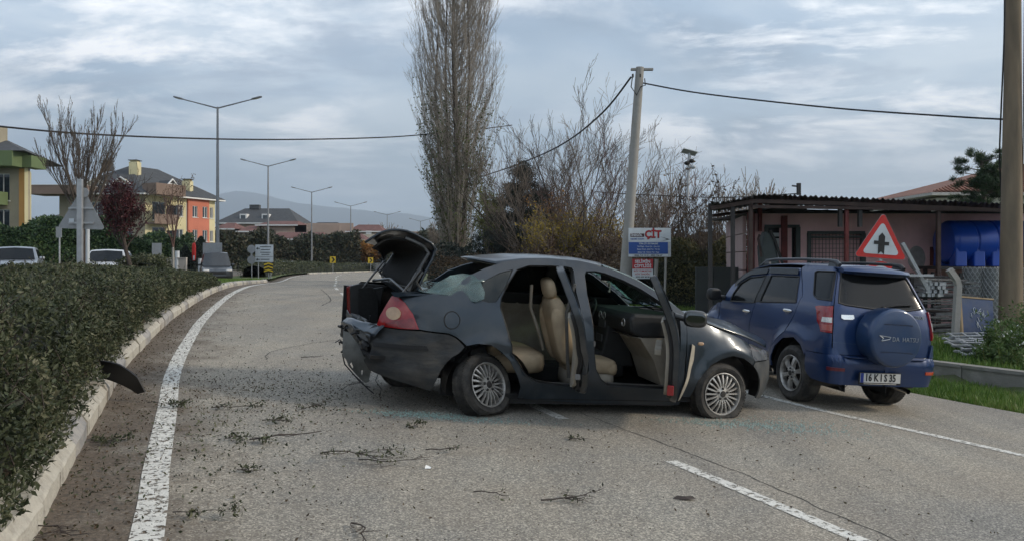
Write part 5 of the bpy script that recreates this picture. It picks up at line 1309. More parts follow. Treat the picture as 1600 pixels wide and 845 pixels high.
tx('İNEGÖL', .085, M_SWHITE, -.54, .205, cs, bold=.003); tx('ÇİT', .30, M_INK, -.145, .225, cs, y=-.0195, bold=.014, sx=.92); tx('ÇİT', .29, M_DRED, -.14, .228, cs, bold=.008, sx=.92)
tx('NECMİ TOSUN', .058, M_SBLUE, -.56, .095, cs, bold=.002)
mb = MB(); mb.add([(.30, -.02, .17), (.60, -.02, .085), (.36, -.02, .04), (.50, -.02, .09)], [(0, 1, 3), (3, 1, 2)]); mb.build('swoosh', M_INK, cs)
tx('TÜM ÇİT SİSTEMLERİ', .058, M_SWHITE, -.04, -.04, cs, align='CENTER', bold=.002)
tx('Tel Örgü - Panel Çit - Çim Çit', .052, M_SWHITE, -.04, -.12, cs, align='CENTER', bold=.001); tx('Beton Direk - Jiletli Tel - Tel Çit', .050, M_SWHITE, -.04, -.20, cs, align='CENTER', bold=.001); tx('Bahçe Teli - Kümes Teli - Kapı', .050, M_SWHITE, -.04, -.285, cs, align='CENTER', bold=.001)
tx('0224 713 12 21 - 0532 736 27', .066, M_INK, -.04, -.377, cs, align='CENTER', bold=.002)
mb = MB(); mb.tube([(.50, .04, .40), (.44, .05, -2.0)], .035, 8); mb.build('board_post', M_POLE, cs)
rsn = empty('farm_sign', px(1004, 420, 21.4), label='small red and white farm sign below the blue board', cat='sign board')
mb = MB(); mb.box((0, 0, 0), (.60, .02, .56)); mb.build('board', M_SWHITE, rsn)
mb = MB(); mb.box((0, -.012, .14), (.60, .006, .28)); mb.build('red_field', M_DRED, rsn)
tx('SELİMİN', .115, M_SWHITE, 0, .205, rsn, align='CENTER', y=-.018, bold=.004); tx('ÇİFTLİĞİ', .115, M_SWHITE, 0, .075, rsn, align='CENTER', y=-.018, bold=.004)
tx('KÖY YUMURTASI', .066, M_DRED, 0, -.06, rsn, align='CENTER', y=-.014, bold=.002); tx('KÖY TAVUĞU', .066, M_DRED, 0, -.15, rsn, align='CENTER', y=-.014, bold=.002); tx('0532 633 28 38', .062, M_INK, 0, -.23, rsn, align='CENTER', y=-.014, bold=.002)
tag(pole('concrete_fence_post', px(1022, 470, 23), px(1026, 405, 23), .06, .06, M_POLE), 'short pale concrete fence post between the farm sign and the board post', 'fence post')
# ---- big pole on the right, with drop cable
b2_, t2_ = px(1579, 520, 16.5), px(1584, -60, 16.5)
tag(pole('utility_pole', (b2_.x, b2_.y, -.4), t2_, .245, .14, M_WPOLE, n=20), 'thick brown weathered utility pole at the right edge of the frame', 'pole')
cable('drop_cable', [px(1570, -50, 16.3), px(1569, 60, 16.3), px(1564, 180, 16.6), px(1562, 250, 17.2), px(1566, 318, 17.6)], .018, 'thin black cable hanging down beside the right-hand pole')
cable('drop_cable', [px(1601, -40, 16.3), px(1599, 200, 16.35), px(1597, 400, 16.4), px(1596, 500, 16.4)], .012, 'thin cable running down the right side of the thick pole')
cable('overhead_cable', [px(1003, 130, 22), px(1100, 147, 21), px(1300, 169, 19), px(1480, 182, 17.5), px(1568, 187, 16.6)], .022, 'thick black overhead cable from the concrete pole to the right-hand pole')
cable('overhead_cable', [px(986, 121, 22), px(940, 178, 24), px(880, 225, 29), px(820, 253, 36), px(760, 274, 44), px(720, 286, 52)], .030, 'black overhead cable dropping left from the concrete pole into the bare trees')
cable('overhead_cable', [px(-400, 150, 24), px(0, 198, 26), px(200, 213, 29), px(420, 218.5, 34), px(600, 215, 41), px(690, 208, 46), px(735, 204, 49), px(800, 196, 54)], .034, 'long sagging overhead cable crossing the left half of the sky')
cable('overhead_cable', [px(930, 300, 60), px(1010, 305, 58), px(1130, 309, 52), px(1245, 303, 44)], .035, 'thin far cable reaching the roof of the pink shed')
# ---- camera mast
mm_ = px(1067, 400, 28); cm = empty('camera_mast', (mm_.x, mm_.y, -.3), label='slim mast with small solar panel and cameras behind the boards', cat='mast')
tm = px(1077, 240, 28)-cm.location
mb = MB(); mb.tube([(0, 0, 0), tm], .05, 8); mb.build('mast_tube', M_GALV, cm, smooth=50)
mb = MB(); mb.box(tm+Vector((0, 0, .05)), (.55, .35, .03), Matrix.Rotation(.25, 3, 'Y') @ Matrix.Rotation(-.35, 3, 'X')); mb.build('solar_panel', M_SWHITE, cm)
for dx, dz in ((-.10, -.38), (.08, -.30), (.13, -.52)):
    mb = MB(); mb.ellip(tm+Vector((dx, -.06, dz)), (.11, .12, .08), 10, 6); mb.build('camera', M_INK if dz > -.5 else M_SWHITE, cm, smooth=60)
mb = MB(); mb.box(tm+Vector((-.05, 0, -1.9)), (.14, .12, .2)); mb.build('junction_box', M_SWHITE, cm)
# ---- pink shed under its canopy
SY0 = 20.; ZG = -.32
sh = empty('pink_shed', (6.45, SY0, ZG), label='low pink rendered shed with red posts behind the off-roader', cat='shed')
ztop_ = 2.71-ZG
def shp(u, v, D=SY0): p = px(u, v, D); return p - sh.location
def wall_holes(name, x0, x1, z0, z1, holes, m, y, th, parent):
    xs = sorted(set([x0, x1]+[h[0] for h in holes]+[h[1] for h in holes])); zs = sorted(set([z0, z1]+[h[2] for h in holes]+[h[3] for h in holes]))
    mb = MB(); idx = {}; V = []; solid = {}
    for i in range(len(xs)-1):
        for j in range(len(zs)-1):
            cx_, cz_ = (xs[i]+xs[i+1])/2, (zs[j]+zs[j+1])/2
            solid[i, j] = not any(h[0] < cx_ < h[1] and h[2] < cz_ < h[3] for h in holes)
    def q(a, b, c, d): V_ = [a, b, c, d]; mb.add(V_, [(0, 1, 2, 3)])
    for (i, j), s_ in solid.items():
        if not s_: continue
        a, b, c, d = xs[i], xs[i+1], zs[j], zs[j+1]
        q((a, y, c), (b, y, c), (b, y, d), (a, y, d)); q((a, y+th, c), (a, y+th, d), (b, y+th, d), (b, y+th, c))
        if not solid.get((i-1, j), False): q((a, y, c), (a, y, d), (a, y+th, d), (a, y+th, c))
        if not solid.get((i+1, j), False): q((b, y, c), (b, y+th, c), (b, y+th, d), (b, y, d))
        if not solid.get((i, j-1), False): q((a, y, c), (a, y+th, c), (b, y+th, c), (b, y, c))
        if not solid.get((i, j+1), False): q((a, y, d), (b, y, d), (b, y+th, d), (a, y+th, d))
    return mb.build(name, m, parent)
h1 = (shp(1199, 0).x, shp(1244, 0).x, shp(0, 405).z, shp(0, 355).z); h2 = (shp(1266, 0).x, shp(1346, 0).x, shp(0, 425).z, shp(0, 365).z)
wall_holes('front_wall', 0, 9.5, 0, ztop_, [h1, h2], M_PINK, 0, .2, sh)
fr = lambda h, m, n: [mbx.build(n, m, sh) for mbx in [MB()] if [mbx.box(((h[0]+h[1])/2, -.01, h[3]+.02), (h[1]-h[0]+.16, .08, .08)), mbx.box((h[0]-.04, -.01, (h[2]+h[3])/2), (.10, .08, h[3]-h[2])), mbx.box((h[1]+.04, -.01, (h[2]+h[3])/2), (.12, .08, h[3]-h[2]))]]
fr(h1, M_FRAMEG, 'window_frame'); fr(h2, M_FRAMEG, 'window_frame')
mb = MB(); mb.box(((h1[0]+h1[1])/2, .10, (h1[2]+h1[3])/2), (h1[1]-h1[0], .02, h1[3]-h1[2])); mb.build('window_pane', M_GLASSB, sh)
mb = MB(); mb.box((h1[0]+.28, .085, h1[2]+.25), (.18, .01, .62)); mb.box((h1[0]+.2, .084, h1[2]+.66), (.38, .01, .1)); mb.build('curtain', M_SWHITE, sh)
mb = MB(); mb.box((h1[1]-.26, .08, (h1[2]+h1[3])/2), (.34, .01, h1[3]-h1[2]-.05)); mb.build('window_board', M_PINK, sh)
mb = MB(); mb.box(((h2[0]+h2[1])/2, .14, (h2[2]+h2[3])/2), (h2[1]-h2[0], .02, h2[3]-h2[2])); mb.build('window_board', M_PINK, sh)
mb = MB()
for i in range(15): x = h2[0]+(h2[1]-h2[0])*(i+.5)/15; mb.box((x, -.02, (h2[2]+h2[3])/2), (.012, .012, h2[3]-h2[2]))
for i in range(9): z = h2[2]+(h2[3]-h2[2])*(i+.5)/9; mb.box(((h2[0]+h2[1])/2, -.035, z), (h2[1]-h2[0], .012, .012))
tag(mb.build('wire_grille', M_FRAMEG, sh), kind='stuff')
mb = MB(); mb.box(((h2[0]+h2[1])/2, -.04, h2[3]-.1), (h2[1]-h2[0], .03, .05)); mb.build('window_rail', M_FRAMEG, sh)
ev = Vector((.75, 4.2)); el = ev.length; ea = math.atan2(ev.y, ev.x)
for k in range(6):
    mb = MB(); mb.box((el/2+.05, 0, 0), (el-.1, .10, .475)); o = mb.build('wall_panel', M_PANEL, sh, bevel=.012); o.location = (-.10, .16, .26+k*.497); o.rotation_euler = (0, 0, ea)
for (u0, u1, v0, v1, y) in ((1166, 1176, 333, 440, -.12), (1218, 1226, 338, 440, -.16), (1183, 1188, 316, 362, -.1)):
    a = shp(u0, v1); b = shp(u1, v0); mb = MB(); mb.box(((a.x+b.x)/2, y, (a.z+b.z)/2), (b.x-a.x, .12, b.z-a.z)); mb.build('red_column', M_RUSTR, sh, bevel=.006)
mb = MB(); a = shp(1205, 333); b = shp(1243, 317); mb.box(((a.x+b.x)/2, .1, (a.z+b.z)/2), (b.x-a.x, .1, b.z-a.z)); mb.build('roof_box', M_SHEET, sh)
mb = MB()
for i in range(17):
    mb.box((.3+i*.56, .4, ztop_+.05+random.uniform(0, .06)), (random.uniform(.25, .6), .5, random.uniform(.03, .14)), Matrix.Rotation(random.uniform(-.1, .1), 3, 'Y'))
mb.box((4.7, 2, ztop_+.02), (9.4, 4.0, .05)); mb.build('flat_roof', M_SHEET, sh)
mb = MB(); mb.ellip(shp(1432, 404)+Vector((0, -.005, 0)), (.24, .008, .34), 24, 12); mb.build('grey_patch', mat('grey_wall_patch', (.30, .28, .27), rough=.9), sh)
mb = MB(); a = shp(1457, 412); mb.box((a.x, -.03, a.z+.2), (.16, .03, .5)); mb.build('meter_box', M_RUSTR, sh)
cn = empty('canopy', (6.0, 17.6, ZG), label='dark corrugated canopy on thin steel posts in front of the pink shed', cat='canopy')
CD = 17.6
def cnp(u, v, D=CD): return px(u, v, D)-cn.location
# corrugated sheets, each one its own piece
edge = [(1108, 316.5), (1125, 317), (1145, 313), (1165, 309), (1182, 305), (1230, 306), (1300, 309), (1400, 313), (1480, 316), (1566, 320), (1620, 323)]
def edge_v(u): return lerp_tab(edge, u)
us = np.linspace(1108, 1620, 9)
for s_ in range(8):
    mb = MB(); V = []; n = 36; u0, u1 = us[s_], us[s_+1]+3
    for i in range(n+1):
        u = u0+(u1-u0)*i/n; a = cnp(u, edge_v(u)); w = .022*math.sin(i*PI/2.2)+.012*math.sin(i*.7+s_)
        V += [(a.x, a.y-.15, a.z+w+.004*(s_ % 2)), (a.x*1.262+1.60, a.y+4.6, a.z+w+.10+.004*(s_ % 2))]
    mb.add(V, [(i*2, i*2+1, i*2+3, i*2+2) for i in range(n)]); o = mb.build('roofing_sheet', M_SHEET, cn); md = o.modifiers.new('thickness', 'SOLIDIFY'); md.thickness = .012
for D_, dv in ((CD, 5), (CD+4.2, 0)):
    mb = MB(); pts = [cnp(u, edge_v(u)+dv) for u in (1110, 1180, 1300, 1480, 1620)]
    if D_ > CD: pts = [Vector((p.x*1.24+1.50, p.y+4.2, p.z-.02)) for p in pts]
    mb.tube([p+Vector((0, 0, -.06)) for p in pts], .065, 4); mb.build('beam', M_DBROWN, cn)
a = cnp(1175, 323); b = cnp(1566, 329); mb = MB(); mb.tube([a, b], .05, 4); mb.build('beam', M_DBROWN, cn)
for u, v0, m_ in ((1110.5, 318, M_SHEET), (1146, 316, M_SHEET), (1174, 310, M_DBROWN), (1324, 318, M_RUSTR), (1468, 325, M_DBROWN), (1345, 322, M_SHEET), (1314, 322, M_SHEET)):
    a = cnp(u, v0); z1 = 0 if u not in (1345, 1314) else a.z-.5; mb = MB(); mb.box((a.x, a.y+.05, (a.z+z1)/2), (.085, .085, a.z-z1)); mb.build('post', m_, cn)
mb = MB(); a = cnp(1248, 305); mb.box(a+Vector((0, 0, .14)), (.08, .08, .28)); mb.tube([a+Vector((0, 0, .2)), a+Vector((-.16, 0, .22))], .02, 5); mb.build('cable_bracket', M_SHEET, cn)
# vine stems and leaning dark object by the window
lo = empty('dark_leaning_frame', px(1203, 420, 18.5), label='dark tarpaulin-wrapped bundle leaning against the shed window', cat='bundle')
mb = MB(); mb.prism([(-.10, 0, -1.2), (-.22, 0, .55), (-.10, 0, .95), (.10, 0, .85), (.30, 0, -.1), (.48, 0, -1.2)], (0, .35, 0)); mb.build('bundle_body', M_FRAMEG, lo, bevel=.05)
mb = MB(); mb.tube([(-.22, -.02, .3), (-.30, -.02, .75), (-.26, 0, .85)], .03, 6); mb.build('bundle_pole', M_DBROWN, lo)
mb = MB(); mb.tube([(.0, -.02, .95), (.12, -.02, .70), (.32, -.02, .1), (.5, -.02, -.6)], .035, 6); mb.build('bundle_pole', M_SHEET, lo)
# ---- blue tanks on a rack
def tank(x0, x1, D, label):
    t = empty('water_tank', ((x0+x1)/2, D, 1.30), label=label, cat='water tank', group='blue water tanks'); L_ = x1-x0; R = .56
    mb = MB(); prof = [(0, -L_/2), (R*.55, -L_/2+.01), (R*.88, -L_/2+.06), (R, -L_/2+.16)]
    nr = 3
    for k in range(nr):
        xa = -L_/2+.16+(L_-.32)*k/nr; xb = -L_/2+.16+(L_-.32)*(k+1)/nr
        prof += [(R, xa+.04), (R, xb-.05), (R*.955, xb-.025), (R*.955, xb), (R, xb+.02)] if k < nr-1 else [(R, xa+.04), (R, xb)]
    prof += [(R*.88, L_/2-.06), (R*.55, L_/2-.01), (0, L_/2)]
    mb.lathe(prof, c=(0, 0, .62), axis='x', n=40); mb.build('tank_body', M_TANK, t, smooth=40)
    for k in range(4):
        x = -L_/2+.22+(L_-.44)*k/3; [fb.build('tank_foot', M_TANK, t, bevel=.03) for fb in (MB().box((x, -.36, .30), (.30, .30, .62), taper=.9), MB().box((x, .36, .30), (.30, .30, .62), taper=.9))]
    return t
tank(11.15, 12.98, 19.2, 'blue horizontal plastic water tank standing left of the thick pole')
tank(13.2, 15.1, 19.3, 'blue horizontal plastic water tank just right of the thick pole')
rk = empty('tank_rack', (13, 19.2, ZG), label='dark steel platform holding the blue tanks above the mesh rolls', cat='rack')
mb = MB(); mb.box((0, 0, 1.58), (4.4, 1.1, .08)); mb.build('deck', M_SHEET, rk)
for x in (-2.1, -.7, .7, 2.1): mb = MB(); mb.box((x, .3, .78), (.08, .08, 1.56)); mb.build('post', M_SHEET, rk)
# ---- rolls of chain-link mesh
M_WIRE = mat('galvanised_wire', (.34, .35, .35), rough=.55, metal=.4, var=.15, scale=8)
M_ROLLIN = mat('mesh_roll_core', (.19, .20, .20), rough=.8, var=.3, scale=30)
def roll_mesh():
    core = MB(); core.lathe([(0, 0), (.205, 0), (.205, 1.56), (0, 1.56)], n=24)
    w = MB()
    for s_ in (1, -1):
        for k in range(15):
            pts = []
            for i in range(31):
                zz = i/30*1.58; a = 2*PI*k/15 + s_*(2*((i % 6) if (i//6) % 2 == 0 else 6-(i % 6))/6)*.42; pts.append((.235*math.cos(a), .235*math.sin(a), zz))
            w.tube(pts, .0085, 3, cap=False)
    return core.mesh('roll_core', M_ROLLIN, 40), w.mesh('wire_mesh', M_WIRE)
cme, wme = roll_mesh()
for k, (u, D, lab) in enumerate(((1521, 18.2, 'roll of grey chain-link mesh standing nearest the bent post'), (1549, 18.0, 'roll of grey chain-link mesh second from the bent post'), (1576, 18.3, 'roll of chain-link mesh half hidden by the thick pole'), (1606, 18.2, 'roll of grey chain-link mesh right of the thick pole'), (1634, 18.4, 'roll of chain-link mesh at the far right edge'))):
    p = px(u, 400, D); r = empty('mesh_roll', (p.x, p.y, ZG+.03), random.random(), label=lab, cat='wire roll', group='rolls of chain-link mesh')
    for nm, me_ in (('roll_core', cme), ('wire_mesh', wme)):
        o = bpy.data.objects.new(nm, me_); COL.objects.link(o); o.parent = r
        if nm == 'wire_mesh': o['kind'] = 'stuff'
# ---- bent concrete post, blue sheet, racks of profiles, pale bars
bp_ = px(1491, 520, 14.5); p1_ = [Vector((bp_.x, bp_.y, -.35)), px(1497, 446, 14.5), px(1494, 436, 14.5), px(1483, 421, 14.5)]
mb = MB(); mb.tube([p-Vector((bp_.x, bp_.y, -.35)) for p in p1_], .075, 4); o = mb.build('bent_fence_post', M_POLE, loc=(bp_.x, bp_.y, -.35)); tag(o, 'pale concrete fence post bent over at its top', 'fence post')
bs = empty('blue_sheet', px(1530, 533, 14.7), .15, label='scribbled dark blue metal sheet leaning by the bent post', cat='metal sheet')
tl_ = Matrix.Rotation(-.18, 3, 'X') @ Matrix.Rotation(.08, 3, 'Y')
mb = MB(); mb.box(tl_ @ Vector((0, 0, .40)), (.70, .03, .90), tl_); mb.build('sheet_panel', mat('faded_blue_sheet', (.02, .05, .13), rough=.6, var=.15, scale=3, dirt=(.10, .11, .13), dscale=4, dfac=.5), bs)
mb = MB(); mb.box(tl_ @ Vector((-.37, 0, .45)), (.04, .05, .94), tl_); mb.box(tl_ @ Vector((0, 0, .87)), (.74, .05, .03), tl_); mb.build('timber_edge', M_WOOD, bs)
mb = MB(); rnd = random.Random(3); x = -.16
for k in range(9):
    p = Vector((x, -.019, .58+rnd.uniform(-.05, .05))); pts = [p]
    for q in range(5): p = p+Vector((rnd.uniform(-.02, .03), 0, rnd.uniform(-.06, .06))); pts.append(p)
    mb.tube([tl_ @ v for v in pts], .0055, 4); x += .035
for k in range(5): a = Vector((rnd.uniform(-.2, .1), -.019, rnd.uniform(.25, .5))); mb.tube([tl_ @ a, tl_ @ (a+Vector((.03, 0, -.09)))], .006, 4)
tag(mb.build('scribble', M_SWHITE, bs), kind='stuff')
rk = empty('profile_rack', px(1455, 470, 16.8), label='dark rack stacked with pale square posts behind the off-roader', cat='rack')
rk.location.z = ZG
mb = MB()
for x in (-.55, .55):
    for y in (-.2, .9): mb.box((x, y, .75), (.06, .06, 1.5))
for z in (.25, .6, .95, 1.40): mb.box((0, .35, z), (1.2, 1.2, .04))
mb.build('rack_frame', M_SHEET, rk)
me1 = None
for r_ in range(5):
    for c_ in range(5 if r_ < 4 else 2):
        if me1 is None: mb = MB(); mb.box((0, 0, 0), (.075, 1.4, .075)); me1 = mb.mesh('square_post', M_GALV)
        o = bpy.data.objects.new('square_post', me1); COL.objects.link(o); o.parent = rk; o.location = (-.38+c_*.10+(.05 if r_ % 2 else 0), .3+random.uniform(-.08, .05), 1.02+r_*.082)
me2 = None
for k in range(26):
    if me2 is None: mb = MB(); mb.box((0, 0, 0), (1.1, .05, .035)); me2 = mb.mesh('flat_bar', M_STEEL)
    o = bpy.data.objects.new('flat_bar', me2); COL.objects.link(o); o.parent = rk; o.location = (random.uniform(-.1, .5), -.3+random.uniform(-.1, .2), .06+k*.052); o.rotation_euler = (0, random.uniform(-.06, .06), random.uniform(-.15, .15))
mb = MB(); a, b = px(1410, 380, 16.2), px(1436, 429, 16.2); mb.tube([a-a, b-a+Vector((.2, 0, -.35))], .05, 4); o = mb.build('leaning_bar', M_GALV, loc=a); tag(o, 'pale steel bar leaning just right of the warning sign', 'steel bar')
mb = MB(); mb.box((0, 0, 0), (.55, .08, .05)); o = mb.build('pale_beam', M_GALV, loc=px(1438, 430, 16)); tag(o, 'short pale beam lying across the rack of posts', 'steel bar')
pl_ = empty('fence_panel_pile', px(1560, 532, 13.4), -.1, label='low pile of pale galvanised fence panels in the weeds', cat='metal pile')
pl_.location.z = -.27
for k in range(9):
    mb = MB(); mb.box((0, 0, 0), (1.5, .05, .03)); mb.box((0, .25, 0), (1.5, .05, .03))
    for j in range(7): mb.box((-.7+j*.23, .12, .006), (.03, .35, .025))
    o = mb.build('fence_panel', M_GALV, pl_); o.location = (random.uniform(-.1, .3), -.3+k*.10, .05+k*.035); o.rotation_euler = (.12, random.uniform(-.06, .02), random.uniform(-.12, .12))
# dark boundary wall left of the shed
dw = empty('dark_wall', px(1128, 478, 21.2), -.05, label='dark grey boundary wall under the overgrown bushes beyond the off-roader', cat='wall'); dw.location.z = -.35
M_DW = mat('dark_grey_wall', (.045, .05, .05), rough=.85, var=.25, scale=2, dirt=(.03, .035, .025), dscale=2, dfac=.6)
for k in range(3): mb = MB(); mb.box((0, 0, .80), (.50, .12, 1.6)); o = mb.build('wall_panel', M_DW, dw, bevel=.01); o.location = (-.50+k*.51, 0, 0)
# house behind on the right
hs = empty('tiled_house', (33.4, 42, -.1), label='white house with a red tiled hip roof behind the pine', cat='house')
mb = MB(); mb.box((0, 4, 2.5), (18.6, 8, 5.0)); mb.build('wall', mat('cream_render', (.62, .60, .54), rough=.9, var=.06, scale=.8, bump=.1), hs)
mb = MB(); mb.box((0, 4, 5.16), (20.0, 9.6, .16)); mb.build('eaves', mat('eaves_white', (.42, .40, .37), rough=.8), hs)
M_TILE = mat('red_tile', (.20, .085, .055), rough=.85, var=.3, scale=3, dirt=(.10, .06, .045), dscale=1.2, dfac=.7, bump=.4, bscale=8)
mb = MB(); z0 = 5.25
V = [(-10, -.8, z0), (10, -.8, z0), (10, 8.8, z0), (-10, 8.8, z0), (-2.5, 4, z0+2.1), (2.5, 4, z0+2.1)]
mb.add(V, [(0, 1, 5, 4), (1, 2, 5), (2, 3, 4, 5), (3, 0, 4), (3, 2, 1, 0)]); rf = mb.build('roof', M_TILE, hs)
mb = MB()
for i in range(78):
    x = -9.8+i*.255; t = 1.0 if abs(x) < 2.5 else (10-abs(x))/7.5
    mb.tube([(x, -.8, z0+.03), (x, -.8+4.8*t, z0+2.1*t+.03)], .07, 4, cap=False)
tag(mb.build('tile_ridges', M_TILE, rf), kind='stuff')
mb = MB(); mb.box((-3.2, -.02, 4.0), (1.0, .06, 1.1)); mb.build('window', M_GLASSB, hs)
# ================================================================ LEFT AND FAR SIDE: lamps, signs, houses, far cars
M_LAMPM = mat('lamp_steel', (.21, .22, .235), rough=.5, metal=.5, var=.1, scale=2)
def lamp_proto():
    r = empty('street_lamp'); H_ = 11.1
    mb = MB(); mb.tube([(0, 0, 0), (0, 0, 4), (0, 0, H_)], [.13, .105, .065], 12); mb.build('lamp_post', M_LAMPM, r, smooth=50)
    mb = MB(); mb.box((0, 0, .02), (.4, .4, .04)); mb.tube([(0, 0, .02), (0, 0, .9)], .145, 12); mb.build('post_base', M_LAMPM, r, smooth=50)
    for s_ in (-1, 1):
        mb = MB(); mb.tube([(0, 0, H_-.08), (s_*2.25, 0, H_+.50)], [.05, .035], 8); a = mb.build('lamp_arm', M_LAMPM, r, smooth=50)
        mb = MB(); mb.ellip((s_*2.52, 0, H_+.585), (.36, .13, .06), 14, 8, rot=Matrix.Rotation(-s_*.25, 3, 'Y'), p=3); hd = mb.build('lamp_head', M_LAMPM, r, smooth=60)
        mb = MB(); mb.ellip((s_*2.55, 0, H_+.545), (.24, .10, .035), 12, 6, rot=Matrix.Rotation(-s_*.25, 3, 'Y')); mb.build('lamp_glass', M_CLEAR, hd, smooth=60)
    return r
lp0 = lamp_proto()
LP = [(340, 47.7, 'nearest and tallest looking double-armed street lamp in the median'), (419, 75.6, 'second double-armed street lamp, above the white direction board'), (487, 102, 'third double-armed street lamp along the bending median'),
      (548, 129, 'fourth double-armed street lamp, just left of the raised boot lid'), (605, 156, 'fifth double-armed street lamp, seen over the raised boot lid'), (657, 184, 'farthest double-armed street lamp, just left of the poplar')]
for i, (u, D, lab) in enumerate(LP):
    o = lp0 if i == 0 else copy_tree(lp0); X = (u-800)/1155*D; o.location = (X, D, g(X, D)+.0 if i else g(X, D)+.1)
    tag(o, lab, 'street lamp', 'double-armed street lamps in the median')
# the back of the big triangular sign in the hedge
c = px(125, 336, 14.9)
sb_ = empty('triangular_sign', (c.x, c.y, .35), label='grey back of a big triangular road sign on a thick post in the hedge', cat='road sign')
cz = c.z-.35
mb = MB(); mb.prism(tri_plate(Vector((0, .06, cz)), .98, math.radians(-2)), (0, .006, 0)); mb.build('sign_plate', M_SIGNB, sb_)
mb = MB(); mb.box((0, 0, 1.3), (.105, .06, 2.9)); mb.build('sign_post', M_GALV, sb_, bevel=.004)
mb = MB(); mb.lathe([(0, 0), (.10, 0), (.10, .01), (0, .01)], c=(.06, .03, cz+.45), axis='y', n=20); mb.build('round_plate', M_SIGNB, sb_)
mb = MB(); mb.box((-.20, .048, cz-.12), (.10, .006, .10)); mb.build('sticker', M_SWHITE, sb_)
for dz in (.14, -.16): mb = MB(); mb.box((0, .035, cz+dz), (.5, .02, .035)); mb.build('bracket', M_GALV, sb_)
def post(name, u, v0, v1, D, r, m, label, cat='post'):
    a, b = px(u, v1, D), px(u, v0, D); a.z = g(a.x, a.y)
    mb = MB(); mb.tube([Vector((0, 0, 0)), b-a], r, 8); return tag(mb.build(name, m, smooth=50, loc=a), label, cat)
post('sign_support_post', 137, 352, 415, 15.6, .04, M_SWHITE, 'thin white post standing behind the triangular sign back')
def plate_sign(name, u, v, w, h, D, label, m=M_SIGNB, posts=((0,),), thick=.02, extra=None):
    c = px(u, v, D); gz = g(c.x, c.y)+.12; r = empty(name, (c.x, c.y, gz), label=label, cat='road sign')
    W, H_ = w/1155*D, h/1155*D; cz = c.z-gz
    mb = MB(); mb.box((0, 0, cz), (W, thick, H_)); mb.build('sign_plate', m, r)
    for (dx,) in posts: mb = MB(); mb.tube([(dx*W, .05, 0), (dx*W, .05, cz+H_*.45)], .035, 8); mb.build('sign_post', M_GALV, r, smooth=50)
    if extra: extra(r, W, H_, cz)
    return r
plate_sign('small_sign', 92, 363, 9, 17, 33, 'small grey sign on a thin post in front of the conifer hedge')
plate_sign('road_sign', 245, 390, 15, 20, 40, 'grey rectangular sign back on one post left of the far clipped cones')
plate_sign('road_sign', 332, 390, 30, 21, 46.2, 'wide grey sign back on two posts beside the first street lamp', posts=((-.4,), (.4,)))
def disks(r, W, H_, cz):
    mb = MB(); mb.lathe([(0, 0), (.27, 0), (.27, .01), (0, .01)], c=(0, -.02, cz+.28), axis='y', n=24); mb.build('round_plate', M_SIGNB, r)
    mb = MB(); mb.lathe([(0, 0), (.27, 0), (.27, .01), (0, .01)], c=(0, -.02, cz-.42), axis='y', n=24); mb.build('round_plate', M_SIGNB, r)
plate_sign('round_sign_back', 393, 396, 3, 20, 48, 'two round sign backs on one post left of the direction board', extra=disks)
def dirs(r, W, H_, cz):
    def t_(s_, x, z, size): text(s_, size, M_INK, 'lettering', r, Matrix(((1, 0, 0, x), (0, 0, -1, -.02), (0, 1, 0, z), (0, 0, 0, 1))), extrude=.001, bold=.004)
    mb = MB(); mb.box((0, -.013, cz-.22), (W*.98, .006, .04)); mb.build('dark_divider', M_SIGNB, r)
    for k, z in enumerate((.42, .24, .06, -.08)):
        mb = MB(); mb.box((.08, -.016, cz+z), (W*(.62, .5, .58, .45)[k], .004, .045)); mb.build('print_line', M_INK, r)
    for z in (.32, -.40):
        mb = MB(); mb.add([(-W*.46, -.018, cz+z), (-W*.36, -.018, cz+z+.09), (-W*.36, -.018, cz+z-.09)], [(0, 1, 2)]); mb.box((-W*.30, -.016, cz+z), (.12, .004, .05)); mb.build('arrow', M_INK, r)
    mb = MB(); mb.box((.05, -.016, cz-.40), (W*.5, .004, .05)); mb.build('print_line', M_INK, r)
plate_sign('direction_board', 413, 396, 28, 27, 48.5, 'white direction board with black arrows beneath the second street lamp', M_SWHITE, ((-.35,), (.35,)), extra=dirs)
M_YEL = mat('sign_yellow', (.55, .38, .02), rough=.5, var=.08)
def chev(black_bg, n, yaw=False):
    def f(r, W, H_, cz):
        for k in range(n):
            z = cz-H_*.5+H_*(k+.1)/n; t = H_/n*.5
            mb = MB(); mb.add([(-W/2, -.016, z), (0, -.016, z+t*.9), (W/2, -.016, z), (W/2, -.016, z+t), (0, -.016, z+t*1.9), (-W/2, -.016, z+t)], [(0, 1, 4, 5), (1, 2, 3, 4)]); mb.build('chevron', M_YEL if black_bg else M_INK, r)
    return f
def chevr(r, W, H_, cz):
    mb = MB(); mb.add([(-W*.25, -.016, cz+H_*.38), (W*.05, -.016, cz+H_*.38), (W*.38, -.016, cz), (W*.05, -.016, cz-H_*.38), (-W*.25, -.016, cz-H_*.38), (W*.08, -.016, cz)], [(0, 1, 2, 5), (5, 2, 3, 4)]); mb.build('chevron', M_INK, r)
plate_sign('chevron_sign', 419.5, 418, 14, 15, 47.6, 'black and yellow chevron board at the tip of the far median', M_INK, extra=chev(True, 3))
plate_sign('chevron_sign', 520, 406, 9, 10, 92, 'yellow bend marker with a black arrow, left one of the pair on the far hedge', M_YEL, extra=chevr)
plate_sign('chevron_sign', 579, 407, 8, 9, 104, 'yellow bend marker with a black arrow, right one next to the boot lid', M_YEL, extra=chevr)
bn = empty('warning_banner', px(303, 411, 50), label='narrow red and white roadside banner beside the clipped cones', cat='banner')
mb = MB(); mb.ellip((0, 0, .75), (.14, .04, .62), 12, 8, p=3); mb.build('banner_cloth', M_SRED, bn, smooth=60)
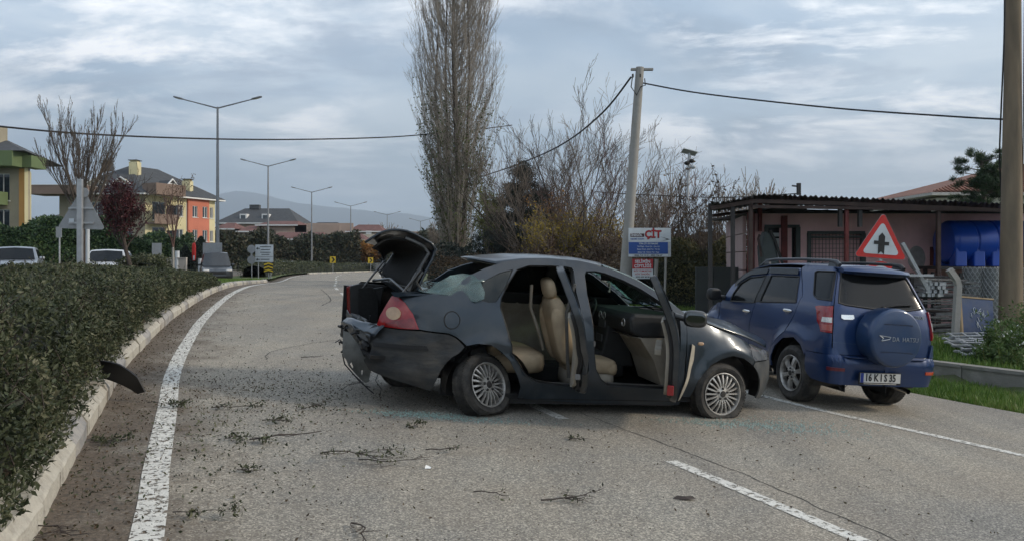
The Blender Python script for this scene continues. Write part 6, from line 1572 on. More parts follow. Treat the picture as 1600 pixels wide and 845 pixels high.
mb = MB(); mb.box((.02, -.05, .35), (.10, .01, .30)); mb.build('banner_print', M_SWHITE, bn)
for u, lab in ((277, 'pale gatepost at the entrance left of the clipped cones'), (313, 'small pale bollard right of the red banner')):
    post('bollard', u, 392 if u == 277 else 404, 412, 52, .16, M_SWHITE, lab, 'bollard')
# far cars
def simple_car(name, paint_m, loc, rz, label, L_=4.4, W_=1.76, Hh=1.46, van=False, k=None):
    r = empty(name, loc, rz, label=label, cat='car'); w = W_/2
    prof = [(-L_/2, .35), (-L_/2+.03, .75), (-L_*.36, .92), (-L_*.20, 1.0), (L_*.20, .98), (L_*.42, .84), (L_/2-.02, .68), (L_/2, .35), (L_/2-.1, .22), (-L_/2+.1, .22)]
    def loft(prof, wf, inset=0.):
        mb = MB(); V = []
        rows = [(-1, .0), (-.98, .0)]
        n = len(prof)
        sides = [(-w, .06), (-w*.985, .0), (-w*.7, -.03), (-w*.3, -.04), (w*.3, -.04), (w*.7, -.03), (w*.985, .0), (w, .06)]
        for y, sh_ in sides:
            cx = sum(p[0] for p in prof)/n; cz = sum(p[1] for p in prof)/n
            for x, z in prof: V.append((x-(x-cx)*sh_*(1 if sh_ > 0 else -.25)-(.10*abs(x)/L_*2 if abs(y) > w*.9 and abs(x) > L_*.1 else 0)*(1 if x > 0 else -1), y*wf(z), z-(z-cz)*max(0, sh_)+(.045*(1-(y/w)**2) if z > 1.2 else 0)))
        F = [(i*n+j, i*n+(j+1) % n, (i+1)*n+(j+1) % n, (i+1)*n+j) for i in range(len(sides)-1) for j in range(n)] + [tuple(range(n)), tuple((len(sides)-1)*n+j for j in range(n-1, -1, -1))]
        mb.add(V, F); return mb
    loft(prof, lambda z: 1-.04*sst((z-.7)/.3)).build('car_body', paint_m, r, smooth=40, bevel=.02)
    cab = [(-L_*.33, .95), (-L_*.22, Hh-.06), (-L_*.10, Hh), (L_*.05, Hh), (L_*.10, Hh-.04), (L_*.24, .95)] if not van else [(-L_*.48, .95), (-L_*.46, Hh-.05), (-L_*.3, Hh), (L_*.1, Hh), (L_*.15, Hh-.04), (L_*.27, .95)]
    loft(cab, lambda z: .96-.20*sst((z-.95)/(Hh-.9))).build('car_cabin', paint_m, r, smooth=40)
    mb = MB(); a, b = Vector((L_*.235, 0, .985)), Vector((L_*.105, 0, Hh-.07)); 
    mb.add([(a.x+.03, -w*.84, a.z-.02), (a.x+.09, 0, a.z), (a.x+.03, w*.84, a.z-.02), (b.x+.05, w*.70, b.z+.02), (b.x+.09, 0, b.z+.06), (b.x+.05, -w*.70, b.z+.02)], [(0, 1, 4, 5), (1, 2, 3, 4)]); mb.build('windscreen', M_GLASSB, r)
    mb = MB(); x0, x1 = (-L_*.325, -L_*.225) if not van else (-L_*.485, -L_*.47)
    mb.add([(x0-.02, -w*.82, 1.0), (x0-.02, w*.82, 1.0), (x1-.02, w*.68, Hh-.1), (x1-.02, -w*.68, Hh-.1)], [(3, 2, 1, 0)]); mb.build('rear_window', M_GLASSB, r)
    for s_ in (-1, 1):
        mb = MB(); q = [(-L_*.27, 1.0), (-L_*.19, Hh-.12), (-.05, Hh-.09), (-.05, 1.0)]; mb.add([(x, s_*(w*(.965-.20*sst((z-.95)/(Hh-.9)))+.006), z) for x, z in q], [(0, 1, 2, 3)]); mb.build('side_window', M_GLASSB, r)
        mb = MB(); q = [(.0, 1.0), (.0, Hh-.09), (L_*.07, Hh-.10), (L_*.19, 1.0)]; mb.add([(x, s_*(w*(.965-.20*sst((z-.95)/(Hh-.9)))+.006), z) for x, z in q], [(0, 1, 2, 3)]); mb.build('side_window', M_GLASSB, r)
        mb = MB(); mb.ellip((L_*.17, s_*(w+.08), 1.02), (.06, .11, .07), 10, 6, p=3); mb.build('door_mirror', paint_m, r, smooth=60)
        mb = MB(); mb.ellip((L_/2-.10, s_*w*.74, .70), (.10, .18, .07), 12, 8, p=3); mb.build('headlight', M_CLEAR, r, smooth=60)
        mb = MB(); mb.ellip((-L_/2+.06, s_*w*.78, .80), (.06, .15, .09), 12, 8, p=3); mb.build('tail_light', M_REDL, r, smooth=60)
        for x in (-L_*.30, L_*.31):
            mb = MB(); mb.lathe([(.0, -.1), (.19, -.1), (.29, -.105), (.31, -.08), (.31, .1)], c=(x, s_*(w-.10), .31), axis='y', n=20); o = mb.build('wheel', M_RUBBER, r, smooth=40)
            mb = MB(); mb.lathe([(.0, -.1), (.19, -.1), (.2, -.09)], c=(x, s_*(w-.0)-s_*.0, .31), axis='y', n=20); mb.build('hubcap', M_ALLOY, o, smooth=40)
    mb = MB(); mb.box((L_/2-.005, 0, .55), (.03, .9, .16)); mb.build('grille', M_BLACK, r)
    return r
M_SILV = mat('silver_car_paint', (.30, .32, .345), rough=.3, metal=.5, var=.06, scale=2, coat=.5)
M_WCAR = mat('white_car_paint', (.50, .51, .52), rough=.3, var=.05, scale=2, coat=.5)
def atp(u, D): x = (u-800)/1155*D; return (x, D, g(x, D)+.02)
simple_car('parked_car', M_SILV, atp(26, 31), math.radians(-62), 'silver grey car at the far left edge, showing above the hedge')
simple_car('approaching_car', M_WCAR, atp(171, 33.5), math.radians(-72), 'pale silver car approaching behind the hedge, right of the triangular sign')
simple_car('pickup', mat('dark_car_paint', (.045, .05, .055), rough=.3, metal=.3, coat=.5), atp(337, 45.5), math.radians(-65), 'dark high-roofed car with a pale roof load at the gap in the median', Hh=1.75, van=True, L_=4.2, W_=1.7)
simple_car('parked_car', M_SILV, atp(452, 96), math.radians(-30), 'tiny silver car far off behind the second street lamp')
simple_car('parked_car', M_WCAR, atp(596, 122), math.radians(10), 'tiny pale car far off just left of the raised boot lid')
# ---- buildings
def bframe(name, p0, p1, gz, label, cat='building'):
    d = Vector((p1[0]-p0[0], p1[1]-p0[1])); return empty(name, (p0[0], p0[1], gz), math.atan2(d.y, d.x), label=label, cat=cat)
M_WFRAME = mat('white_window_frame', (.66, .66, .64), rough=.5, var=.05)
M_PANE = mat('window_pane', (.035, .045, .055), rough=.08, var=.4, scale=.8, coat=.3)
def facade(parent, x0, x1, z0, z1, y, m, wins, name='wall', th=.25, balc=(), flip=False, rz=0, loc=(0, 0, 0)):
    w = wall_holes(name, x0, x1, z0, z1, wins, m, y, th, parent)
    w.location = loc; w.rotation_euler = (0, 0, rz)
    for h in wins:
        mb = MB(); a, b, c_, d_ = h; t = .06
        for (xx, zz, ww, hh) in (((a+b)/2, c_+t/2, b-a, t), ((a+b)/2, d_-t/2, b-a, t), (a+t/2, (c_+d_)/2, t, d_-c_-2*t), (b-t/2, (c_+d_)/2, t, d_-c_-2*t), ((a+b)/2, (c_+d_)/2, t, d_-c_-2*t)):
            mb.box((xx, y+.10, zz), (ww, .06, hh))
        n0 = len(mb.f); mb.box(((a+b)/2, y+.13, (c_+d_)/2), (b-a, .02, d_-c_), m=1)
        mb.box(((a+b)/2, y-.03, c_-.03), (b-a+.14, .12, .05))
        mb.build('window', [M_WFRAME, M_PANE], w)
    return w
def rend(name, c, v=.07): return mat(name, c, rough=.9, var=v, scale=.6, bump=.1, bscale=10, dirt=tuple(q*.8 for q in c), dscale=.5, dfac=.5)
M_YELW, M_REDW, M_BEIW, M_GRNW, M_BRNF = rend('yellow_render', (.60, .54, .33)), rend('red_render', (.50, .17, .11)), rend('beige_render_shade', (.30, .27, .20)), rend('green_render', (.12, .165, .075)), rend('brown_fascia', (.20, .145, .115))  # the beige is darkened in its base colour for walls in shade
M_ROOFG = mat('grey_shingles', (.055, .058, .062), rough=.85, var=.2, scale=2, bump=.3, bscale=6)
M_ORW = rend('orange_render', (.50, .26, .08))
# multi-coloured block
bb = empty('apartment_block', (-42.2, 85, -.4), label='yellow and red apartment block with a dark hipped roof behind the red-leaved tree', cat='building')
fl = 2.95; vdir = math.atan2(9.7, 4.1)
HB_ = 9.2
fr_ = lambda y0: [(y0, z) for z in (1, 4, 7)]
wins = []
def col(x0, x1): return [(x0, x1, k*fl+.95, k*fl+2.35) for k in range(3)]
facade(bb, 0, 3.4, 0, HB_, 0, M_YELW, [(1.0, 2.9, k*fl+.3, k*fl+2.5) for k in (1, 2)], rz=vdir)
facade(bb, 3.4, 6.0, 0, HB_, 0, M_YELW, col(4.4, 5.5), rz=vdir)
facade(bb, 6.05, 9.4, 0, HB_+.0, -.25, M_REDW, col(6.7, 7.5)+col(8.3, 9.1), rz=vdir, name='red_wall')
facade(bb, 9.45, 10.6, 0, HB_, 0, M_YELW, col(9.75, 10.3), rz=vdir)
# balconies of the near bay
for k in (1, 2):
    mb = MB(); mb.box((1.7, -.75, k*fl-.05), (3.2, 1.3, .16)); mb.box((1.7, -1.37, k*fl+.5), (3.2, .08, 1.0)); o = mb.build('balcony', M_BRNF if k == 2 else M_BEIW, bb); o.rotation_euler = (0, 0, vdir)
    mb = MB(); mb.box((.9, -1.35, k*fl+1.55), (1.3, .04, 1.1)); mb.box((2.5, -1.35, k*fl+1.55), (1.3, .04, 1.1)); o = mb.build('balcony_glazing', M_GLASSB, bb); o.rotation_euler = (0, 0, vdir)
lw_ = 10.2
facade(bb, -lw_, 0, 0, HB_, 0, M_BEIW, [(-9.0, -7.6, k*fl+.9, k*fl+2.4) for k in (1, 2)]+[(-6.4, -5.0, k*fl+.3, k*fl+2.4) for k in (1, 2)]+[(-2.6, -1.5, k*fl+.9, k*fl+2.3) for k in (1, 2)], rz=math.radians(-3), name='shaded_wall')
mb = MB(); mb.box((-8.9, -.6, HB_+.3), (6.6, 3.2, 1.0)); mb.build('roof_terrace', M_BRNF, bb)
mb = MB(); mb.box((-9.0, -.6, HB_+.83), (6.7, 3.3, .06)); mb.build('terrace_coping', M_WFRAME, bb)
mb = MB(); mb.box((1.9, -.9, HB_+.55), (4.2, 2.2, 1.3)); o = mb.build('upper_balcony', M_BRNF, bb); o.rotation_euler = (0, 0, vdir)
# eaves and hipped roof
cvd, svd = math.cos(vdir), math.sin(vdir)
def bv(x, y, z): return Vector((x*cvd-y*svd, x*svd+y*cvd, z))   # x along the sunny face, -y outwards
E0 = [bv(-.8, -.8, HB_), bv(11.6, -.8, HB_), bv(11.6, 13, HB_), Vector((-lw_-.5, -.5, HB_))]
R0, R1 = bv(3.2, 6.2, HB_+3.9), bv(7.2, 6.2, HB_+3.9)
mb = MB(); mb.prism([v+Vector((0, 0, -.12)) for v in E0], (0, 0, .16)); mb.build('eaves', M_WFRAME, bb)
mb = MB(); E1 = [v+Vector((0, 0, .08)) for v in E0]; mb.add(E1+[R0, R1], [(0, 1, 5, 4), (1, 2, 5), (2, 3, 4, 5), (3, 0, 4), (3, 2, 1, 0)]); rf_ = mb.build('roof', M_ROOFG, bb)
def chimney(p, h, m, parent): mb = MB(); mb.box(p+Vector((0, 0, h/2)), (1.0, .95, h)); mb.box(p+Vector((0, 0, h+.10)), (.8, .8, .12)); mb.box(p+Vector((0, 0, h+.20)), (1.15, 1.1, .08), m=1); return mb.build('chimney', [m, M_ROOFG], parent)
chimney(bv(2.2, 4.2, HB_+2.2), 1.9, M_YELW, rf_); chimney(bv(7.3, 1.2, HB_+.9), 1.3, M_YELW, rf_); chimney(bv(2.0, 8.6, HB_+3.2), 1.0, M_ROOFG, rf_)
for (x, y, rz, w_) in ((4.2, 1.0, vdir, 1.5), (-3.2, 1.4, 0, 2.2), (-6.2, 1.4, 0, 2.2)):
    base = bv(x, y, HB_+.5) if rz else Vector((x, y, HB_+.4)); mb = MB()
    mb.prism([(-w_/2, -.6, 0), (w_/2, -.6, 0), (w_/2, -.6, .8), (0, -.6, 1.5), (-w_/2, -.6, .8)], (0, 2.0, 0)); mb.prism([(-w_/2-.2, -.75, .75), (0, -.75, 1.68), (w_/2+.2, -.75, .75), (w_/2+.2, -.75, .62), (0, -.75, 1.52), (-w_/2-.2, -.75, .62)], (0, .15, 0), m=1)
    mb.box((0, -.62, .62), (.7, .04, .75), m=2); mb.box((0, -.60, .62), (.85, .04, .9), m=1)
    o = mb.build('dormer', [M_ROOFG if rz else M_BEIW, M_WFRAME, M_PANE], rf_); o.location = base; o.rotation_euler = (0, 0, rz)
# green block at the left edge
gb = empty('apartment_block', (px(44, 400, 60).x, 60, .0), label='green and yellow apartment block cut by the left edge of the frame', cat='building')
GH = 8.9
facade(gb, -11, 0, 0, GH, 0, M_BEIW, [(-8.6, -5.5, k*2.9+.4, k*2.9+2.5) for k in range(3)]+[(-2.6-.0, -1.5, k*2.9+.3, k*2.9+2.5) for k in range(3)], rz=0)
facade(gb, 0, 6, 0, GH, 0, M_YELW, [(1.2, 2.4, k*2.9+.9, k*2.9+2.4) for k in range(3)], rz=math.radians(121))
for k in (1, 2): mb = MB(); mb.box((-3.1, -.8, k*2.9+.45), (3.0, 1.5, 1.05)); mb.build('balcony', M_GRNW, gb); 
for k in (1, 2): mb = MB(); mb.box((-3.1, -1.4, k*2.9+1.75), (2.2, .05, 1.3)); mb.build('balcony_glazing', M_GLASSB, gb)
mb = MB(); mb.box((-3.0, -.7, 9.35), (5.6, 1.9, 1.2)); mb.build('upper_fascia', M_GRNW, gb); mb = MB(); mb.box((.1, .5, 9.25), (.9, 1.9, .95)); mb.build('side_fascia', M_GRNW, gb)
mb = MB(); mb.box((-.45, -.02, 4.4), (.5, .1, 8.6)); mb.box((-4.4, -.04, 4.4), (.35, .1, 8.6)); mb.build('orange_band', M_ORW, gb)
mb = MB(); mb.add([(-12, -1.6, 9.95), (.75, -1.6, 9.95), (-2.5, 9, 9.95), (-12, 9, 9.95), (-9, 3.5, 12.0), (-5.0, 3.5, 12.0)], [(0, 1, 5, 4), (1, 2, 5), (2, 3, 4, 5), (3, 0, 4), (3, 2, 1, 0)]); rf_ = mb.build('roof', M_ROOFG, gb)
mb = MB(); mb.box((-3.6, 1.2, 11.6), (1.4, 1.2, 1.5)); mb.build('chimney', M_BEIW, rf_)
# rows of far houses
M_RBR = mat('brown_red_tiles', (.13, .06, .05), rough=.85, var=.25, scale=1.2, bump=.4, bscale=5)
M_PKW = rend('pinkish_render', (.40, .30, .24)); M_CRW = rend('cream_wall', (.50, .45, .36))
def house(u0, u1, D, ve, vr, depth, rm, wm, label, nw=3, hip=.30, floors=1):
    W_ = (u1-u0)/1155*D; x0 = (u0-800)/1155*D; gz = -.9; ze = EYE+(402-ve)/1155*D-gz; zr = EYE+(402-vr)/1155*D-gz; o_ = W_*.05
    r = empty('far_house', (x0, D, gz), label=label, cat='house')
    wn = []
    for fl_ in range(floors):
        zt_ = ze-.5-fl_*2.8
        for k in range(nw): xx = W_*(k+.5)/nw; wn.append((xx-.45, xx+.45, zt_-1.2, zt_))
    facade(r, o_, W_-o_, 0, ze, 0, wm, wn)
    wall_holes('side_wall', 0, depth, 0, ze, [], wm, 0, .2, r).location = (W_-o_, 0, 0); r.children[-1].rotation_euler = (0, 0, PI/2)
    wall_holes('side_wall', 0, depth, 0, ze, [], wm, 0, .2, r).location = (o_+.2, 0, 0); r.children[-1].rotation_euler = (0, 0, PI/2)
    mb = MB(); mb.add([(-.3, -.8, ze), (W_+.3, -.8, ze), (W_+.3, depth+.8, ze), (-.3, depth+.8, ze), (W_*hip, depth/2, zr), (W_*(1-hip), depth/2, zr)], [(0, 1, 5, 4), (1, 2, 5), (2, 3, 4, 5), (3, 0, 4), (3, 2, 1, 0)]); rf_ = mb.build('roof', rm, r)
    mb = MB(); mb.box((W_/2, -.85, ze-.05), (W_+.7, .12, .22)); mb.build('gutter', M_WFRAME, r)
    return r, rf_, W_, ze, zr, depth
r, rf_, W_, ze, zr, dp = house(338, 466, 150, 349, 323, 12, M_ROOFG, M_PKW, 'long far house with a big grey roof and two white dormers', 5, .22)
for xx in (5, 9.5):
    mb = MB(); mb.box((xx, 2.0, ze+1.3), (1.4, 1.6, 1.3)); mb.box((xx, 1.18, ze+1.3), (.9, .05, .8), m=1); mb.build('dormer', [M_WFRAME, M_PANE], rf_)
mb = MB(); mb.box((5.8, 6, zr+.3), (2.0, 1.2, .9)); mb.build('chimney', M_ROOFG, rf_)
house(334, 366, 132, 358, 347, 7, M_RBR, M_PKW, 'low brown-roofed house left of the second street lamp, below the long grey roof', 2)
house(374, 408, 130, 362, 352, 6, M_RBR, M_PKW, 'small red-brown roof between the direction board and the long grey roof', 2, .2)
house(404, 464, 132, 352, 344, 8, M_RBR, M_PKW, 'beige house with a low red roof right of the second street lamp', 4, .12, 2)
house(418, 506, 118, 374, 362, 7, M_RBR, M_CRW, 'wide low house with red-brown roof in front of the beige house', 5, .1)
house(466, 542, 170, 358, 346, 10, M_ROOFG, M_PKW, 'dark-roofed house behind the third street lamp', 4)
house(462, 524, 140, 366, 354, 8, M_RBR, M_CRW, 'brown-roofed house just right of the third street lamp', 3, .2)
house(500, 572, 124, 378, 364, 8, M_RBR, M_CRW, 'wide brown roof with a white gutter beside the fourth street lamp', 4, .2)
r, rf_, W_, ze, zr, dp = house(543, 598, 150, 362, 350, 8, M_RBR, M_PKW, 'two-storey beige house right of the fourth street lamp', 3, .2, 2)
mb = MB(); mb.box((W_*.62, -.3, ze-1.2), (1.1, 1.0, 2.6)); mb.build('stair_tower', M_WFRAME, r)
house(636, 684, 165, 372, 362, 8, M_ROOFG, M_CRW, 'grey-roofed far house between the boot lid and the poplar', 3)
house(60, 100, 115, 345, 332, 8, M_ROOFG, M_BEIW, 'low dark-roofed house between the two apartment blocks', 2)
# low boundary walls beyond the other carriageway
for (u0, u1, D, z1, lab) in ((196, 292, 52, 1.45, 'pale low garden wall in front of the apartment block'), (536, 620, 112, .6, 'pale far wall at the outside of the bend'), (345, 440, 70, .25, 'long low pale wall across the side road')):
    a, b = px(u0, 400, D), px(u1, 400, D); w = empty('garden_wall', (a.x, D, -.3), label=lab, cat='wall'); n = max(2, int((b.x-a.x)/2.5)); sx = (b.x-a.x)/n
    me = None
    for k in range(n):
        if me is None: mb = MB(); mb.box((sx/2, 0, (z1+.3)/2), (sx-.03, .2, z1+.3)); mb.box((sx/2, 0, z1+.33), (sx-.03, .3, .06)); me = mb.mesh('wall_section', rend('pale_wall', (.40, .37, .33)))
        o = bpy.data.objects.new('wall_section', me); COL.objects.link(o); o.parent = w; o.location = (k*sx, 0, 0)
# mountains
def ridge(name, D, tops, m, seed):
    V = []; us = np.linspace(tops[0][0], tops[-1][0], 160)
    for i, u in enumerate(us):
        p = px(u, 402, D); h = .9*(402-lerp_tab(tops, u))/1155*D*(1+.10*mnoise.noise(Vector((i*.11, seed, 0)))+.05*mnoise.noise(Vector((i*.5, seed, 0))))
        for k in range(6):
            t = k/5; V.append((p.x*(1+.25*t), D*(1+.25*t)+mnoise.noise(Vector((i*.2, k, seed)))*D*.01, -5+max(0, h)*math.sin(t*PI/2)*1.2*(1 if k else 0)))
    mb = MB(); mb.add(V, [(i*6+k, (i+1)*6+k, (i+1)*6+k+1, i*6+k+1) for i in range(159) for k in range(5)]); tag(mb.build(name, m, smooth=60), kind='structure')
M_HILL = mat('wooded_mountain', (.06, .075, .06), rough=.95, var=.3, scale=.002)
ridge('mountains', 7800, [(-500, 330), (-100, 322), (120, 330), (200, 322), (290, 300), (350, 282), (380, 276), (400, 283), (450, 300), (520, 312), (600, 322), (700, 335), (860, 345), (1100, 338), (1250, 322), (1350, 318), (1450, 326), (1700, 345), (2200, 350)], M_HILL, 2.2)
# the haze that turns them blue
def build_haze():
    m = bpy.data.materials.new('haze'); m.use_nodes = True; N = m.node_tree.nodes; N.clear(); o = N.new('ShaderNodeOutputMaterial'); v = N.new('ShaderNodeVolumePrincipled')
    v.inputs['Color'].default_value = (.74, .86, 1, 1); v.inputs['Density'].default_value = .00022; v.inputs['Anisotropy'].default_value = .2
    m.node_tree.links.new(v.outputs[0], o.inputs['Volume'])
    mb = MB(); mb.box((0, 4000, 640), (26000, 15000, 1300)); tag(mb.build('haze', m), kind='stuff')
if HAZE: build_haze()
# ================================================================ VEGETATION AND LITTER
M_BARK = mat('grey_brown_bark', (.105, .085, .068), rough=.9, var=.3, scale=6, bump=.5, bscale=20)
M_BARKD = mat('dark_bark', (.05, .038, .032), rough=.9, var=.3, scale=6)
M_BARKL = mat('pale_twigs', (.19, .155, .125), rough=.9, var=.25, scale=2)
M_BARKR = mat('reddish_twigs', (.12, .07, .06), rough=.9, var=.25, scale=2)
L_HEDGE = leafmat('hedge_leaves', [(.014, .018, .011), (.036, .047, .022), (.078, .090, .044), (.19, .175, .11)], scale=1.1)
L_CONIF = leafmat('conifer_leaves', [(.008, .020, .010), (.022, .05, .020), (.045, .085, .030), (.10, .14, .045)], scale=.55, trans=.1)
L_CONID = leafmat('dark_conifer', [(.008, .014, .011), (.018, .028, .020), (.035, .048, .032)], scale=.8, trans=.05)
L_RED = leafmat('dark_red_leaves', [(.018, .006, .010), (.045, .010, .016), (.085, .022, .026), (.13, .045, .04)], scale=1.2)
L_POP = leafmat('poplar_leaves', [(.035, .05, .018), (.07, .09, .030), (.12, .14, .045)], scale=.8)
L_YEL = leafmat('yellow_leaves', [(.10, .085, .02), (.26, .19, .03), (.42, .30, .04)], scale=.8)
L_YG = leafmat('yellow_green_leaves', [(.05, .07, .02), (.12, .14, .035), (.20, .20, .05)], scale=.8)
L_BRN = leafmat('dry_brown_leaves', [(.045, .030, .02), (.09, .06, .035), (.14, .10, .055)], scale=1.)
L_ORG = leafmat('orange_leaves', [(.14, .07, .02), (.30, .14, .03), (.34, .20, .05)], scale=.8)
L_MIX = leafmat('mixed_far_foliage', [(.012, .022, .014), (.03, .042, .022), (.06, .055, .032), (.09, .075, .04)], scale=.12, trans=.1)
L_GRASS = leafmat('grass_blades', [(.035, .075, .012), (.07, .145, .022), (.13, .21, .04), (.20, .21, .08)], scale=.5)
L_DRY = leafmat('leaf_litter', [(.022, .016, .012), (.055, .038, .022), (.11, .075, .045), (.06, .06, .03), (.16, .12, .07)], scale=2.)

class Tw:
    """collects three-sided tapering twigs fast"""
    def __init__(s): s.a = []; s.b = []; s.ra = []; s.rb = []
    def seg(s, p, q, r0, r1): s.a.append(p); s.b.append(q); s.ra.append(r0); s.rb.append(r1)
    def path(s, pts, r0, r1):
        n = len(pts)-1
        for i in range(n): s.seg(pts[i], pts[i+1], r0+(r1-r0)*i/n, r0+(r1-r0)*(i+1)/n)
    def build(s, name, m, parent=None):
        a, b = np.array([tuple(v) for v in s.a]), np.array([tuple(v) for v in s.b]); ra, rb = np.array(s.ra)[:, None], np.array(s.rb)[:, None]
        d = b-a; d /= np.maximum(1e-9, np.linalg.norm(d, axis=1))[:, None]; h = np.where(np.abs(d[:, 2:3]) < .9, [[0, 0, 1.]], [[1., 0, 0]])
        u = np.cross(d, h); u /= np.linalg.norm(u, axis=1)[:, None]; w = np.cross(d, u); V = []
        for k in range(3):
            c, s_ = math.cos(2*PI*k/3), math.sin(2*PI*k/3); V += [a+(u*c+w*s_)*ra, b+(u*c+w*s_)*rb]
        V = np.stack(V, 1).reshape(-1, 3); i = np.arange(len(a))*6
        F = np.concatenate([np.stack([i+2*k, i+2*((k+1) % 3), i+2*((k+1) % 3)+1, i+2*k+1], 1) for k in range(3)])
        return raw(name, V, F, 4, m, parent, smooth=True)
def rv(s): return Vector((random.gauss(0, s), random.gauss(0, s), random.gauss(0, s)))
def grow(tw, p, d, L_, r, depth, o, tips):
    """one limb and its side twigs; o: dict of habits"""
    n = max(3, int(L_/o.get('seg', .25))); n = min(n, 9); pts = [p.copy()]; d = d.normalized()
    for i in range(n):
        d = (d + rv(o.get('wob', .12)) + Vector((0, 0, o.get('up', .08)))).normalized(); p = p + d*(L_/n); pts.append(p.copy())
    tw.path(pts, r, max(o.get('rmin', .004), r*.35))
    if depth <= 0: tips += pts[1:]; return
    k = o['kids'][min(len(o['kids'])-1, o['levels']-depth)]
    for j in range(k):
        t = .18+.8*(j+random.random()*.8)/k; i = min(n-1, int(t*n)); q = pts[i].lerp(pts[i+1], t*n-i if t*n-i <= 1 else 1)
        dd = (pts[i+1]-pts[i]).normalized(); side = dd.cross(rv(1)).normalized(); ang = o.get('ang', .6)*random.uniform(.7, 1.2)
        nd_ = dd*math.cos(ang)+side*math.sin(ang); nd_.z += o.get('lift', .15)
        grow(tw, q, nd_, L_*random.uniform(*o.get('len', (.45, .7)))*(1-t*.35), max(o.get('rmin', .004), r*(1-t*.6)*.5), depth-1, o, tips)
def bare_tree(name, base, label, height=5., trunk_h=1.6, trunk_r=.1, limbs=6, spread=.5, levels=3, kids=(6, 5, 4), m=None, mt=None, up=.1, ang=.6, leaf=None, nleaf=0, leafs=.08, group=None, lean=(0, 0), seed=1, wob=.12, rmin=.006, cat='tree', lens=(.45, .7)):
    random.seed(seed); r = empty(name, base, label=label, cat=cat, group=group); mb = MB(); p = Vector((0, 0, -.2)); pts = [p]; d = Vector((lean[0], lean[1], 1)).normalized()
    for i in range(5): p = p + (d+rv(.03))*(trunk_h+.2)/5; pts.append(p)
    mb.tube(pts, [trunk_r*(1.15-.35*i/5) for i in range(6)], 10); mb.build('trunk', mt or M_BARK, r, smooth=60)
    tw = Tw(); tips = []; o = dict(levels=levels, kids=kids, up=up, ang=ang, wob=wob, rmin=rmin, lift=.2, len=lens)
    for k in range(limbs):
        a = 2*PI*(k+random.random()*.6)/limbs; dd = Vector((math.cos(a)*spread, math.sin(a)*spread, 1)); q = pts[-1] if k % 2 == 0 else pts[-2]
        grow(tw, q.copy(), dd, (height-trunk_h)*random.uniform(.75, 1.0), trunk_r*.55, levels, o, tips)
    tag(tw.build('branches', m or M_BARKD, r), kind='stuff')
    if nleaf and tips:
        T = np.array([tuple(t) for t in tips]); idx = RNG.integers(0, len(T), nleaf); P = T[idx]+RNG.normal(size=(nleaf, 3))*.06
        tag(leaves('foliage', P, leafs, leaf, r), kind='stuff')
    return r, tips
def clump_points(n, c, rad, seed=0, shell=.5, clumps=30, cs=.33):
    """points gathered in clumps inside an ellipsoid, with gaps between"""
    rg = np.random.default_rng(seed); d = rg.normal(size=(clumps, 3)); d /= np.linalg.norm(d, axis=1)[:, None]; rr = rg.uniform(shell, 1, clumps)[:, None]**.6
    C = d*rr; k = rg.integers(0, clumps, n); P = C[k]+rg.normal(size=(n, 3))*cs*rg.uniform(.5, 1.1, clumps)[k][:, None]
    return P*np.array(rad)+np.array(c)

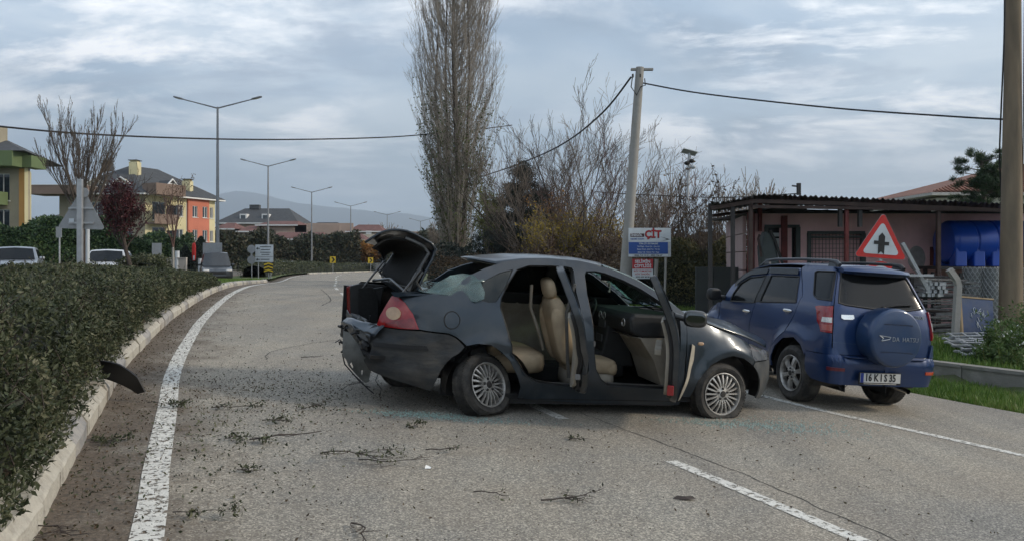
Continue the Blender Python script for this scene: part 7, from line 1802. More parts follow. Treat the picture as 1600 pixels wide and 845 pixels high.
# ---- clipped hedge of the median
def hedge():
    h = empty('median_hedge', label='dense dark green clipped hedge filling the median at left, overhanging the kerb', cat='hedge')
    ids = [i for i in range(len(LL)) if -1.0 < LL[i].y < 24.5]; n = len(ids)
    Pk = [KPATH[i] for i in ids]; Nk = [LN[i] for i in ids]
    cum = arc_tab(Pk); Ltot = cum[-1]
    def surf(s, t, rg):
        """s along, t 0..1 across: right foot, right face, top, left face"""
        pass
    prof_x = np.array([.02, -.10, -.05, -.22, -.70, -1.4, -2.2, -2.75, -2.95]); prof_z = np.array([.10, .30, .62, .90, 1.04, 1.06, 1.04, .85, .2])
    pl_ = np.concatenate([[0], np.cumsum(np.hypot(np.diff(prof_x), np.diff(prof_z)))]); pl_ /= pl_[-1]
    cumA = np.array(cum); PX = np.array([p.x for p in Pk]); PY = np.array([p.y for p in Pk]); NX = np.array([q.x for q in Nk]); NY = np.array([q.y for q in Nk])
    def place(s, t, depth):
        x = np.interp(t, pl_, prof_x); z = np.interp(t, pl_, prof_z)
        bx, by = np.interp(s, cumA, PX), np.interp(s, cumA, PY); nx, ny = np.interp(s, cumA, NX), np.interp(s, cumA, NY)
        lump = np.array([mnoise.noise(Vector((a*1.3, b*3.1, 0)))*.13 + mnoise.noise(Vector((a*4.1, b*9, 4)))*.07 for a, b in zip(s, t*3)])
        endt = np.clip((Ltot-s)/1.2, 0, 1)**.5
        z = z*(1+lump)*endt; cx = -1.4; x = cx+(x-cx)*(1+lump*.8)
        # gap torn by the bumper piece
        x = cx+(x-cx)*(1-depth*.5); z = z*(1-depth*.45)
        gx, gy = bx+nx*x, by+ny*x
        gz = np.array([g(a, b) for a, b in zip(gx, gy)])+KH
        top = np.interp(by, [0, 12, 17, 24], [1.36, 1.37, 1.26, 1.02]); z = z*np.clip((top-gz)/1.06, .3, 1.2)
        return np.stack([gx, gy, gz+z], 1)
    # leaf density falls with distance
    rg = np.random.default_rng(4); N_ = 330000
    w = 1/(np.linspace(0, Ltot, 400)+2.2)**1.35; cw = np.cumsum(w); cw /= cw[-1]
    s = np.interp(rg.random(N_), cw, np.linspace(0, Ltot, 400)); t = rg.random(N_); depth = rg.exponential(.07, N_).clip(0, .6)
    P = place(s, t, depth); size = (.024+.0015*s)*(1+rg.uniform(-.35, .5, N_))
    tag(leaves('foliage', P, size, L_HEDGE, h, aspect=.42, up=.3), kind='stuff')
    # stray shoots standing proud of the clipped surface
    tw = Tw(); sp_ = []
    for k in range(1700):
        s_ = float(np.interp(rg.random(), cw, np.linspace(0, Ltot, 400))); t_ = rg.uniform(.05, .8); q = place(np.array([s_]), np.array([t_]), np.array([.02]))[0]; q = Vector(q)
        d = Vector((rg.normal()*.5+.25, rg.normal()*.4, rg.uniform(.2, 1))).normalized(); L_ = rg.uniform(.05, .2); e = q+d*L_; tw.path([q-d*.1, q+d*L_*.5+rv(.01), e], .0035, .0018)
        for j in range(6): sp_.append(tuple(q.lerp(e, rg.random())))
    tag(tw.build('shoots', M_BARKD, h), kind='stuff'); tag(leaves('shoot_leaves', np.array(sp_), .035, L_HEDGE, h, aspect=.42), kind='stuff')
    # near-black inner shell added to block light between the leaves
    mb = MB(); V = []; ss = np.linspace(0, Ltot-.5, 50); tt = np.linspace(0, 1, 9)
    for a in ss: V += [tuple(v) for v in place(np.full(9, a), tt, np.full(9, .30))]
    mb.add(V, [(i*9+j, i*9+j+1, (i+1)*9+j+1, (i+1)*9+j) for i in range(49) for j in range(8)]); mb.build('light_block_core', mat('hedge_light_block', (.010, .013, .008), rough=1, var=.4, scale=8), h, smooth=60)
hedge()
def hedge_strip(name, pts, w, hh, n, m, label, size=.07, core=True, cat='hedge', zb=0., kind=None):
    """smaller hedge: leaves on a rounded bar along pts"""
    P = [Vector(p) for p in pts]; c = arc_tab(P); X = np.array([p.x for p in P]); Y = np.array([p.y for p in P]); r = empty(name, (P[0].x, P[0].y, g(P[0].x, P[0].y)+zb), label=label, cat=cat)
    rg = np.random.default_rng(int(n) % 977); s = rg.random(n)*c[-1]; a = rg.uniform(-.25, PI+.25, n); rr = 1-rg.exponential(.10, n).clip(0, .6)
    lum = np.array([1+mnoise.noise(Vector((q*.5/hh, b, 1)))*.28+mnoise.noise(Vector((q*2/hh, b*2, 5)))*.16 for q, b in zip(s, a)])
    bx, by = np.interp(s, c, X), np.interp(s, c, Y); tx_, ty = np.gradient(X), np.gradient(Y); tl = np.hypot(tx_, ty); nx, ny = np.interp(s, c, ty/tl), np.interp(s, c, -tx_/tl)
    off_ = np.sign(np.cos(a))*np.abs(np.cos(a))**.6*w/2*rr*lum; z = np.clip(np.sin(a), 0, 1)**.6*hh*rr*lum
    gz = np.array([g(q, v) for q, v in zip(bx, by)])+zb-r.location.z
    V = np.stack([bx+nx*off_-r.location.x, by+ny*off_-r.location.y, gz+z], 1); tag(leaves('foliage', V, size, m, r, aspect=.5), kind='stuff')
    if core:
        mb = MB(); Q = [Vector((p.x-r.location.x, p.y-r.location.y, g(p.x, p.y)+zb-r.location.z+hh*.3)) for p in P]; V = []
        for i, p in enumerate(Q):
            t = (Q[min(i+1, len(Q)-1)]-Q[max(0, i-1)]); t.z = 0; t.normalize(); nn = Vector((t.y, -t.x, 0))
            for k in range(7): b = PI*k/6; V.append(p+nn*math.cos(b)*w*.36+Vector((0, 0, math.sin(b)*hh*.42-(.3*hh if k in (0, 6) else 0))))
        mb.add(V, [(i*7+j, i*7+j+1, (i+1)*7+j+1, (i+1)*7+j) for i in range(len(Q)-1) for j in range(6)]); mb.build('light_block_core', mat('bush_core', (.014, .017, .010), rough=1, var=.4, scale=4), r, smooth=60)
    return r
# far median hedge curving right
ids = [i for i in range(len(LL)) if LL[i].y > 51 and i < len(LL)-20]
hedge_strip('far_hedge', [(KPATH[i].x-LN[i].x*1.6, KPATH[i].y-LN[i].y*1.6) for i in ids[::4]], 2.2, 1.15, 26000, L_HEDGE, 'low clipped hedge on the far median, curving behind the boot lid', .16, zb=.12)
hedge_strip('bush', [(-13.2+.2, 25.8), (-13.6+.2, 27.6)], 1.6, .85, 5000, L_HEDGE, 'dark round bush at the end of the clipped hedge', .09, zb=.12)
# conifer screen behind the other carriageway
def seg2(u0, D0, u1, D1, n=12): a, b = px(u0, 400, D0), px(u1, 400, D1); return [(a.x+(b.x-a.x)*i/n, a.y+(b.y-a.y)*i/n) for i in range(n+1)]
hedge_strip('conifer_hedge', seg2(-60, 41, 190, 45), 3.2, 3.35, 60000, L_CONIF, 'tall dark green conifer screen behind the cars at left', .20)
hedge_strip('conifer_hedge', seg2(178, 47, 236, 49, 6), 3.0, 2.7, 16000, L_CONIF, 'shorter yellowish green conifer screen behind the red-leaved tree', .20)
hedge_strip('shrub_row', seg2(226, 60, 300, 62, 6), 3.0, 3.4, 12000, L_CONIF, 'dark shrubs at the foot of the yellow apartment block', .24)
def far_band(u0, u1, D, hh, n, m, label, seed): return hedge_strip('tree_belt', seg2(u0, D, u1, D+4, 14), 7, hh, n, m, label, .55, cat='trees')
far_band(335, 420, 100, 5.2, 12000, L_MIX, 'dark belt of trees below the grey-roofed far house', 1)
far_band(415, 560, 112, 5.0, 18000, L_MIX, 'mixed green belt of trees behind the third and fourth street lamps', 2)
far_band(545, 640, 118, 4.4, 9000, L_ORG, 'small orange and green trees behind the bend marker signs', 3)
far_band(600, 720, 112, 5.6, 9000, L_MIX, 'dark trees between the boot lid and the poplar', 4)
far_band(990, 1120, 62, 3.0, 9000, L_BRN, 'brown scrub beyond the camera mast', 5)
def cone_tree(name, base, h, r_, m, label, n=6000, size=.10, group=None, cat='tree'):
    rg = np.random.default_rng(int(h*100)); t = rg.random(n)**.8; a = rg.uniform(0, 2*PI, n); rr = r_*np.sin(np.clip((1-t)*1.25, 0, 1)*PI/2)**.8*(1-rg.exponential(.12, n).clip(0, .7))*(1+.12*np.sin(a*5+t*20))
    o = empty(name, base, label=label, cat=cat, group=group); mb = MB(); mb.tube([(0, 0, -.2), (0, 0, h*.8)], [.10, .03], 8); mb.build('trunk', M_BARKD, o)
    mb = MB(); mb.lathe([(r_*.5, .15), (r_*.7, h*.2), (r_*.5, h*.6), (.02, h*.93)], n=12); mb.build('light_block_core', M_BARKD, o, smooth=60)
    tag(leaves('foliage', np.stack([rr*np.cos(a), rr*np.sin(a), .1+t*h], 1), size, m, o, up=.6), kind='stuff'); return o
cone_tree('clipped_cone', atp(290, 58), 2.3, .62, L_CONID, 'smaller dark clipped conifer left of the red banner', 5000, .12)
cone_tree('clipped_cone', atp(314, 58), 3.0, .85, L_CONID, 'larger dark clipped conifer right of the red banner', 7000, .13)
# left bare tree, red tree, thin tree
b = atp(133, 16.2); bare_tree('bare_tree', (b[0], b[1], .75), 'small bare tree with upswept twigs behind the triangular sign back', 3.75, 1.85, .048, 16, .56, 3, (7, 5, 3), M_BARK, M_BARKD, up=.13, ang=.30, lean=(-.02, 0), seed=15, wob=.06, rmin=.0036, lens=(.4, .62))
b = atp(212, 25); r_, tips = bare_tree('red_leaved_tree', (b[0], b[1], .45), 'small tree with a round crown of dark red leaves on a leaning trunk', 3.7, 1.75, .075, 7, .55, 2, (5, 4), M_BARKD, M_BARKD, lean=(-.24, 0), seed=8, rmin=.006)
tag(leaves('foliage', np.concatenate([clump_points(5200, (-.48, 0, 2.75), (.60, .6, .78), 3, .25, 46, .24), clump_points(900, (-.48, 0, 2.75), (.78, .75, .98), 9, .7, 40, .14)]), .085, L_RED, r_), kind='stuff')
b = atp(270, 28); bare_tree('thin_tree', (b[0], b[1], .4), 'slender pale-trunked tree with a few leaves left of the red facade', 4.0, 1.5, .055, 4, .22, 2, (5, 4), M_BARKR, M_POLE, leaf=L_BRN, nleaf=420, leafs=.07, seed=21, up=.2)
b = atp(455, 112)
# ---- poplar
def poplar():
    random.seed(3); D = 45.; X = (712-800)/1155*D; r = empty('poplar', (X, D, g(X, D)-.1), label='huge leafless columnar poplar rising out of the frame', cat='tree')
    mb = MB(); pts = [(0.15*math.sin(i*.7), 0, i*2.3) for i in range(11)]; mb.tube(pts, [.24*(1-i/11)+.02 for i in range(11)], 12); mb.build('trunk', M_BARK, r, smooth=60)
    for k, (dx, h_) in enumerate(((-.45, 1.), (.6, 1.), (-.9, .9))): mb = MB(); mb.tube([(dx*.6, .1, 0), (dx, .2, 6*h_), (dx*1.4, .1, 13*h_), (dx*1.1, 0, 19*h_)], [.17, .12, .07, .02], 8); mb.build('stem', M_BARK, r, smooth=60)
    tw = Tw(); lv = []
    for k in range(430):
        h0 = random.uniform(.6, 17)**1.0; a = random.uniform(0, 2*PI); L_ = random.uniform(3.0, 7.0)*(1 if h0 < 13 else .7); reach = random.uniform(.5, 1.0)*(2.35 if h0 > 3 else 1.9)
        reach *= 1.12 if 5 < h0 < 14 else .85
        p0 = Vector((0, 0, h0)); pts = []
        for i in range(8):
            t = i/7; rad = reach*(1-(1-t)**2.2)*(.85 if h0+L_*t > 19 else 1); pts.append(p0+Vector((math.cos(a)*rad, math.sin(a)*rad, L_*t**1.25))+rv(.03))
        tw.path(pts, .028, .007)
        for j in range(9):
            t = random.uniform(.25, 1); i = min(6, int(t*7)); q = pts[i].lerp(pts[i+1], random.random()); d = Vector((math.cos(a)*.35+random.gauss(0, .25), math.sin(a)*.35+random.gauss(0, .25), 1)).normalized(); l2 = random.uniform(.5, 1.9)
            e = q+d*l2*.5+rv(.03); e2 = e+(d+Vector((0, 0, .3))).normalized()*l2*.5; tw.path([q, e, e2], .0085, .005)
            for j2 in range(3):
                s_ = q.lerp(e2, random.uniform(.2, .9)); tw.seg(s_, s_+Vector((random.gauss(0, .12), random.gauss(0, .12), random.uniform(.15, .4))), .006, .004)
            if q.z < 10.5 and random.random() < .62:
                lv += [tuple(q.lerp(e2, random.random())+rv(.06)) for _ in range(int(13*(1.1-q.z/13)))]
    tag(tw.build('branches', mat('poplar_twigs', (.27, .24, .205), rough=.9, var=.3, scale=.6), r), kind='stuff')
    tag(leaves('foliage', np.array(lv), .16, L_POP, r), kind='stuff')
poplar()
# ---- trees and scrub between the poplar and the pole
b = px(765, 400, 38); bare_tree('sapling', (b.x, 38, -.15), 'yellow-green sapling just right of the poplar', 4.6, 1.0, .05, 6, .28, 2, (7, 5), M_BARKL, M_BARKL, leaf=L_YG, nleaf=3300, leafs=.13, seed=31, up=.25)
b = px(712+62, 410, 36); hedge_strip('low_shrub', [(b.x-1.6, 36), (b.x+1.0, 36)], 1.2, 1.3, 1500, L_YG, 'low yellow-green shrub at the foot of the sapling', .14, core=False)
def conifer(base, h, r_, label, seed=1, n=15000, m=None, name='dark_conifer'):
    random.seed(seed); rg = np.random.default_rng(seed); o = empty(name, base, label=label, cat='tree'); mb = MB(); mb.tube([(0, 0, -.2), (0, 0, h*.97)], [.16, .02], 8); mb.build('trunk', M_BARKD, o)
    tw = Tw(); P = []
    for k in range(120):
        t = random.random()**.9; z = h*(.06+.92*t); L_ = r_*(1-t)**.75*random.uniform(.6, 1.1)+.12; a = random.uniform(0, 2*PI); d = Vector((math.cos(a), math.sin(a), random.uniform(-.1, .35))); e = Vector((0, 0, z))+d*L_
        tw.path([Vector((0, 0, z)), Vector((0, 0, z))+d*L_*.5, e+Vector((0, 0, .15*L_))], .02, .006); m_ = max(10, int(n/120*L_/r_*1.6)); tt = rg.random(m_)[:, None]**.7
        P.append(np.array([0, 0, z])+tt*np.array(tuple(d))*L_+rg.normal(size=(m_, 3))*[.16, .16, .11])
    tag(tw.build('branches', M_BARKD, o), kind='stuff'); tag(leaves('foliage', np.concatenate(P), .12, m or L_CONID, o, aspect=.22, up=.2), kind='stuff'); return o
b = px(815, 400, 36); conifer((b.x, 36, -.2), 6.5, 2.7, 'dark cedar-like conifer between the sapling and the bare trees', 4, n=80000)
b = px(848, 400, 38); conifer((b.x, 38, -.2), 5.4, 2.2, 'dark evergreen right of the tallest conifer', 12, n=50000)
b = px(775, 400, 41); conifer((b.x, 41, -.2), 4.8, 2.2, 'darker low conifer behind the sapling', 6, n=34000)
specs = [(868, 33, 8.2, 1.0, .10, 6, .55, 'multi-stemmed bare tree reaching highest left of the concrete pole', 41, M_BARKD), (905, 32, 7.4, .6, .09, 6, .75, 'bare tree leaning right towards the concrete pole', 42, M_BARK),
         (838, 34, 7.0, .7, .08, 5, .6, 'bare tree with thin pale twigs behind the dark conifer', 43, M_BARKL), (945, 33, 6.0, .5, .08, 6, .8, 'low spreading bare tree next to the concrete pole', 44, M_BARKR)]
for u, D, h_, th, tr, lb, spd, lab, sd_, m_ in specs:
    b = px(u, 400, D); bare_tree('bare_tree', (b.x, D, -.3), lab, h_*1.06, th, tr, lb, spd*1.2, 3, (7, 6, 4), m_, m_, up=.04, ang=.58, seed=sd_, rmin=.0065, wob=.11, lens=(.42, .66))
for k, (u, D, w_, hh, n, m_, lab) in enumerate(((866, 31, 1.1, 3.3, 3600, L_YEL, 'yellow-leaved shrub in the scrub left of the concrete pole'), (935, 31, 1.5, 3.3, 3000, L_YEL, 'thin golden-leaved shrub close to the concrete pole'), (905, 30, 2.6, 2.6, 5200, L_BRN, 'dense brown twiggy scrub behind the sedan roof'), (960, 29.5, 2.2, 2.5, 2600, L_BRN, 'brown twiggy scrub directly left of the concrete pole'), (845, 32, 2.6, 2.6, 2400, L_BRN, 'rusty twiggy scrub at the foot of the dark conifer'), (890, 33, 2, 3.9, 2600, L_ORG, 'tall sparse yellow-leaved shrub in the middle of the scrub'))):
    b = px(u, 400, D); r, tips = bare_tree('scrub', (b.x, D, -.3), lab, hh, .3, .03, 14, 1.1 if k == 2 else .6, 2, (8, 6), M_BARKR if k == 2 else M_BARKL, M_BARK, leaf=m_, nleaf=n, leafs=.11, seed=60+k, up=.08, cat='shrub', rmin=.008)
hedge_strip('undergrowth', [(px(u, 400, D).x, D) for u, D in ((690, 33), (760, 32), (840, 30), (900, 29), (960, 28), (1000, 27))], 2.4, 1.45, 15000, L_BRN, 'dark brown undergrowth along the verge behind the wreck', .11)
hedge_strip('undergrowth', [(px(u, 400, D).x, D) for u, D in ((680, 40), (780, 39), (870, 37))], 3, 2.2, 10000, L_CONID, 'dark green undergrowth at the foot of the poplar', .14)
for k, (u, D, h_, lab) in enumerate(((1030, 66, 8.6, 'pale bare tree between the concrete pole and the camera mast'), (1005, 72, 7.5, 'pale bare tree directly behind the advertising board'), (1165, 62, 7.4, 'far bare tree over the left end of the pink shed'), (1190, 66, 7.8, 'far bare tree seen through the canopy posts'),
        (590, 190, 9.5, 'hazy reddish bare tree far behind the fifth street lamp'), (572, 195, 8.0, 'hazy bare tree left of the fifth street lamp'), (608, 200, 9.0, 'hazy bare tree right of the fifth street lamp'), (690, 90, 6.0, 'bare tree behind the foot of the poplar'))):
    b = px(u, 400, D); bare_tree('bare_tree', (b.x, D, -.4), lab, h_, 1.6, .14, 8, .6, 2, (8, 7), M_BARKL, M_BARKL, up=.12, seed=80+k, rmin=.022 if D < 100 else .05)
b = px(148, 400, 100)
for k, (u, D, h_, m_, nl, lab) in enumerate(((1092, 27, 4.6, L_BRN, 260, 'thin shrub with a few dry leaves beside the camera mast'), (1120, 25.5, 3.9, L_BRN, 300, 'leaning shrub with curled dry leaves under the canopy corner'), (1060, 28, 3.6, L_BRN, 300, 'sparse shrub at the foot of the camera mast'))):
    b = px(u, 400, D); bare_tree('sparse_shrub', (b.x, D, -.3), lab, h_, .5, .035, 6, .45, 2, (6, 4), M_BARKD, M_BARKD, leaf=m_, nleaf=nl, leafs=.13, seed=95+k, up=.12, cat='shrub', rmin=.008)
hedge_strip('overgrown_bush', [(px(u, 400, D).x, D) for u, D in ((1040, 27), (1090, 26), (1130, 25), (1172, 24))], 1.3, 2.35, 16000, leafmat('olive_leaves', [(.02, .026, .012), (.05, .055, .022), (.10, .09, .035), (.16, .13, .05)], scale=1.), 'overgrown olive-brown bush leaning over the dark boundary wall', .10)
hedge_strip('undergrowth', [(px(u, 400, D).x, D) for u, D in ((1012, 28), (1035, 28), (1065, 28))], 1.4, 1.5, 8000, L_CONID, 'dark undergrowth beneath the farm sign', .10)
# pine on the right
def pine():
    D = 31.; b = px(1537, 400, D); random.seed(9); o = empty('pine_tree', (b.x, D, -.3), label='dark green pine in front of the tiled house', cat='tree'); mb = MB(); mb.tube([(0, 0, 0), (.1, 0, 3), (-.1, 0, 5.9)], [.16, .12, .05], 8); mb.build('trunk', M_BARK, o, smooth=60)
    tw = Tw(); P = []
    for k in range(60):
        z = random.uniform(2.4, 6.1); a = random.uniform(0, 2*PI); L_ = random.uniform(.4, 1.25)*(1.25-.12*z+.35); d = Vector((math.cos(a), math.sin(a), random.uniform(.15, .7))).normalized(); q = Vector((0, 0, z)); e = q+d*L_
        if e.z > 6.3: continue
        tw.path([q, q+d*L_*.5+rv(.05), e], .03, .010)
        for j in range(random.randint(3, 5)):
            c = q.lerp(e, random.uniform(.5, 1.05))+rv(.10); n = 150; dd = RNG.normal(size=(n, 3)); dd[:, 2] = np.abs(dd[:, 2])*.8+.2; dd /= np.linalg.norm(dd, axis=1)[:, None]; P.append(np.array(tuple(c))+dd*RNG.uniform(.02, .20, n)[:, None])
    tag(tw.build('branches', M_BARK, o), kind='stuff'); tag(leaves('needles', np.concatenate(P), .15, L_CONIF, o, aspect=.08, up=.9), kind='stuff')
pine()
hedge_strip('hedge_mass', [(px(u, 400, D).x, D) for u, D in ((1490, 33), (1560, 33), (1640, 33))], 1.8, 3.6, 9000, L_CONID, 'dark greenery under the pine behind the canopy', .14)
# weeds in the yard
def weeds(u, D, w_, hh, n, label, seed, flowers=0):
    random.seed(seed); b = px(u, 400, D); o = empty('weeds', (b.x, D, -.27), label=label, cat='weeds'); tw = Tw(); P = []; Fw = []
    for k in range(70):
        p = Vector((random.gauss(0, w_*.45), random.gauss(0, .3), 0)); d = Vector((random.gauss(0, .3), random.gauss(0, .3), 1)).normalized(); L_ = hh*random.uniform(.4, 1); e = p+d*L_; tw.path([p, p+d*L_*.5+rv(.02), e], .005, .002)
        for j in range(n//70): P.append(tuple(p.lerp(e, random.random())+rv(.035)))
        if random.random() < flowers: Fw += [tuple(e+rv(.02)) for _ in range(4)]
    tag(tw.build('stems', L_YG, o), kind='stuff'); tag(leaves('leaves', np.array(P), .075, leafmat('weed_leaves', [(.03, .06, .015), (.07, .12, .03), (.13, .19, .06)], scale=2.), o, aspect=.35, up=.3), kind='stuff')
    if Fw: tag(leaves('flowers', np.array(Fw), .035, M_WHITE, o, aspect=.9), kind='stuff')
weeds(1592, 12.8, .55, .75, 4600, 'leafy green weeds with small white flowers growing through the panel pile', 1, .25)
weeds(1565, 12.4, .35, .40, 1500, 'low weeds at the near edge of the panel pile', 2)
weeds(1612, 14.2, .6, 1.0, 2800, 'tall weeds at the foot of the thick pole', 3)
# grass: verge, yard, lawn
def grass(name, area, n, size, m, zf, label=None, parent=None):
    rg = np.random.default_rng(len(name)*7+n % 13); x0, x1, y0, y1, test = area; P = []
    X = rg.uniform(x0, x1, n*3); Y = rg.uniform(y0, y1, n*3)
    for a, b in zip(X, Y):
        if test(a, b): P.append((a, b, zf(a, b)))
        if len(P) >= n: break
    P = np.array(P); q = len(P); d = rg.normal(size=(q, 3))*.35; d[:, 2] = 1; d /= np.linalg.norm(d, axis=1)[:, None]; s = size*(1+rg.uniform(-.5, .8, q))[:, None]; ang = rg.uniform(0, PI, q); w = np.stack([np.cos(ang), np.sin(ang), 0*ang], 1)*s*.09
    V = np.stack([P-w, P+w, P+d*s], 1).reshape(-1, 3); F = np.arange(q*3).reshape(-1, 3); o = raw(name, V, F, 3, m); tag(o, kind='stuff'); return o
RE = np.array([(p.x, p.y) for p in ROADR])
def off_road(x, y, mgn=.04):
    d = np.hypot(RE[:, 0]-x, RE[:, 1]-y); i = int(np.argmin(d)); n = RN[i]; s_ = (x-RE[i, 0])*n.x+(y-RE[i, 1])*n.y
    return s_ > mgn+.10*mnoise.noise(Vector((x*2, y*2, 0)))
grass('verge_grass', (4.2, 12, 5.5, 18, lambda x, y: off_road(x, y) and wall_d(x, y) < -.1), 52000, .085, L_GRASS, terrain_z)
grass('yard_grass', (6.0, 17, 10.5, 19, lambda x, y: wall_d(x, y) > .12), 52000, .10, L_GRASS, terrain_z)
grass('far_verge_grass', (-3, 9, 18, 34, lambda x, y: off_road(x, y)), 30000, .14, L_GRASS, terrain_z)
iS = [i for i in range(len(LL)) if 22 < LL[i].y < 43]
def on_lawn(x, y):
    d = [abs(LL[i].y-y) for i in iS]; i = iS[int(np.argmin(d))]; s_ = (x-KPATH[i].x)*LN[i].x+(y-KPATH[i].y)*LN[i].y; return -MED_W < s_ < -.22
grass('lawn_grass', (-20, -8, 23, 42.5, on_lawn), 26000, .06, L_GRASS, lambda x, y: medz(x, y)+.01)
# ---- litter on the road
def on_road_z(x, y): return g(x, y)+.004
def litter():
    rg = np.random.default_rng(77); P = []
    n = 0
    while n < 4600:   # fine bits: thick near the kerb, thinning out
        i = rg.integers(0, 60); base = LL[i].lerp(LL[i+1], rg.random()); k = rg.random()
        s_ = -.48+abs(rg.normal())*(.30 if k < .6 else 1.3) if k < .9 else rg.uniform(-.4, 5); q = base+LN[i]*s_
        if q.y < .8: continue
        P.append((q.x, q.y, on_road_z(q.x, q.y)+.003)); n += 1
    tag(leaves('leaf_litter', np.array(P), .022, L_DRY, aspect=.5), kind='stuff')
    P = []
    for _ in range(1900):   # broad patch of torn leaves left of the wreck
        x, y = rg.normal(-2.5, 1.0), rg.normal(7.6, .75); P.append((x, y, on_road_z(x, y)+.004))
    for _ in range(550): x, y = rg.uniform(-2.8, 3.2), rg.uniform(3.2, 7.2); P.append((x, y, on_road_z(x, y)+.003))
    tag(leaves('torn_leaves', np.array(P), .024, L_DRY, aspect=.5), kind='stuff')
    P = []
    for _ in range(1500): x, y = rg.normal(-2.35, .5), rg.normal(5.2, 1.6); P.append((x, y, on_road_z(x, y)+.004))
    tag(leaves('green_leaf_scraps', np.array(P), .028, L_HEDGE, aspect=.45), kind='stuff')
litter()
def glassbits(name, cx, cy, sx, sy, n, seed):
    rg = np.random.default_rng(seed); X = rg.normal(cx, sx, n); Y = rg.normal(cy, sy, n); V = []; F = []
    M_ = bpy.data.materials.get('glass_crumbs') or mat('glass_crumbs', (.25, .33, .29), rough=.15, var=.35, scale=60, coat=.5, spec=.8)
    s = rg.uniform(.0045, .011, n); z = np.array([on_road_z(a, b) for a, b in zip(X, Y)]); a = rg.uniform(0, 2*PI, n)
    c, s_ = np.cos(a), np.sin(a); base = []
    for k, (dx, dy, dz) in enumerate(((1, 0, 0), (-.5, .9, 0), (-.5, -.9, 0), (.0, 0, 1.3))): base.append(np.stack([X+s*(dx*c-dy*s_), Y+s*(dx*s_+dy*c), z+s*dz], 1))
    V = np.stack(base, 1).reshape(-1, 3); i = np.arange(n)*4; F = np.concatenate([np.stack([i+p, i+q, i+r], 1) for p, q, r in ((0, 1, 3), (1, 2, 3), (2, 0, 3))])
    tag(raw(name, V, F, 3, M_), kind='stuff')
glassbits('broken_glass', -.80, 6.92, .30, .07, 620, 1); glassbits('broken_glass', -.35, 6.85, .3, .07, 200, 3); glassbits('broken_glass', 2.25, 7.42, .40, .10, 520, 2); glassbits('broken_glass', 2.9, 7.5, .35, .2, 420, 5)
def sprig(name, x, y, L_, ang, seed, label, leafy=0, twigs=5, r=.006, cat='branch'):
    random.seed(seed); o = empty(name, (x, y, on_road_z(x, y)+.01), ang, label=label, cat=cat); tw = Tw(); P = []
    def br(p, a, l, rr, dep):
        pts = [p]; n = 5
        for i in range(n): a += random.gauss(0, .28); p = p+Vector((math.cos(a), math.sin(a), random.uniform(-.15, .22)))*l/n; p.z = max(.0, p.z); pts.append(p)
        tw.path(pts, rr, rr*.45)
        if dep:
            for j in range(twigs): i = random.randint(0, n-1); br(pts[i].lerp(pts[i+1], random.random()), a+random.choice((-1, 1))*random.uniform(.4, 1.2), l*random.uniform(.25, .55), rr*.55, dep-1)
        if leafy: P.extend(tuple(pts[random.randint(1, n)]+rv(.012)) for _ in range(leafy))
    br(Vector((0, 0, .006)), 0., L_, r, 2 if twigs > 2 else 1)
    tag(tw.build('twig', M_BARKD, o), kind='stuff')
    if P: tag(leaves('leaves', np.array(P), .03, L_HEDGE, o, aspect=.4), kind='stuff')
    return o
def gpx(u, v):
    D = .5
    while D < 60:
        X = (u-800)/1155*D
        if EYE-(v-402)/1155*D <= g(X, D): return X, D
        D += .01
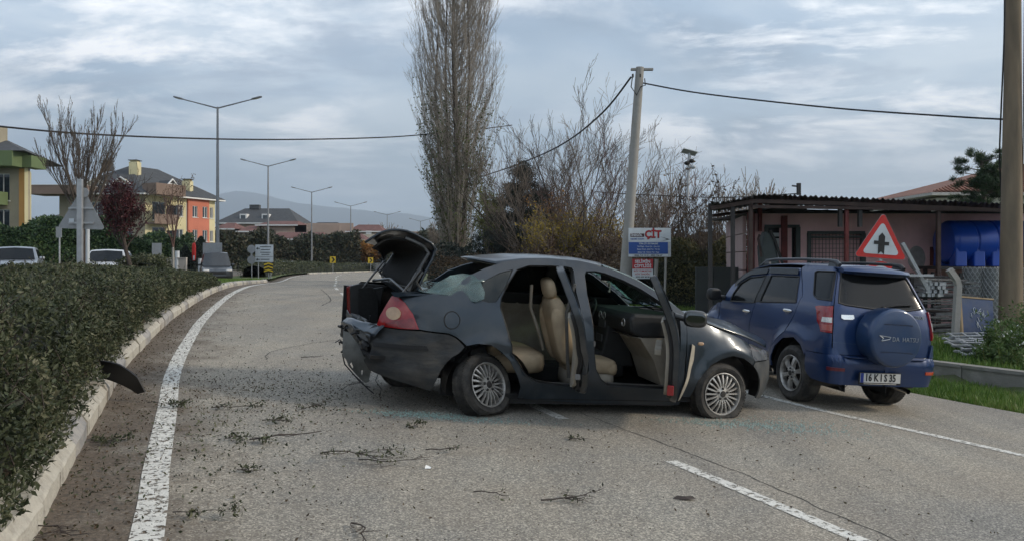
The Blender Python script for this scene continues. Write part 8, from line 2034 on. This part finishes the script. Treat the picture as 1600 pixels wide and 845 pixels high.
S_ = [(500, 712, .52, .15, 11, 'leafy broken branch with an arching bare twig left of centre on the road', 4, 5, .006), (560, 722, .42, .1, 12, 'bare arching twig beside the leafy broken branch', 0, 4, .005), (390, 690, .55, -.05, 13, 'long straight stick lying left of the leafy branch', 0, 1, .008),
      (640, 670, .18, .2, 14, 'small leafy sprig in front of the rear wheel', 5, 3, .004), (665, 706, .26, -.1, 15, 'short forked twig right of the leafy branch', 1, 3, .006), (890, 688, .16, 0, 16, 'small dark sprig below the open rear door', 3, 3, .005),
      (740, 773, .26, .15, 17, 'thin twig in the middle foreground', 2, 2, .005), (845, 786, .32, .05, 18, 'crooked dark twig with side shoots in the foreground', 1, 4, .007), (548, 822, .34, -.3, 19, 'forked twig cut by the bottom of the frame', 0, 4, .006),
      (470, 642, .30, .4, 20, 'twiggy sprig left of the torn bumper', 2, 5, .005), (530, 612, .4, 1.2, 22, 'thin bent twig standing under the torn bumper', 0, 4, .005), (350, 690, .30, .0, 23, 'leafy green sprig near the white edge line', 6, 4, .004), (370, 738, .2, .1, 24, 'small sprig between the edge line and the long stick', 4, 3, .004),
      (270, 805, .25, .1, 25, 'green sprig on the white edge line in the foreground', 6, 3, .004), (140, 695, .28, .3, 26, 'leafy sprig in the gutter beside the kerb', 8, 4, .004), (230, 632, .35, .05, 27, 'sprig across the edge line near the black bumper piece', 6, 4, .004),
      (330, 640, .4, .0, 28, 'scattered sprig left of the wreck', 3, 4, .005), (410, 660, .3, .1, 29, 'dry sprig behind the long stick', 3, 4, .005), (1190, 622, .20, 1.3, 30, 'short twig beside the front bumper', 1, 2, .005), (470, 560, .3, -.1, 31, 'long thin twig behind the torn bumper', 0, 2, .006), (30, 832, .35, .5, 33, 'bare twig caught on the kerb in the left corner', 0, 5, .005)]
for u, v, L_, a, sd_, lab, lf, twn, rr in S_:
    x, y = gpx(u, v); sprig('broken_branch', x, y, L_, a, sd_, lab, lf, twn, rr)
# black bumper piece stuck in the hedge, paper scrap, flattened rag
x, y = gpx(196, 632); bpz = g(x, y)
def bump_piece(a, b): return Vector((x-.28+a*1.0, y+.25-a*.15+.05*math.sin(b*3), bpz+.34-a*.42+b*(.26)+.03*math.cos(a*5)))
o = patch('bumper_fragment', [(0, 0), (.22, -.05), (.45, -.07), (.56, .16), (.48, .44), (.25, .52), (0, .50)], lambda a, b: Vector((x-.30+a*.75, y+.20-b*.10-a*.1, bpz+.245-a*.31+b*.34-.45*(a-.3)**2)), M_BLACK, step=.05, thick=.015)
tag(o, 'black broken bumper fragment sticking out of the hedge over the kerb', 'car part')
x, y = gpx(668, 733); mb = MB(); mb.add([(-.02, 0, 0), (.022, -.008, .002), (.024, .02, .004), (.0, .024, .014), (-.014, .02, .02)], [(0, 1, 2, 3), (0, 3, 4)]); tag(mb.build('paper_scrap', M_WHITE, loc=(x, y, g(x, y)+.006)), 'tiny white scrap on the road right of the leafy branch', 'litter')
x, y = gpx(1069, 780); mb = MB(); mb.add([(-.08, 0, .002), (-.04, .03, .012), (.01, .036, .006), (.06, .015, .014), (.075, -.01, .003), (.03, -.03, .008), (-.02, -.028, .003), (0, 0, .016)], [(0, 1, 7), (1, 2, 7), (2, 3, 7), (3, 4, 7), (4, 5, 7), (5, 6, 7), (6, 0, 7)]); tag(mb.build('flattened_leaf', M_BARKD, loc=(x, y, g(x, y)+.004)), 'dark flattened leaf left of the foreground lane dash', 'litter')
